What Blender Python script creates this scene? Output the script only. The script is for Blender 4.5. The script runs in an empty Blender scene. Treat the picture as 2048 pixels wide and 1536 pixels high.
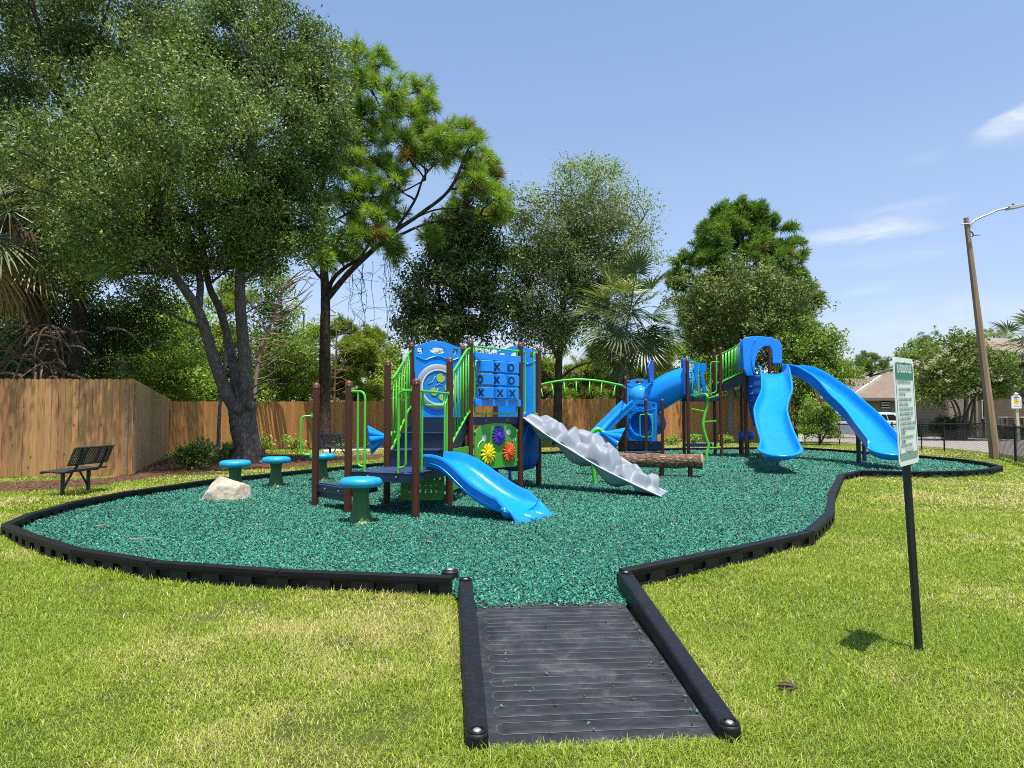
import bpy, math, random
import numpy as np
from mathutils import Vector, Matrix, noise as mnoise
from mathutils.geometry import tessellate_polygon

random.seed(11)
RNG = np.random.default_rng(11)
SC = bpy.context.scene
COL = SC.collection
V = Vector
PI = math.pi

# ------------------------------------------------------------------ camera
FOC, CX, CY, HZ, CAMH = 1450.0, 1024.0, 768.0, 832.0, 1.45
PITCH = math.atan((HZ - CY) / FOC)
_FW = V((0, math.cos(PITCH), math.sin(PITCH)))
_UP = V((0, -math.sin(PITCH), math.cos(PITCH)))
_RT = V((1, 0, 0))


def _ray(px, py):
    return _FW + _RT * ((px - CX) / FOC) - _UP * ((py - CY) / FOC)


def G(px, py, z=0.0):
    """surveyed point of the photograph on the level z"""
    d = _ray(px, py)
    t = (z - CAMH) / d.z
    return V((d.x * t, d.y * t, z))


def D(px, py, y):
    """surveyed point of the photograph at the distance y"""
    d = _ray(px, py)
    t = y / d.y
    return V((d.x * t, y, CAMH + d.z * t))


def WX(px, y):
    return (px - CX) / FOC * y


def WZ(py, y):
    return D(CX, py, y).z


cam_d = bpy.data.cameras.new('camera')
cam = bpy.data.objects.new('camera', cam_d)
COL.objects.link(cam)
cam.location = (0, 0, CAMH)
cam.rotation_euler = (PI / 2 + PITCH, 0, 0)
cam_d.sensor_fit = 'HORIZONTAL'
cam_d.sensor_width = 36.0
cam_d.lens = 36.0 * FOC / 2048.0
cam_d.clip_end = 3000
SC.camera = cam

# ------------------------------------------------------------------ light
SUN_TO = V((0.14, -0.36, 1.48)).normalized()
sun_d = bpy.data.lights.new('sun', 'SUN')
sun_d.energy = 4.6
sun_d.angle = math.radians(0.53)
sun_d.color = (1.0, 0.955, 0.88)
sun = bpy.data.objects.new('sun', sun_d)
COL.objects.link(sun)
sun.rotation_euler = SUN_TO.to_track_quat('Z', 'Y').to_euler()
sun.location = (0, 0, 40)

SC.view_settings.view_transform = 'Standard'
SC.view_settings.look = 'None'
SC.view_settings.exposure = 0.6
SC.view_settings.gamma = 1.0
SC.view_settings.use_curve_mapping = False
SC.cycles.max_bounces = 8
SC.cycles.diffuse_bounces = 2
SC.cycles.filter_width = 1.0
SC.cycles.glossy_bounces = 3
SC.cycles.transmission_bounces = 4
SC.cycles.transparent_max_bounces = 8
SC.cycles.use_denoising = False
try:
    SC.cycles.denoiser = 'OPENIMAGEDENOISE'
    SC.cycles.denoising_prefilter = 'ACCURATE'
except Exception:
    pass
SC.cycles.use_adaptive_sampling = True
SC.cycles.adaptive_threshold = 0.015
SC.cycles.sample_clamp_indirect = 6.0


# ------------------------------------------------------------------ nodes
class NT:
    def __init__(self, tree):
        self.t = tree

    def n(self, kind, **kw):
        nd = self.t.nodes.new(kind)
        for k, v in kw.items():
            setattr(nd, k, v)
        return nd

    def l(self, a, b):
        self.t.links.new(a, b)

    def val(self, nd, name, v):
        nd.inputs[name].default_value = v

    def math(self, op, a, b=None, clamp=False):
        nd = self.n('ShaderNodeMath', operation=op, use_clamp=clamp)
        for i, x in enumerate((a, b)):
            if x is None:
                continue
            if isinstance(x, (int, float)):
                nd.inputs[i].default_value = x
            else:
                self.l(x, nd.inputs[i])
        return nd.outputs[0]

    def noise(self, vec, scale, detail=4.0, rough=0.55, dist=0.0):
        nd = self.n('ShaderNodeTexNoise')
        nd.inputs['Scale'].default_value = scale
        nd.inputs['Detail'].default_value = detail
        nd.inputs['Roughness'].default_value = rough
        nd.inputs['Distortion'].default_value = dist
        if vec is not None:
            self.l(vec, nd.inputs['Vector'])
        return nd.outputs['Fac']

    def ramp(self, fac, stops, interp='LINEAR'):
        nd = self.n('ShaderNodeValToRGB')
        nd.color_ramp.interpolation = interp
        els = nd.color_ramp.elements
        while len(els) < len(stops):
            els.new(0.5)
        for e, (p, c) in zip(els, stops):
            e.position = p
            e.color = (c[0], c[1], c[2], 1) if len(c) == 3 else c
        self.l(fac, nd.inputs[0])
        return nd.outputs[0]

    def mix(self, fac, a, b, blend='MIX'):
        nd = self.n('ShaderNodeMix', data_type='RGBA', blend_type=blend)
        for sock, x in ((nd.inputs[0], fac), (nd.inputs[6], a), (nd.inputs[7], b)):
            if isinstance(x, (int, float)):
                sock.default_value = x
            elif isinstance(x, (tuple, list)):
                sock.default_value = (x[0], x[1], x[2], 1)
            else:
                self.l(x, sock)
        return nd.outputs[2]

    def mapping(self, vec, scale=(1, 1, 1), rot=(0, 0, 0)):
        nd = self.n('ShaderNodeMapping')
        nd.inputs['Scale'].default_value = scale
        nd.inputs['Rotation'].default_value = rot
        self.l(vec, nd.inputs['Vector'])
        return nd.outputs[0]

    def pos(self):
        return self.n('ShaderNodeNewGeometry').outputs['Position']

    def obj(self):
        return self.n('ShaderNodeTexCoord').outputs['Object']

    def bump(self, h, strength=0.3, dist=0.01):
        nd = self.n('ShaderNodeBump')
        nd.inputs['Strength'].default_value = strength
        nd.inputs['Distance'].default_value = dist
        self.l(h, nd.inputs['Height'])
        return nd.outputs[0]


def new_mat(name):
    m = bpy.data.materials.new(name)
    m.use_nodes = True
    t = NT(m.node_tree)
    p = m.node_tree.nodes['Principled BSDF']
    return m, t, p


def simple(name, col, rough=0.5, var=0.12, scale=6.0, metal=0.0, spec=0.5, bump=0.0, bscale=60.0, coat=0.0, dirt=None):
    """one even material with a little real wear and tone variation"""
    m, t, p = new_mat(name)
    v = t.obj()
    f = t.noise(v, scale, 5.0, 0.6)
    lo = tuple(c * (1 - var) for c in col)
    hi = tuple(min(1, c * (1 + var)) for c in col)
    c = t.ramp(f, [(0.3, lo), (0.7, hi)])
    if dirt:
        g = t.noise(v, scale * 2.7, 8.0, 0.7, 0.4)
        g = t.ramp(g, [(0.52, (0, 0, 0)), (0.75, (1, 1, 1))])
        c = t.mix(t.math('MULTIPLY', g, dirt[1]), c, dirt[0])
    t.l(c, p.inputs['Base Color'])
    r = t.noise(v, scale * 4, 3.0)
    rr = t.n('ShaderNodeMapRange')
    rr.inputs['To Min'].default_value = max(0.03, rough - 0.08)
    rr.inputs['To Max'].default_value = min(1, rough + 0.1)
    t.l(r, rr.inputs['Value'])
    t.l(rr.outputs[0], p.inputs['Roughness'])
    p.inputs['Metallic'].default_value = metal
    p.inputs['Specular IOR Level'].default_value = spec
    p.inputs['Coat Weight'].default_value = coat
    if bump:
        t.l(t.bump(t.noise(v, bscale, 4.0), bump, 0.01), p.inputs['Normal'])
    return m


def leaf_mat(name, trans=0.3, rough=0.5, spec=0.35, tint=(1.25, 1.3, 0.55)):
    m, t, p = new_mat(name)
    a = t.n('ShaderNodeAttribute', attribute_name='col').outputs['Color']
    t.l(a, p.inputs['Base Color'])
    p.inputs['Roughness'].default_value = rough
    p.inputs['Specular IOR Level'].default_value = spec
    tr = t.n('ShaderNodeBsdfTranslucent')
    tc = t.mix(1.0, a, tint, 'MULTIPLY')
    t.l(tc, tr.inputs['Color'])
    mx = t.n('ShaderNodeMixShader')
    mx.inputs[0].default_value = trans
    t.l(p.outputs[0], mx.inputs[1])
    t.l(tr.outputs[0], mx.inputs[2])
    out = m.node_tree.nodes['Material Output']
    t.l(mx.outputs[0], out.inputs['Surface'])
    return m


# ------------------------------------------------------------------ objects
def tag(o, label=None, cat=None, group=None, kind=None):
    if label:
        o['label'] = label
    if cat:
        o['category'] = cat
    if group:
        o['group'] = group
    if kind:
        o['kind'] = kind
    return o


def thing(name, label, cat, loc=(0, 0, 0), group=None):
    o = bpy.data.objects.new(name, None)
    o.empty_display_size = 0.2
    o.location = loc
    COL.objects.link(o)
    return tag(o, label, cat, group)


def base_of(parent):
    p = parent
    while p.parent is not None:
        p = p.parent
    return V(p.location)


def link_mesh(name, me, mat, parent=None):
    o = bpy.data.objects.new(name, me)
    COL.objects.link(o)
    if isinstance(mat, (list, tuple)):
        for m in mat:
            me.materials.append(m)
    else:
        me.materials.append(mat)
    if parent is not None:
        o.parent = parent
    return o


def fillet(pts, r, seg=5):
    """round the inner corners of an open polyline"""
    pts = [V(p) for p in pts]
    out = [pts[0]]
    for i in range(1, len(pts) - 1):
        p, a, b = pts[i], pts[i - 1], pts[i + 1]
        da, db = (a - p), (b - p)
        la, lb = da.length, db.length
        if la < 1e-6 or lb < 1e-6:
            continue
        rr = min(r, la * 0.49, lb * 0.49)
        q0 = p + da.normalized() * rr
        q1 = p + db.normalized() * rr
        for k in range(seg + 1):
            s = k / seg
            out.append(q0 * (1 - s) ** 2 + p * 2 * s * (1 - s) + q1 * s * s)
    out.append(pts[-1])
    return out


def catmull(pts, n=6):
    pts = [V(p) for p in pts]
    ext = [pts[0] * 2 - pts[1]] + pts + [pts[-1] * 2 - pts[-2]]
    out = []
    for i in range(1, len(ext) - 2):
        p0, p1, p2, p3 = ext[i - 1:i + 3]
        for k in range(n):
            s = k / n
            out.append(0.5 * ((2 * p1) + (p2 - p0) * s + (2 * p0 - 5 * p1 + 4 * p2 - p3) * s * s
                              + (3 * p1 - p0 - 3 * p2 + p3) * s ** 3))
    out.append(pts[-1])
    return out


class MB:
    """collects shapes in world coordinates and links them as one mesh"""

    def __init__(self):
        self.v, self.f, self.c = [], [], []
        self.col = (1, 1, 1)

    def add(self, vs, fs):
        o = len(self.v)
        self.v += [tuple(p) for p in vs]
        self.c += [self.col] * len(vs)
        self.f += [tuple(i + o for i in f) for f in fs]
        return self

    def box(self, c, s, rz=0.0, m=None):
        hx, hy, hz = s[0] / 2, s[1] / 2, s[2] / 2
        vs = [V((x, y, z)) for x in (-hx, hx) for y in (-hy, hy) for z in (-hz, hz)]
        M = m if m is not None else Matrix.Rotation(rz, 3, 'Z')
        vs = [M @ p + V(c) for p in vs]
        return self.add(vs, [(0, 1, 3, 2), (4, 6, 7, 5), (0, 4, 5, 1), (2, 3, 7, 6), (0, 2, 6, 4), (1, 5, 7, 3)])

    def beam(self, a, b, w, h, up=(0, 0, 1)):
        a, b = V(a), V(b)
        d = (b - a).normalized()
        s = d.cross(V(up))
        if s.length < 1e-4:
            s = d.cross(V((0, 1, 0)))
        s.normalize()
        u = s.cross(d)
        vs = []
        for p in (a, b):
            for i, j in ((-1, -1), (1, -1), (1, 1), (-1, 1)):
                vs.append(p + s * (w / 2 * i) + u * (h / 2 * j))
        return self.add(vs, [(3, 2, 1, 0), (4, 5, 6, 7), (0, 1, 5, 4), (1, 2, 6, 5), (2, 3, 7, 6), (3, 0, 4, 7)])

    def tube(self, pts, r, seg=10, cap=True, rs=None, jit=0.0):
        pts = [V(p) for p in pts]
        n = len(pts)
        if rs is None:
            rs = [r] * n
        tang = []
        for i in range(n):
            t = pts[min(i + 1, n - 1)] - pts[max(i - 1, 0)]
            tang.append(t.normalized() if t.length > 1e-9 else V((0, 0, 1)))
        ref = V((0, 0, 1)) if abs(tang[0].z) < 0.9 else V((1, 0, 0))
        nx = tang[0].cross(ref).normalized()
        vs = []
        for i in range(n):
            t = tang[i]
            nx = (nx - t * nx.dot(t))
            if nx.length < 1e-6:
                nx = t.cross(V((0.3, 0.5, 0.8)))
            nx.normalize()
            ny = t.cross(nx)
            for k in range(seg):
                a = 2 * PI * k / seg
                rr = rs[i] * (1 + (random.uniform(-jit, jit) if jit else 0))
                vs.append(pts[i] + nx * (math.cos(a) * rr) + ny * (math.sin(a) * rr))
        fs = []
        for i in range(n - 1):
            for k in range(seg):
                k2 = (k + 1) % seg
                fs.append((i * seg + k, i * seg + k2, (i + 1) * seg + k2, (i + 1) * seg + k))
        if cap:
            fs.append(tuple(reversed(range(seg))))
            fs.append(tuple(range((n - 1) * seg, n * seg)))
        return self.add(vs, fs)

    def lathe(self, prof, c, seg=24, m=None, wob=None, cap=True):
        """profile of (radius, height) about local z"""
        M = m if m is not None else Matrix.Identity(3)
        vs, fs = [], []
        for (r, z) in prof:
            for k in range(seg):
                a = 2 * PI * k / seg
                rr = r * (wob(a, z) if wob else 1)
                vs.append(M @ V((math.cos(a) * rr, math.sin(a) * rr, z)) + V(c))
        n = len(prof)
        for i in range(n - 1):
            for k in range(seg):
                k2 = (k + 1) % seg
                fs.append((i * seg + k, i * seg + k2, (i + 1) * seg + k2, (i + 1) * seg + k))
        if cap:
            fs.append(tuple(reversed(range(seg))))
            fs.append(tuple(range((n - 1) * seg, n * seg)))
        return self.add(vs, fs)

    def plate(self, outer, o, u, w, thick, holes=(), n=None):
        """flat outline in the frame (o; u, w) with holes, thickened along the normal"""
        o, u, w = V(o), V(u), V(w)
        nn = V(n) if n is not None else u.cross(w).normalized()
        loops = [list(outer)] + [list(h) for h in holes]
        flat = [p for lp in loops for p in lp]
        tris = tessellate_polygon([[V((p[0], p[1], 0)) for p in lp] for lp in loops])
        N = len(flat)
        P = [o + u * p[0] + w * p[1] for p in flat]
        vs = [p + nn * (thick / 2) for p in P] + [p - nn * (thick / 2) for p in P]
        fs = []
        for t in tris:
            a, b, c = t
            ar = (flat[b][0] - flat[a][0]) * (flat[c][1] - flat[a][1]) - (flat[b][1] - flat[a][1]) * (flat[c][0] - flat[a][0])
            if ar < 0:
                a, b, c = a, c, b
            fs.append((a, b, c))
            fs.append((c + N, b + N, a + N))
        k0 = 0
        for lp in loops:
            L = len(lp)
            for k in range(L):
                a, b = k0 + k, k0 + (k + 1) % L
                fs.append((a, a + N, b + N, b))
            k0 += L
        return self.add(vs, fs)

    def sweep(self, path, prof, side=None, caps=True):
        """closed profile of (across, up) carried along a path; across stays level"""
        path = [V(p) for p in path]
        n = len(path)
        vs = []
        for i in range(n):
            t = (path[min(i + 1, n - 1)] - path[max(i - 1, 0)]).normalized()
            s = V(side[i]) if side else V((t.y, -t.x, 0))
            s.normalize()
            up = s.cross(t)
            if up.z < 0:
                up = -up
            pr = prof(i / (n - 1)) if callable(prof) else prof
            for (a, b) in pr:
                vs.append(path[i] + s * a + up * b)
        m = len(vs) // n
        fs = []
        for i in range(n - 1):
            for k in range(m):
                k2 = (k + 1) % m
                fs.append((i * m + k, i * m + k2, (i + 1) * m + k2, (i + 1) * m + k))
        if caps:
            fs.append(tuple(reversed(range(m))))
            fs.append(tuple(range((n - 1) * m, n * m)))
        return self.add(vs, fs)

    def build(self, name, mat, parent=None, smooth=35, bevel=0.0, bseg=2, color=False):
        off = base_of(parent) if parent is not None else V((0, 0, 0))
        me = bpy.data.meshes.new(name)
        me.from_pydata([(x - off.x, y - off.y, z - off.z) for x, y, z in self.v], [], self.f)
        if color:
            at = me.color_attributes.new('col', 'FLOAT_COLOR', 'POINT')
            arr = np.ones((len(self.v), 4), np.float32)
            arr[:, :3] = np.array(self.c, np.float32)
            at.data.foreach_set('color', arr.ravel())
        me.update()
        import bmesh
        bm = bmesh.new()
        bm.from_mesh(me)
        bmesh.ops.recalc_face_normals(bm, faces=bm.faces)
        bm.to_mesh(me)
        bm.free()
        if smooth:
            me.polygons.foreach_set('use_smooth', [True] * len(me.polygons))
            if smooth is not True:
                me.set_sharp_from_angle(angle=math.radians(smooth))
        o = link_mesh(name, me, mat, parent)
        if bevel:
            b = o.modifiers.new('bevel', 'BEVEL')
            b.width = bevel
            b.segments = bseg
            b.limit_method = 'ANGLE'
            b.angle_limit = math.radians(40)
            b.harden_normals = False
        return o


def np_mesh(name, verts, faces, cols, mat, parent=None, smooth=False):
    """large mesh from arrays: verts (N,3), faces (F,k) all of one size, cols (N,3)"""
    verts = np.asarray(verts, np.float32)
    if parent is not None:
        b = base_of(parent)
        verts = verts - np.array([b.x, b.y, b.z], np.float32)
    faces = np.asarray(faces, np.int32)
    me = bpy.data.meshes.new(name)
    nf, k = faces.shape
    me.vertices.add(len(verts))
    me.vertices.foreach_set('co', verts.ravel())
    me.loops.add(nf * k)
    me.loops.foreach_set('vertex_index', faces.ravel())
    me.polygons.add(nf)
    me.polygons.foreach_set('loop_start', np.arange(0, nf * k, k, dtype=np.int32))
    if smooth:
        me.polygons.foreach_set('use_smooth', np.ones(nf, bool))
    me.update(calc_edges=True)
    at = me.color_attributes.new('col', 'FLOAT_COLOR', 'POINT')
    arr = np.ones((len(verts), 4), np.float32)
    arr[:, :3] = cols
    at.data.foreach_set('color', arr.ravel())
    return link_mesh(name, me, mat, parent)


def copy_tree(o, parent=None):
    c = o.copy()
    COL.objects.link(c)
    if parent is not None:
        c.parent = parent
    for ch in [x for x in o.children]:
        copy_tree(ch, c)
    return c


def circ(cx, cy, rx, ry=None, n=24, a0=0.0):
    ry = rx if ry is None else ry
    return [(cx + rx * math.cos(a0 + 2 * PI * k / n), cy + ry * math.sin(a0 + 2 * PI * k / n)) for k in range(n)]


def rrect(x0, y0, x1, y1, r, n=4):
    out = []
    for cx, cy, a in ((x1 - r, y0 + r, -PI / 2), (x1 - r, y1 - r, 0), (x0 + r, y1 - r, PI / 2), (x0 + r, y0 + r, PI)):
        for k in range(n + 1):
            t = a + PI / 2 * k / n
            out.append((cx + r * math.cos(t), cy + r * math.sin(t)))
    return out


def smooth_outline(pts, n=5):
    """closed Catmull-Rom through 2d points"""
    L = len(pts)
    out = []
    for i in range(L):
        p0, p1, p2, p3 = (V(pts[(i + j) % L] + (0,)) for j in (-1, 0, 1, 2))
        for k in range(n):
            s = k / n
            q = 0.5 * ((2 * p1) + (p2 - p0) * s + (2 * p0 - 5 * p1 + 4 * p2 - p3) * s * s + (3 * p1 - p0 - 3 * p2 + p3) * s ** 3)
            out.append((q.x, q.y))
    return out

# ------------------------------------------------------------------ sky
world = bpy.data.worlds.new('World')
SC.world = world
world.use_nodes = True
wt = NT(world.node_tree)
bg = world.node_tree.nodes['Background']
sky = wt.n('ShaderNodeTexSky', sky_type='NISHITA')
sky.sun_disc = False
sky.sun_elevation = math.asin(SUN_TO.z)
sky.sun_rotation = math.atan2(SUN_TO.x, SUN_TO.y)
sky.altitude = 0.0
sky.air_density = 1.0
sky.dust_density = 0.6
sky.ozone_density = 1.6
bg.inputs['Strength'].default_value = 0.135
# thin high clouds: soft streaks at a few bearings of the sky
gen = wt.n('ShaderNodeTexCoord').outputs['Generated']
sep = wt.n('ShaderNodeSeparateXYZ')
wt.l(gen, sep.inputs[0])
az = wt.math('ARCTAN2', sep.outputs[0], sep.outputs[1])
el = wt.math('ARCSINE', sep.outputs[2])
warp = wt.noise(wt.mapping(gen, (9, 9, 26)), 1.0, 6.0, 0.6)
wv = wt.math('SUBTRACT', warp, 0.5)
fine = wt.noise(wt.mapping(gen, (16, 16, 70)), 1.0, 8.0, 0.62, 0.6)


def sky_patch(px, py, w_px, h_px, tilt, amount):
    d = _ray(px, py).normalized()
    a0, e0 = math.atan2(d.x, d.y), math.asin(d.z)
    w, h = w_px / FOC, h_px / FOC
    da = wt.math('SUBTRACT', az, a0)
    de = wt.math('SUBTRACT', el, e0)
    de = wt.math('SUBTRACT', de, wt.math('MULTIPLY', da, tilt))
    de = wt.math('ADD', de, wt.math('MULTIPLY', wv, h * 2.2))
    u = wt.math('DIVIDE', da, w)
    v = wt.math('DIVIDE', de, h)
    r = wt.math('ADD', wt.math('MULTIPLY', u, u), wt.math('MULTIPLY', v, v))
    f = wt.math('SUBTRACT', 1.0, r, clamp=True)
    f = wt.math('MULTIPLY', f, wt.math('MULTIPLY', wt.math('SUBTRACT', fine, 0.25), 2.2, clamp=True), clamp=True)
    return wt.math('MULTIPLY', f, amount)


cl = None
for args in ((1720, 464, 150, 20, 0.03, 0.62), (1770, 440, 120, 26, 0.22, 0.32), (2030, 246, 62, 22, 0.28, 0.5),
             (2100, 225, 120, 30, 0.2, 0.5), (1850, 316, 40, 12, 0.1, 0.12), (1800, 515, 160, 16, 0.05, 0.22),
             (1900, 640, 260, 40, 0.05, 0.3), (1740, 578, 60, 14, 0.1, 0.3), (1250, 690, 400, 60, 0.0, 0.25), (400, 60, 500, 60, 0.1, 0.0)):
    if args[5] <= 0:
        continue
    p = sky_patch(*args)
    cl = p if cl is None else wt.math('ADD', cl, p, clamp=True)
white = (4.6, 4.75, 5.2)
low = wt.ramp(wt.math('DIVIDE', el, 0.75, clamp=True), [(0.0, (0.66, 0.64, 0.72)), (0.165, (0.875, 0.80, 0.87)), (0.42, (1.09, 1.03, 0.985)), (0.66, (1.10, 1.09, 1.07)), (1.0, (1.12, 1.12, 1.1))])
skyc = wt.mix(1.0, sky.outputs[0], low, 'MULTIPLY')
wt.l(wt.mix(cl, skyc, white), bg.inputs['Color'])

# ------------------------------------------------------------------ materials
BLUE = simple('blue_plastic', (0.003, 0.255, 0.82), 0.24, 0.07, 3.0, spec=0.5, bump=0.02, bscale=25, dirt=((0.05, 0.34, 0.76), 0.45))
BLUE_D = simple('deep_or_shaded_blue', (0.004, 0.1, 0.46), 0.33, 0.08, 3.0, bump=0.02, bscale=25)  # deep blue parts; on the crawl drums it also stands for shade
NAVY = simple('navy_coated_steel', (0.009, 0.021, 0.058), 0.45, 0.12, 9.0, bump=0.04, bscale=120, dirt=((0.035, 0.045, 0.065), 0.3))
BROWN = simple('brown_powder_coat', (0.072, 0.021, 0.009), 0.38, 0.1, 4.0, spec=0.4, bump=0.015, dirt=((0.12, 0.045, 0.025), 0.25))
BROWN_CAP = simple('brown_post_cap', (0.12, 0.036, 0.019), 0.42, 0.08, 12.0)
GREEN = simple('green_powder_coat', (0.085, 0.5, 0.035), 0.27, 0.08, 5.0, spec=0.5, dirt=((0.16, 0.5, 0.12), 0.3))
GREEN_P = simple('green_plastic', (0.075, 0.36, 0.04), 0.4, 0.08, 5.0)
TEAL_P = simple('turquoise_plastic', (0.01, 0.44, 0.52), 0.35, 0.06, 5.0)
GREY_P = simple('grey_plastic', (0.245, 0.27, 0.31), 0.48, 0.06, 3.0, spec=0.35, bump=0.03, bscale=14, dirt=((0.19, 0.205, 0.23), 0.35))
GREY_L = simple('pale_grey_plastic', (0.5, 0.53, 0.58), 0.4, 0.05, 5.0)
WHITE_P = simple('white_plastic', (0.75, 0.78, 0.76), 0.4, 0.05, 5.0)
PURPLE = simple('purple_plastic', (0.075, 0.028, 0.42), 0.4, 0.08, 12.0)
YELLOW = simple('yellow_plastic', (0.85, 0.6, 0.004), 0.42, 0.06, 12.0)
ORANGE = simple('orange_plastic', (0.8, 0.105, 0.015), 0.42, 0.06, 12.0)
LIME = simple('lime_plastic', (0.42, 0.58, 0.08), 0.4, 0.06, 12.0)
CAPBLUE = simple('mushroom_cap_blue', (0.012, 0.31, 0.52), 0.42, 0.1, 7.0, bump=0.08, bscale=16, dirt=((0.06, 0.36, 0.5), 0.4))
STEM = simple('mushroom_stem_green', (0.04, 0.115, 0.032), 0.6, 0.25, 9.0, bump=0.2, bscale=30)
STEM_LEAF = simple('pale_leaf_paint', (0.42, 0.46, 0.12), 0.6, 0.1, 12.0)
BLACK_P = simple('black_border_plastic', (0.0065, 0.0068, 0.0078), 0.55, 0.2, 8.0, spec=0.26, bump=0.12, bscale=70, dirt=((0.045, 0.043, 0.04), 0.28))
BLACK_R = simple('black_arm_plastic', (0.0075, 0.0082, 0.0108), 0.5, 0.2, 10.0, spec=0.3, bump=0.18, bscale=90, dirt=((0.05, 0.051, 0.054), 0.4))
BLACK_M = simple('black_coated_metal', (0.012, 0.013, 0.014), 0.42, 0.15, 10.0)
DARKINK = simple('dark_ink', (0.012, 0.012, 0.03), 0.5, 0.05, 10.0)
STEEL = simple('galvanized_steel', (0.55, 0.56, 0.57), 0.38, 0.1, 12.0, metal=0.85)
BOLT = simple('bolt_steel', (0.55, 0.53, 0.48), 0.42, 0.1, 30.0, metal=0.8)
CONCRETE = simple('pale_concrete', (0.5, 0.47, 0.43), 0.85, 0.1, 2.0, bump=0.1)


def rubber_mat_material():
    m, t, p = new_mat('ramp_rubber')
    v = t.obj()
    a = t.noise(v, 3.4, 9.0, 0.72, 0.8)
    b = t.noise(t.mapping(v, (2, 30, 2), (0, 0, 0.05)), 1.0, 6.0, 0.6)
    d = t.math('ADD', t.math('MULTIPLY', a, 0.8), t.math('MULTIPLY', b, 0.14))
    c = t.ramp(d, [(0.34, (0.011, 0.012, 0.0145)), (0.48, (0.025, 0.0265, 0.03)), (0.57, (0.055, 0.056, 0.06)), (0.7, (0.14, 0.135, 0.125))])
    t.l(c, p.inputs['Base Color'])
    p.inputs['Roughness'].default_value = 0.55
    p.inputs['Specular IOR Level'].default_value = 0.4
    t.l(t.bump(t.noise(v, 90, 4), 0.15, 0.004), p.inputs['Normal'])
    return m


RAMP_M = rubber_mat_material()


def lawn_material():
    m, t, p = new_mat('lawn_soil_and_thatch')
    v = t.pos()
    a = t.noise(v, 0.45, 5.0, 0.6)
    b = t.noise(v, 3.5, 6.0, 0.65)
    c = t.noise(v, 60.0, 4.0, 0.7)
    f = t.math('ADD', t.math('MULTIPLY', a, 0.55), t.math('MULTIPLY', b, 0.45))
    base = t.ramp(f, [(0.36, (0.07, 0.1, 0.016)), (0.5, (0.12, 0.14, 0.03)), (0.62, (0.17, 0.155, 0.05)), (0.75, (0.22, 0.175, 0.085))])
    k = t.ramp(c, [(0.3, (0.6, 0.6, 0.6)), (0.7, (1.1, 1.1, 1.1))])
    t.l(t.mix(1.0, base, k, 'MULTIPLY'), p.inputs['Base Color'])
    p.inputs['Roughness'].default_value = 0.9
    p.inputs['Specular IOR Level'].default_value = 0.1
    t.l(t.bump(c, 0.8, 0.03), p.inputs['Normal'])
    return m


def noisy_ground(name, stops, scale, rough=0.9, bump=0.5, fine=80.0):
    m, t, p = new_mat(name)
    v = t.pos()
    a = t.noise(v, scale, 8.0, 0.65)
    b = t.noise(v, fine, 4.0, 0.7)
    f = t.math('ADD', t.math('MULTIPLY', a, 0.6), t.math('MULTIPLY', b, 0.4))
    t.l(t.ramp(f, stops), p.inputs['Base Color'])
    p.inputs['Roughness'].default_value = rough
    p.inputs['Specular IOR Level'].default_value = 0.15
    t.l(t.bump(b, bump, 0.02), p.inputs['Normal'])
    return m


M_LEVEL = 0.035
B_TOP = 0.168


def sheet(name, poly, z, mat, kind='structure'):
    mb = MB()
    tris = tessellate_polygon([[V((p[0], p[1], 0)) for p in poly]])
    fs = []
    for a, b, c in tris:
        ar = (poly[b][0] - poly[a][0]) * (poly[c][1] - poly[a][1]) - (poly[b][1] - poly[a][1]) * (poly[c][0] - poly[a][0])
        fs.append((a, b, c) if ar > 0 else (a, c, b))
    mb.add([(p[0], p[1], z) for p in poly], fs)
    o = mb.build(name, mat, smooth=0)
    tag(o, kind=kind)
    return o


LAWN = lawn_material()
sheet('lawn', [(-900, -60), (900, -60), (900, 1800), (-900, 1800)], 0.0, LAWN)

# border line of the play area: photographed joints of the top edge, going round from the ramp's left side
RING_PX = [(905, 1153), (735, 1147), (560, 1140), (430, 1133), (305, 1122), (155, 1098), (65, 1070), (12, 1048), (62, 1026), (142, 1004),
           (250, 983), (358, 968), (451, 955), (541, 946), (624, 938), (700, 931), (770, 925), (840, 918.5), (910, 913), (980, 908.5),
           (1060, 904.5), (1150, 901), (1250, 898), (1340, 896), (1430, 895), (1520, 894), (1600, 894.5), (1670, 898.5), (1741, 904), (1800, 907.5),
           (1865, 912.5), (1925, 918), (1972, 925), (2004, 931), (1975, 938), (1925, 941), (1870, 942.5), (1815, 942.5), (1765, 941.5), (1722, 940),
           (1683, 948), (1672, 964), (1664, 985), (1660, 1024), (1618, 1062), (1545, 1080), (1465, 1096), (1355, 1118), (1246, 1140)]
RING = [G(x, y, B_TOP) for x, y in RING_PX]
RING2 = [(p.x, p.y) for p in RING]
# the throat of the play area down to the head of the ramp
ramp_fl, ramp_fr = G(950, 1202, M_LEVEL), G(1238, 1195, M_LEVEL)
MULCH_POLY = RING2 + [(ramp_fr.x + 0.02, ramp_fr.y - 0.25), (ramp_fl.x - 0.02, ramp_fl.y - 0.25)]
MULCH_M = noisy_ground('rubber_mulch_bed', [(0.3, (0.004, 0.06, 0.045)), (0.5, (0.01, 0.15, 0.115)), (0.7, (0.03, 0.24, 0.19))], 6.0, 0.85, 0.9, 55.0)
sheet('rubber_mulch_ground', MULCH_POLY, M_LEVEL, MULCH_M)

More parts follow.
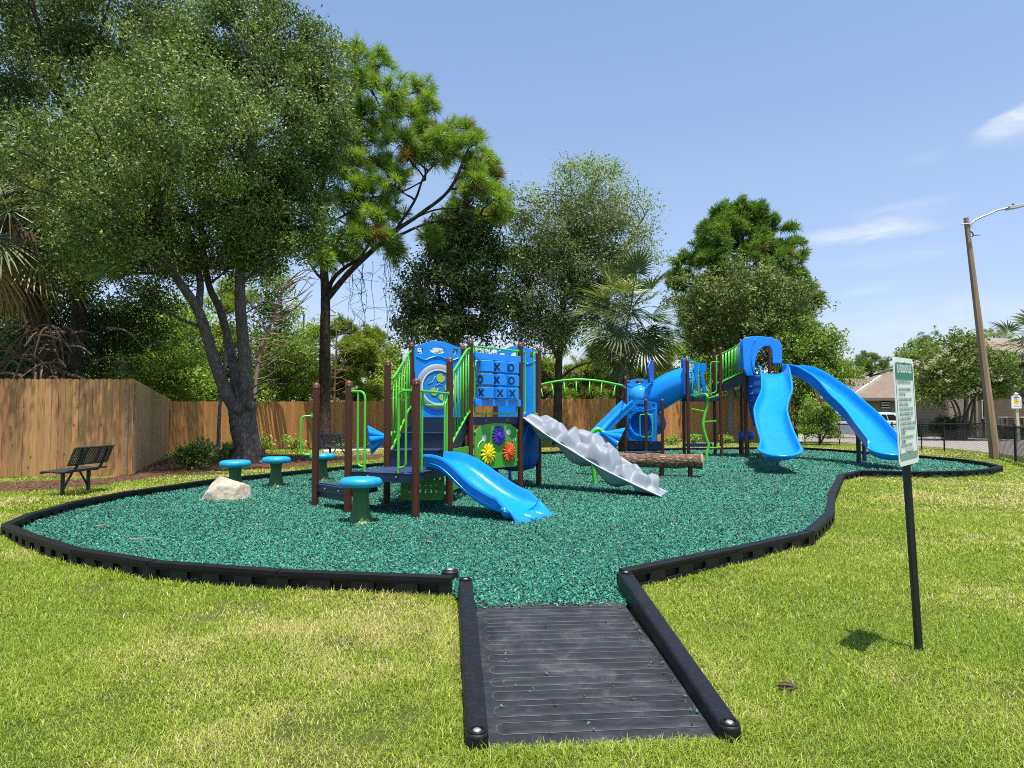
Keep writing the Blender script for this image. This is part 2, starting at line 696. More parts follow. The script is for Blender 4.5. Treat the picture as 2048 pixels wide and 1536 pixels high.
STRAW_PX = [(-220, 972), (100, 962), (215, 957), (262, 948), (300, 930), (340, 917), (420, 913), (560, 910), (640, 914), (700, 912), (760, 908), (772, 915), (700, 924),
            (640, 930), (560, 938), (480, 940), (380, 946), (300, 956), (200, 972), (60, 984), (-240, 992)]
STRAW_POLY = [tuple(G(x, y, 0).xy) for x, y in STRAW_PX]
STRAW_M = noisy_ground('pine_straw', [(0.3, (0.045, 0.025, 0.016)), (0.5, (0.125, 0.064, 0.04)), (0.72, (0.23, 0.14, 0.088))], 2.2, 0.95, 0.9, 45.0)
sheet('pine_straw_bed', STRAW_POLY, 0.005, STRAW_M)

ROAD_M = noisy_ground('road_asphalt', [(0.3, (0.27, 0.235, 0.205)), (0.7, (0.4, 0.35, 0.305))], 0.6, 0.9, 0.2, 40.0)


def strip(name, pts_px, z, mat):
    return sheet(name, [tuple(G(x, y, 0).xy) for x, y in pts_px], z, mat)


strip('road', [(1380, 868), (1640, 868), (1760, 870), (1880, 873), (2048, 880), (2300, 893), (2300, 945), (2048, 914), (1960, 903), (1880, 895), (1760, 889), (1640, 886), (1380, 884)], 0.006, ROAD_M)
PARK_M = noisy_ground('parking_asphalt', [(0.3, (0.3, 0.265, 0.235)), (0.7, (0.42, 0.375, 0.335))], 0.4, 0.9, 0.2, 30.0)
strip('parking_lot', [(1380, 851), (1640, 851), (1850, 851), (1850, 861), (1760, 862.5), (1640, 863), (1380, 863)], 0.006, PARK_M)
strip('concrete_pad', [(640, 896), (760, 892), (790, 897), (650, 904)], 0.012, CONCRETE)


def inside(poly, X, Y):
    X, Y = np.asarray(X), np.asarray(Y)
    r = np.zeros(X.shape, bool)
    n = len(poly)
    for i in range(n):
        x1, y1 = poly[i]
        x2, y2 = poly[(i + 1) % n]
        c = ((y1 > Y) != (y2 > Y))
        with np.errstate(divide='ignore', invalid='ignore'):
            xi = (x2 - x1) * (Y - y1) / (y2 - y1 + 1e-12) + x1
        r ^= c & (X < xi)
    return r


class VNoise:
    """smooth value noise on the ground plane"""

    def __init__(self, seed):
        self.g = np.random.default_rng(seed).random((256, 256))

    def __call__(self, x, y, s):
        x, y = np.asarray(x) * s + 1000.3, np.asarray(y) * s + 1000.7
        i, j = np.floor(x).astype(int), np.floor(y).astype(int)
        u, v = x - i, y - j
        u, v = u * u * (3 - 2 * u), v * v * (3 - 2 * v)
        g = self.g
        a, b = g[i % 256, j % 256], g[(i + 1) % 256, j % 256]
        c, d = g[i % 256, (j + 1) % 256], g[(i + 1) % 256, (j + 1) % 256]
        return (a * (1 - u) + b * u) * (1 - v) + (c * (1 - u) + d * u) * v


VN1, VN2, VN3 = VNoise(1), VNoise(2), VNoise(3)


def offset_poly(poly, d):
    cx = sum(p[0] for p in poly) / len(poly)
    cy = sum(p[1] for p in poly) / len(poly)
    out = []
    for x, y in poly:
        l = math.hypot(x - cx, y - cy) or 1
        out.append((x + (x - cx) / l * d, y + (y - cy) / l * d))
    return out


RAMP_POLY = [tuple(G(918, 1160, 0.1).xy), tuple(G(1262, 1150, 0.1).xy), tuple(G(1478, 1475, 0.02).xy), tuple(G(1420, 1478, 0.0).xy), tuple(G(985, 1496, 0.0).xy), tuple(G(930, 1490, 0.02).xy)]
ROADS = [[tuple(G(x, y, 0).xy) for x, y in [(1380, 868), (1640, 868), (1760, 870), (1880, 873), (2048, 880), (2300, 893), (2300, 945), (2048, 914), (1960, 903), (1880, 895), (1760, 889), (1640, 886), (1380, 884)]]]
PAD_POLY = [tuple(G(x, y, 0).xy) for x, y in [(640, 896), (760, 892), (790, 897), (650, 904)]]


def grass_blades():
    P, S = [], []
    # (distance range, blades per square metre, height, width)
    bands = ((2.0, 3.6, 15000, 0.05, 0.0036), (3.6, 5.2, 11000, 0.052, 0.0044), (5.2, 7.5, 6000, 0.054, 0.006), (7.5, 11.0, 2600, 0.056, 0.0095),
             (11.0, 16.0, 850, 0.058, 0.016), (16.0, 24.0, 380, 0.06, 0.024), (24.0, 40.0, 130, 0.065, 0.04))
    for y0, y1, dens, h, w in bands:
        half = 0.78 * y1 + 1.6
        n = int(dens * (y1 - y0) * 2 * half)
        x = RNG.uniform(-half, half, n)
        y = RNG.uniform(y0, y1, n)
        keep = np.abs(x) < 0.78 * y + 1.4
        keep &= ~inside(RING2 + [tuple(ramp_fr.xy), tuple(ramp_fl.xy)], x, y)
        keep &= ~inside(RAMP_POLY, x, y)
        keep &= ~inside(PAD_POLY, x, y)
        for r in ROADS:
            keep &= ~inside(r, x, y)
        st = inside(STRAW_POLY, x, y)
        keep &= ~(st & (RNG.random(n) < 0.97))
        thin = VN2(x, y, 2.4) * 0.6 + VN3(x, y, 7.0) * 0.4
        keep &= RNG.random(n) < np.clip(1.45 - 1.15 * np.clip(thin - 0.5, 0, 1) * 3.2, 0.3, 1)
        x, y = x[keep], y[keep]
        P.append(np.stack([x, y], 1))
        S.append(np.stack([np.full(len(x), h), np.full(len(x), w)], 1))
    # longer fringe where the mower misses: along the border and the ramp
    runs = list(zip(RING2[:-1], RING2[1:])) + list(zip(RAMP_POLY[1:], RAMP_POLY[2:])) + [(RAMP_POLY[-1], RAMP_POLY[0])]
    for (ax, ay), (bx, by) in runs:
        L = math.hypot(bx - ax, by - ay)
        dist = (ay + by) / 2
        if dist > 20 or L < 0.02:
            continue
        m = int(L * (900 if dist < 6 else 420 if dist < 10 else 150))
        t = RNG.random(m)
        off = np.abs(RNG.normal(0.05, 0.035, m)) + 0.052
        nx, ny = (by - ay) / L, -(bx - ax) / L
        mx_, my_ = (ax + bx) / 2 + nx * 0.1, (ay + by) / 2 + ny * 0.1
        if inside(RING2, np.array([mx_]), np.array([my_]))[0] or inside(RAMP_POLY, np.array([mx_]), np.array([my_]))[0]:
            nx, ny = -nx, -ny
        fx, fy = ax + (bx - ax) * t + nx * off, ay + (by - ay) * t + ny * off
        ok = ~inside(RAMP_POLY, fx, fy) & ~inside(MULCH_POLY, fx, fy)
        P.append(np.stack([fx[ok], fy[ok]], 1))
        S.append(np.stack([np.full(ok.sum(), 0.085), np.full(ok.sum(), 0.0045 if dist < 6 else 0.008)], 1))
    P, S = np.concatenate(P), np.concatenate(S)
    n = len(P)
    x, y = P[:, 0], P[:, 1]
    big = VN1(x, y, 0.35) * 0.5 + VN2(x, y, 1.1) * 0.3 + VN3(x, y, 3.7) * 0.2
    tuft = VN3(x, y, 1.7)
    hgt = S[:, 0] * RNG.uniform(0.4, 1.2, n) * (0.5 + 0.7 * tuft)
    wid = S[:, 1] * RNG.uniform(0.7, 1.3, n)
    ang = RNG.uniform(0, 2 * PI, n)
    lean = np.abs(RNG.normal(1.0, 0.42, n))
    dx, dy = np.cos(ang), np.sin(ang)
    fac = ang + PI / 2 + RNG.normal(0, 0.5, n)
    sx, sy = np.cos(fac), np.sin(fac)
    base = np.stack([x, y, np.zeros(n)], 1)
    side = np.stack([sx, sy, np.zeros(n)], 1) * (wid / 2)[:, None]
    mid = base + np.stack([dx * np.sin(lean) * 0.45, dy * np.sin(lean) * 0.45, 0.62 * np.cos(lean * 0.6)], 1) * hgt[:, None]
    tip = base + np.stack([dx * np.sin(lean) * 1.15, dy * np.sin(lean) * 1.15, np.cos(lean)], 1) * hgt[:, None]
    vs = np.stack([base - side, base + side, mid + side * 0.75, mid - side * 0.75, tip], 1).reshape(-1, 3)
    i = np.arange(n)[:, None] * 5
    f1 = np.concatenate([i, i + 1, i + 2], 1)
    f2 = np.concatenate([i, i + 2, i + 3], 1)
    f3 = np.concatenate([i + 3, i + 2, i + 4], 1)
    fs = np.concatenate([f1, f2, f3])
    # straw-coloured and lush patches
    g1, g2 = np.array([0.15, 0.255, 0.02]), np.array([0.34, 0.45, 0.05])
    yel, tan = np.array([0.55, 0.58, 0.11]), np.array([0.68, 0.57, 0.3])
    k = RNG.random(n)
    c = g1 + (g2 - g1) * k[:, None]
    dry = np.clip((big - 0.36) * 2.6 + RNG.normal(0, 0.22, n), 0, 1)
    c = c + (yel - c) * (dry * 0.85)[:, None]
    brown = (RNG.random(n) < np.clip((big - 0.5) * 2.6 + 0.09, 0.04, 0.6))
    c[brown] = tan * RNG.uniform(0.65, 1.1, (brown.sum(), 1))
    c *= RNG.uniform(0.6, 1.3, (n, 1))
    cols = np.repeat(c, 5, 0)
    o = np_mesh('lawn_grass', vs, fs, cols, leaf_mat('grass_blade', 0.38, 0.5, 0.25, (1.15, 1.2, 0.6)))
    tag(o, 'short mown green and straw yellow grass', 'grass', kind='stuff')
    return n


N_GRASS = grass_blades()


def mulch_chips():
    P, S = [], []
    bands = ((4.6, 8.0, 3000, 0.021), (8.0, 12.0, 2000, 0.024), (12.0, 18.0, 1100, 0.03), (18.0, 30.0, 480, 0.042))
    for y0, y1, dens, s in bands:
        half = 0.78 * y1 + 1
        n = int(dens * (y1 - y0) * 2 * half)
        x, y = RNG.uniform(-half, half, n), RNG.uniform(y0, y1, n)
        keep = inside(MULCH_POLY, x, y)
        x, y = x[keep], y[keep]
        P.append(np.stack([x, y, np.full(len(x), M_LEVEL)], 1))
        S.append(np.full(len(x), s))
    # stray chips on the ramp
    a, b, c, d = G(965, 1200, 0.05), G(1232, 1196, 0.05), G(1425, 1462, 0.012), G(1000, 1480, 0.012)
    m = 75
    u = np.where(RNG.random(m) < 0.45, 1 - np.abs(RNG.normal(0, 0.06, m)), RNG.random(m))[:, None]
    w = RNG.random(m)[:, None] ** 0.8
    A, B, Cc, Dd = (np.array(q) for q in (a, b, c, d))
    q = (A * (1 - u) + B * u) * (1 - w) + (Dd * (1 - u) + Cc * u) * w
    q[:, 2] += 0.006
    P.append(q)
    S.append(np.full(m, 0.016))
    n_st = 130
    P, S = np.concatenate(P), np.concatenate(S)
    n = len(P)
    L = S * RNG.uniform(0.6, 1.9, n)
    Wd = S * RNG.uniform(0.35, 0.75, n)
    T = S * RNG.uniform(0.2, 0.5, n)
    ang = RNG.uniform(0, 2 * PI, n)
    pit = RNG.normal(0, 0.62, n)
    a = np.stack([np.cos(ang) * np.cos(pit), np.sin(ang) * np.cos(pit), np.sin(pit)], 1)
    b = np.stack([-np.sin(ang), np.cos(ang), RNG.normal(0, 0.5, n)], 1)
    b /= np.linalg.norm(b, axis=1)[:, None]
    c = np.cross(a, b)
    ctr = P.copy()
    ctr[:, 2] += RNG.uniform(0.0, 1.25, n) * S
    ctr[-m:, 2] = P[-m:, 2] + 0.004
    al, bw, ct = a * (L / 2)[:, None], b * (Wd / 2)[:, None], c * (T / 2)[:, None]
    # an irregular five-cornered shred
    vs = np.stack([ctr - al - bw * 0.6, ctr - al * 0.7 + bw, ctr + al * 1.0 + bw * 0.5, ctr + al * 0.8 - bw, ctr + ct * 2.2], 1).reshape(-1, 3)
    i = np.arange(n)[:, None] * 5
    fs = np.concatenate([np.concatenate([i + p, i + q2, i + 4], 1) for p, q2 in ((0, 3), (3, 2), (2, 1), (1, 0))])
    base = np.array([0.021, 0.17, 0.108])
    k = RNG.random((n, 1))
    col = base * (0.4 + 1.1 * k) + np.array([0.06, 0.1, 0.085]) * (RNG.random((n, 1)) ** 4)
    big = (VN1(P[:, 0], P[:, 1], 0.5) * 0.6 + VN2(P[:, 0], P[:, 1], 1.9) * 0.4)[:, None]
    col *= 0.78 + 0.44 * big
    dark = RNG.random(n) < 0.22
    col[dark] *= 0.35
    odd = RNG.random(n) < 0.004
    col[odd] = np.array([0.34, 0.27, 0.17])
    cols = np.repeat(col, 5, 0)
    m_, t, p = new_mat('rubber_chip')
    at = t.n('ShaderNodeAttribute', attribute_name='col').outputs['Color']
    t.l(at, p.inputs['Base Color'])
    p.inputs['Roughness'].default_value = 0.5
    p.inputs['Specular IOR Level'].default_value = 0.45
    o = np_mesh('rubber_mulch_chips', vs, fs, cols, m_)
    tag(o, 'loose teal green shredded rubber mulch chips', 'rubber mulch', kind='stuff')
    return n


N_CHIPS = mulch_chips()


def straw_needles():
    xs = [p[0] for p in STRAW_POLY]
    ys = [p[1] for p in STRAW_POLY]
    n = 60000
    x, y = RNG.uniform(min(xs), max(xs), n), RNG.uniform(min(ys), max(ys), n)
    k = inside(STRAW_POLY, x, y)
    x, y = x[k][:16000], y[k][:16000]
    n = len(x)
    ang = RNG.uniform(0, 2 * PI, n)
    L = RNG.uniform(0.12, 0.3, n)
    w = 0.008
    b = np.stack([x, y, RNG.uniform(0.006, 0.05, n)], 1)
    d = np.stack([np.cos(ang), np.sin(ang), RNG.normal(0, 0.12, n)], 1)
    s = np.stack([-np.sin(ang), np.cos(ang), np.zeros(n)], 1) * w / 2
    e = b + d * L[:, None]
    e[:, 2] = np.maximum(e[:, 2], 0.008)
    vs = np.stack([b - s, b + s, e + s, e - s], 1).reshape(-1, 3)
    fs = np.arange(n * 4).reshape(-1, 4)
    c = np.array([0.18, 0.095, 0.055]) * RNG.uniform(0.45, 1.6, (n, 1))
    o = np_mesh('pine_straw_litter', vs, fs, np.repeat(c, 4, 0), leaf_mat('straw_needle', 0.1, 0.7, 0.2, (1, 1, 1)))
    tag(o, 'reddish brown pine straw scattered under the oak', 'pine straw', kind='stuff')


straw_needles()


# ================================================================== border of the play area
def ring_points(pts, step):
    seg = []
    d = [0.0]
    for a, b in zip(pts[:-1], pts[1:]):
        d.append(d[-1] + (b - a).length)
    n = max(2, round(d[-1] / step))
    for k in range(n + 1):
        s = d[-1] * k / n
        i = 0
        while i < len(d) - 2 and d[i + 1] < s:
            i += 1
        t = (s - d[i]) / (d[i + 1] - d[i])
        seg.append(pts[i] * (1 - t) + pts[i + 1] * t)
    return seg


border = thing('playground_border', 'low black plastic timber border running round the teal rubber mulch', 'border', (RING[0].x, RING[0].y, 0))
TB = 0.11
nodes = [(p.x, p.y) for p in RING]
# photographed joints where the near timbers meet, even spacing elsewhere
near_l = [RING[i] for i in (0, 2, 4, 5, 6, 7, 8, 9, 10, 11, 12, 13, 14)]
far = ring_points(RING[14:40], 1.25)
near_r = [RING[i] for i in (40, 42, 43, 44, 46, 48)]
joints = near_l + far[1:] + [RING[40]] * 0 + near_r
for k in range(len(joints) - 1):
    a, b = V((joints[k].x, joints[k].y, 0)), V((joints[k + 1].x, joints[k + 1].y, 0))
    L = (b - a).length
    if L < 0.05:
        continue
    u = (b - a) / L
    mb = MB()
    nh = 4 if L < 1.6 else max(4, round(L / 0.31))
    pitch = L / nh
    holes = []
    for i in range(nh):
        c = (i + 0.5) * pitch
        w = pitch * 0.24
        holes.append([(c - w, 0.045), (c + w, 0.045), (c + w, 0.108), (c - w, 0.108)])
    hgt = B_TOP + random.uniform(-0.006, 0.006)
    mb.plate([(0.012, 0.0), (L - 0.012, 0.0), (L - 0.012, hgt - 0.03), (0.012, hgt - 0.03)], a, u, (0, 0, 1), TB - 0.012, holes)
    mb.beam(a + u * 0.004 + V((0, 0, hgt - 0.018)), b - u * 0.004 + V((0, 0, hgt - 0.018)), TB, 0.036)
    mb.beam(a + u * 0.02 + V((0, 0, 0.07)), b - u * 0.02 + V((0, 0, 0.07)), 0.04, 0.13)
    mb.build('border_timber', BLACK_P, border, smooth=30, bevel=0.007)
    # round knuckle with its steel pin over the joint
    kb = MB()
    kb.lathe([(0.054, 0.0), (0.054, hgt - 0.034), (0.05, hgt - 0.0345)], b, 14)
    kb.build('joint_knuckle', BLACK_P, border, smooth=40)
# lower end knuckle by the ramp's left arm
mb = MB()
p = G(900, 1166, 0.0)
mb.lathe([(0.075, 0.0), (0.075, 0.1), (0.06, 0.115)], p, 18)
e = mb.build('end_knuckle', BLACK_R, border, smooth=40)
mb = MB()
mb.lathe([(0.03, 0.11), (0.03, 0.12), (0.018, 0.128)], p, 14)
mb.build('steel_pin', BOLT, e, smooth=40)

# ================================================================== ramp
rp = [G(950, 1203, 0.042), G(1240, 1197, 0.042), G(1443, 1474, 0.01), G(974, 1494, 0.01)]
ramp = thing('access_ramp', 'black rubber half ramp with raised side arms leading up from the grass', 'ramp', (rp[3].x, rp[3].y, 0))
mb = MB()
nu, nv = 80, 240
vs = []
RIBS = [(0.035 + r * 0.079, 0.035 + r * 0.079 + 0.05) for r in range(12)]


def rib_height(u, w):
    """raised pill-shaped pads across the mat (metres)"""
    x, y = u * 1.08, w * 1.75
    best = 0.0
    for w0, w1 in RIBS:
        yc, yr = (w0 + w1) / 2 * 1.75, (w1 - w0) / 2 * 1.75
        xx = max(0.08 + yr - x, x - (1.03 - yr), 0.0)
        d = math.hypot(xx, y - yc) - yr
        best = max(best, min(1.0, max(0.0, -d / 0.016)))
    return 0.009 * best


for j in range(nv + 1):
    for i in range(nu + 1):
        u, w = i / nu, j / nv
        q = (rp[0] * (1 - u) + rp[1] * u) * (1 - w) + (rp[3] * (1 - u) + rp[2] * u) * w
        vs.append(q + V((0, 0, rib_height(u, w))))
fs = []
for j in range(nv):
    for i in range(nu):
        k = j * (nu + 1) + i
        fs.append((k, k + nu + 1, k + nu + 2, k + 1))
mb.add(vs, fs)
mat_o = mb.build('ramp_mat', RAMP_M, ramp, smooth=True)
s_ = mat_o.modifiers.new('thick', 'SOLIDIFY')
s_.thickness = 0.02
s_.offset = -1


def ramp_pt(u, w, dz=0.002):
    q = (rp[0] * (1 - u) + rp[1] * u) * (1 - w) + (rp[3] * (1 - u) + rp[2] * u) * w
    return q + V((0, 0, dz))


GROOVE = simple('ramp_rib_edge', (0.11, 0.11, 0.105), 0.7, 0.6, 7.0)
mb = MB()
for r in range(12):
    w0, w1 = 0.035 + r * 0.079, 0.035 + r * 0.079 + 0.05
    wc, wr = (w0 + w1) / 2, (w1 - w0) / 2
    pts = []
    ul, ur = 0.075, 0.955
    for k in range(9):
        a = PI / 2 + PI * k / 8
        pts.append(ramp_pt(ul + 0.03 * math.cos(a) * 1.0, wc + wr * math.sin(a)))
    for k in range(9):
        a = -PI / 2 + PI * k / 8
        pts.append(ramp_pt(ur + 0.025 * math.cos(a), wc + wr * math.sin(a)))
    pts.append(pts[0])
    mb.tube(pts, 0.0018, 5, cap=False)
mb.build('rib_outline', GROOVE, mat_o, smooth=True)


def ramp_arm(far_c, near_c, w_far, w_near, zt_far, zt_near):
    a, b = V((far_c.x, far_c.y, 0)), V((near_c.x, near_c.y, 0))
    u = (b - a).normalized()
    s = V((u.y, -u.x, 0))
    mb = MB()
    outline = []
    n = 9
    pts2, pts_top = [], []
    # plan outline: square far end, round near end
    plan = [(a - s * w_far / 2, zt_far), (a + s * w_far / 2, zt_far)]
    for k in range(n + 1):
        t = -PI / 2 + PI * k / n
        plan.append((b + s * (w_near / 2 * -math.sin(t)) + u * (w_near / 2 * math.cos(t)), zt_near))
    m = len(plan)
    for i in range(m):
        pass
    vs = [V((q.x, q.y, 0.0)) for q, z in plan] + [V((q.x, q.y, z)) for q, z in plan]
    fs = [tuple(range(m - 1, -1, -1)), tuple(range(m, 2 * m))]
    for i in range(m):
        j = (i + 1) % m
        fs.append((i, j, j + m, i + m))
    mb.add(vs, fs)
    arm = mb.build('ramp_arm', BLACK_R, ramp, smooth=35, bevel=0.014, bseg=3)
    for c, z, rr in ((b, zt_near, w_near * 0.36), (a + u * 0.07, zt_far, w_far * 0.34)):
        cb = MB()
        cb.lathe([(rr * 1.18, z - 0.01), (rr * 1.18, z + 0.006), (rr * 1.0, z + 0.012), (rr * 0.84, z + 0.01), (rr * 0.76, z + 0.001)], V((c.x, c.y, 0)), 20)
        cb.build('bolt_recess', BLACK_P, arm, smooth=40)
        cb = MB()
        cb.lathe([(rr * 0.52, z - 0.01), (rr * 0.52, z + 0.004), (rr * 0.38, z + 0.009), (rr * 0.1, z + 0.011)], V((c.x, c.y, 0)), 16)
        cb.build('steel_pin', BOLT, arm, smooth=40)


ramp_arm(G(931, 1156, 0.165), G(954, 1463, 0.075), 0.11, 0.1, 0.168, 0.078)
ramp_arm(G(1249, 1143, 0.18), G(1459, 1448, 0.075), 0.11, 0.098, 0.185, 0.08)


# ================================================================== mushrooms
def make_mushroom():
    t = thing('mushroom_stool', 'x', 'mushroom stool', (0, 0, 0), 'blue topped mushroom stepping stools')
    mb = MB()
    prof = [(0.0, 0.47), (0.1, 0.475), (0.23, 0.478), (0.262, 0.49), (0.275, 0.52), (0.272, 0.56), (0.25, 0.59), (0.2, 0.602), (0.1, 0.606), (0.02, 0.607)]
    mb.lathe(prof[1:], (0, 0, 0), 40, wob=lambda a, z: 1 + (0.026 * abs(math.sin(a * 6.5)) + 0.014 * math.sin(a * 5 + 1)) * (1 if 0.485 < z < 0.57 else 0.25))
    cap = mb.build('cap', CAPBLUE, t, smooth=50)
    mb = MB()
    prof = [(0.165, -0.04), (0.155, 0.02), (0.13, 0.1), (0.112, 0.2), (0.102, 0.32), (0.105, 0.42), (0.13, 0.476)]
    mb.lathe(prof, (0, 0, 0), 36, wob=lambda a, z: 1 + 0.06 * math.sin(a * 7 + z * 3) + 0.03 * math.sin(a * 4 - z * 6))
    st = mb.build('stem', STEM, t, smooth=50)
    for pair in (((-1.25, 0.1, 0.06), (-1.0, 0.06, 0.05), (-0.75, 0.085, 0.055)), ((1.9, 0.1, 0.06), (2.15, 0.06, 0.05), (2.4, 0.08, 0.06))):
        mb = MB()
        for a0, hh, ww in pair:
            vs = []
            for k in range(5):
                f = k / 4
                w = ww * (1 - f ** 1.6)
                r = 0.166 - 0.035 * f
                for sgn in (-1, 1):
                    a = a0 + sgn * w / 0.16
                    vs.append((math.cos(a) * r * 1.08, math.sin(a) * r * 1.08, -0.02 + (hh + 0.02) * f))
            mb.add(vs, [(2 * k, 2 * k + 1, 2 * k + 3, 2 * k + 2) for k in range(4)])
        lf = mb.build('painted_leaf', STEM_LEAF, st, smooth=40)
        sd = lf.modifiers.new('thick', 'SOLIDIFY')
        sd.thickness = 0.012
    return t


mush = make_mushroom()
MUSH = [((721, 1046), 'blue mushroom stool standing in front of the small play structure steps', 0.0),
        ((470, 986), 'blue mushroom stool rising behind the pale boulder', 0.8),
        ((552, 974), 'blue mushroom stool in the open between the boulder and brown posts', -0.1),
        ((644, 962), 'blue mushroom stool half hidden behind a brown post', 0.2)]
for i, (px, lab, rz) in enumerate(MUSH):
    o = mush if i == 0 else copy_tree(mush)
    o.location = G(px[0], px[1], M_LEVEL)
    o.rotation_euler = (0, 0, rz)
    o['label'] = lab


# ================================================================== boulder
def boulder():
    c = G(438, 1003, M_LEVEL)
    import bmesh
    bm = bmesh.new()
    bmesh.ops.create_icosphere(bm, subdivisions=5, radius=1.0)
    planes = [(V((-0.55, -0.35, 0.75)), 0.62), (V((0.95, -0.15, 0.25)), 0.78), (V((0.1, -0.95, 0.28)), 0.66), (V((-0.9, -0.1, 0.42)), 0.72),
              (V((0.3, 0.1, 0.95)), 0.66), (V((0.65, -0.7, 0.15)), 0.8), (V((0, 1, 0.1)), 0.7), (V((-0.5, -0.85, 0.1)), 0.74), (V((0.2, -0.5, 0.85)), 0.68)]
    planes = [(n.normalized(), d) for n, d in planes]
    for v in bm.verts:
        d = v.co.normalized()
        r = 1.0
        for n, dd in planes:
            k = d.dot(n)
            if k > 0.05:
                r = min(r, dd / k)
        q = d * r
        q += d * (0.035 * mnoise.noise(q * 3.1) + 0.018 * mnoise.noise(q * 9.0) + 0.01 * mnoise.noise(q * 22.0))
        v.co = V((q.x * 0.44, q.y * 0.36, q.z * 0.42 + 0.06))
    bmesh.ops.recalc_face_normals(bm, faces=bm.faces)
    me = bpy.data.meshes.new('boulder')
    bm.to_mesh(me)
    bm.free()
    me.polygons.foreach_set('use_smooth', [True] * len(me.polygons))
    m, t, p = new_mat('sandstone')
    v = t.obj()
    a = t.noise(v, 7.0, 8.0, 0.65)
    col = t.ramp(a, [(0.3, (0.3, 0.235, 0.17)), (0.5, (0.47, 0.395, 0.3)), (0.68, (0.56, 0.5, 0.41)), (0.8, (0.38, 0.33, 0.26))])
    t.l(col, p.inputs['Base Color'])
    p.inputs['Roughness'].default_value = 0.9
    p.inputs['Specular IOR Level'].default_value = 0.2
    t.l(t.bump(t.noise(v, 26, 8.0, 0.7), 0.6, 0.02), p.inputs['Normal'])
    o = link_mesh('boulder', me, m)
    o.location = (c.x, c.y + 0.26, M_LEVEL)
    tag(o, 'pale sandstone boulder resting on the teal mulch', 'boulder')


boulder()


# ================================================================== benches
def make_bench():
    t = thing('park_bench', 'x', 'bench', (0, 0, 0), 'black metal mesh benches')
    L = 1.25

    def mesh_panel(name, prof):
        """rounded-corner panel of perforated steel: rim and a grid of bars, curved along prof (y, z)"""
        mb = MB()
        for x in (-L / 2, L / 2):
            mb.tube([(x, y, z) for y, z in prof], 0.014, 8)
        for (y, z) in (prof[0], prof[-1]):
            mb.tube([(-L / 2, y, z), (L / 2, y, z)], 0.014, 8)
        nb = 9
        for k in range(1, nb):
            f = k / nb * (len(prof) - 1)
            i = min(int(f), len(prof) - 2)
            s = f - i
            y = prof[i][0] * (1 - s) + prof[i + 1][0] * s
            z = prof[i][1] * (1 - s) + prof[i + 1][1] * s
            mb.beam((-L / 2, y, z), (L / 2, y, z), 0.034, 0.008)
        for k in range(1, 24):
            x = -L / 2 + L * k / 24
            mb.tube([(x, y, z) for y, z in prof], 0.0115 if k % 8 else 0.022, 6)
        return mb.build(name, BENCH_M, t, smooth=40)

    mesh_panel('seat', [(-0.29, 0.425), (-0.26, 0.455), (-0.12, 0.45), (0.05, 0.44), (0.16, 0.445), (0.2, 0.46)])
    mesh_panel('backrest', [(0.2, 0.56), (0.24, 0.66), (0.285, 0.78), (0.32, 0.86), (0.345, 0.875)])
    for x in (-0.4, 0.4):
        mb = MB()
        mb.tube(fillet([(x, -0.2, 0.43), (x, 0.17, 0.43), (x, 0.245, 0.56), (x, 0.345, 0.85)], 0.1), 0.026, 10)
        mb.build('back_support', BLACK_M, t, smooth=40)
        mb = MB()
        mb.tube([(x, -0.02, -0.03), (x, -0.02, 0.43)], 0.035, 12)
        lg = mb.build('leg', BLACK_M, t, smooth=40)
        mb = MB()
        mb.tube([(x, -0.02, 0.1), (x * 0.25, -0.02, 0.42)], 0.018, 8)
        mb.build('brace', BLACK_M, lg, smooth=40)
    mb = MB()
    mb.beam((-0.5, -0.02, 0.42), (0.5, -0.02, 0.42), 0.05, 0.03)
    mb.build('seat_rail', BLACK_M, t, smooth=30)
    return t


BENCH_M = simple('bench_plastisol', (0.03, 0.037, 0.041), 0.45, 0.15, 10.0, dirt=((0.08, 0.085, 0.085), 0.4))
b1 = make_bench()
b1.location = (G(150, 987, 0).x + 0.03, G(150, 987, 0).y, 0)
b1.rotation_euler = (0, 0, math.radians(-90))
b1['label'] = 'black mesh bench seen from behind beside the tall wooden fence'
b2 = copy_tree(b1)
q = G(676, 921, 0)
b2.location = (q.x, q.y, 0)
b2.rotation_euler = (0, 0, math.radians(62))
b2['label'] = 'black mesh bench at the foot of the pine, glimpsed between brown posts'


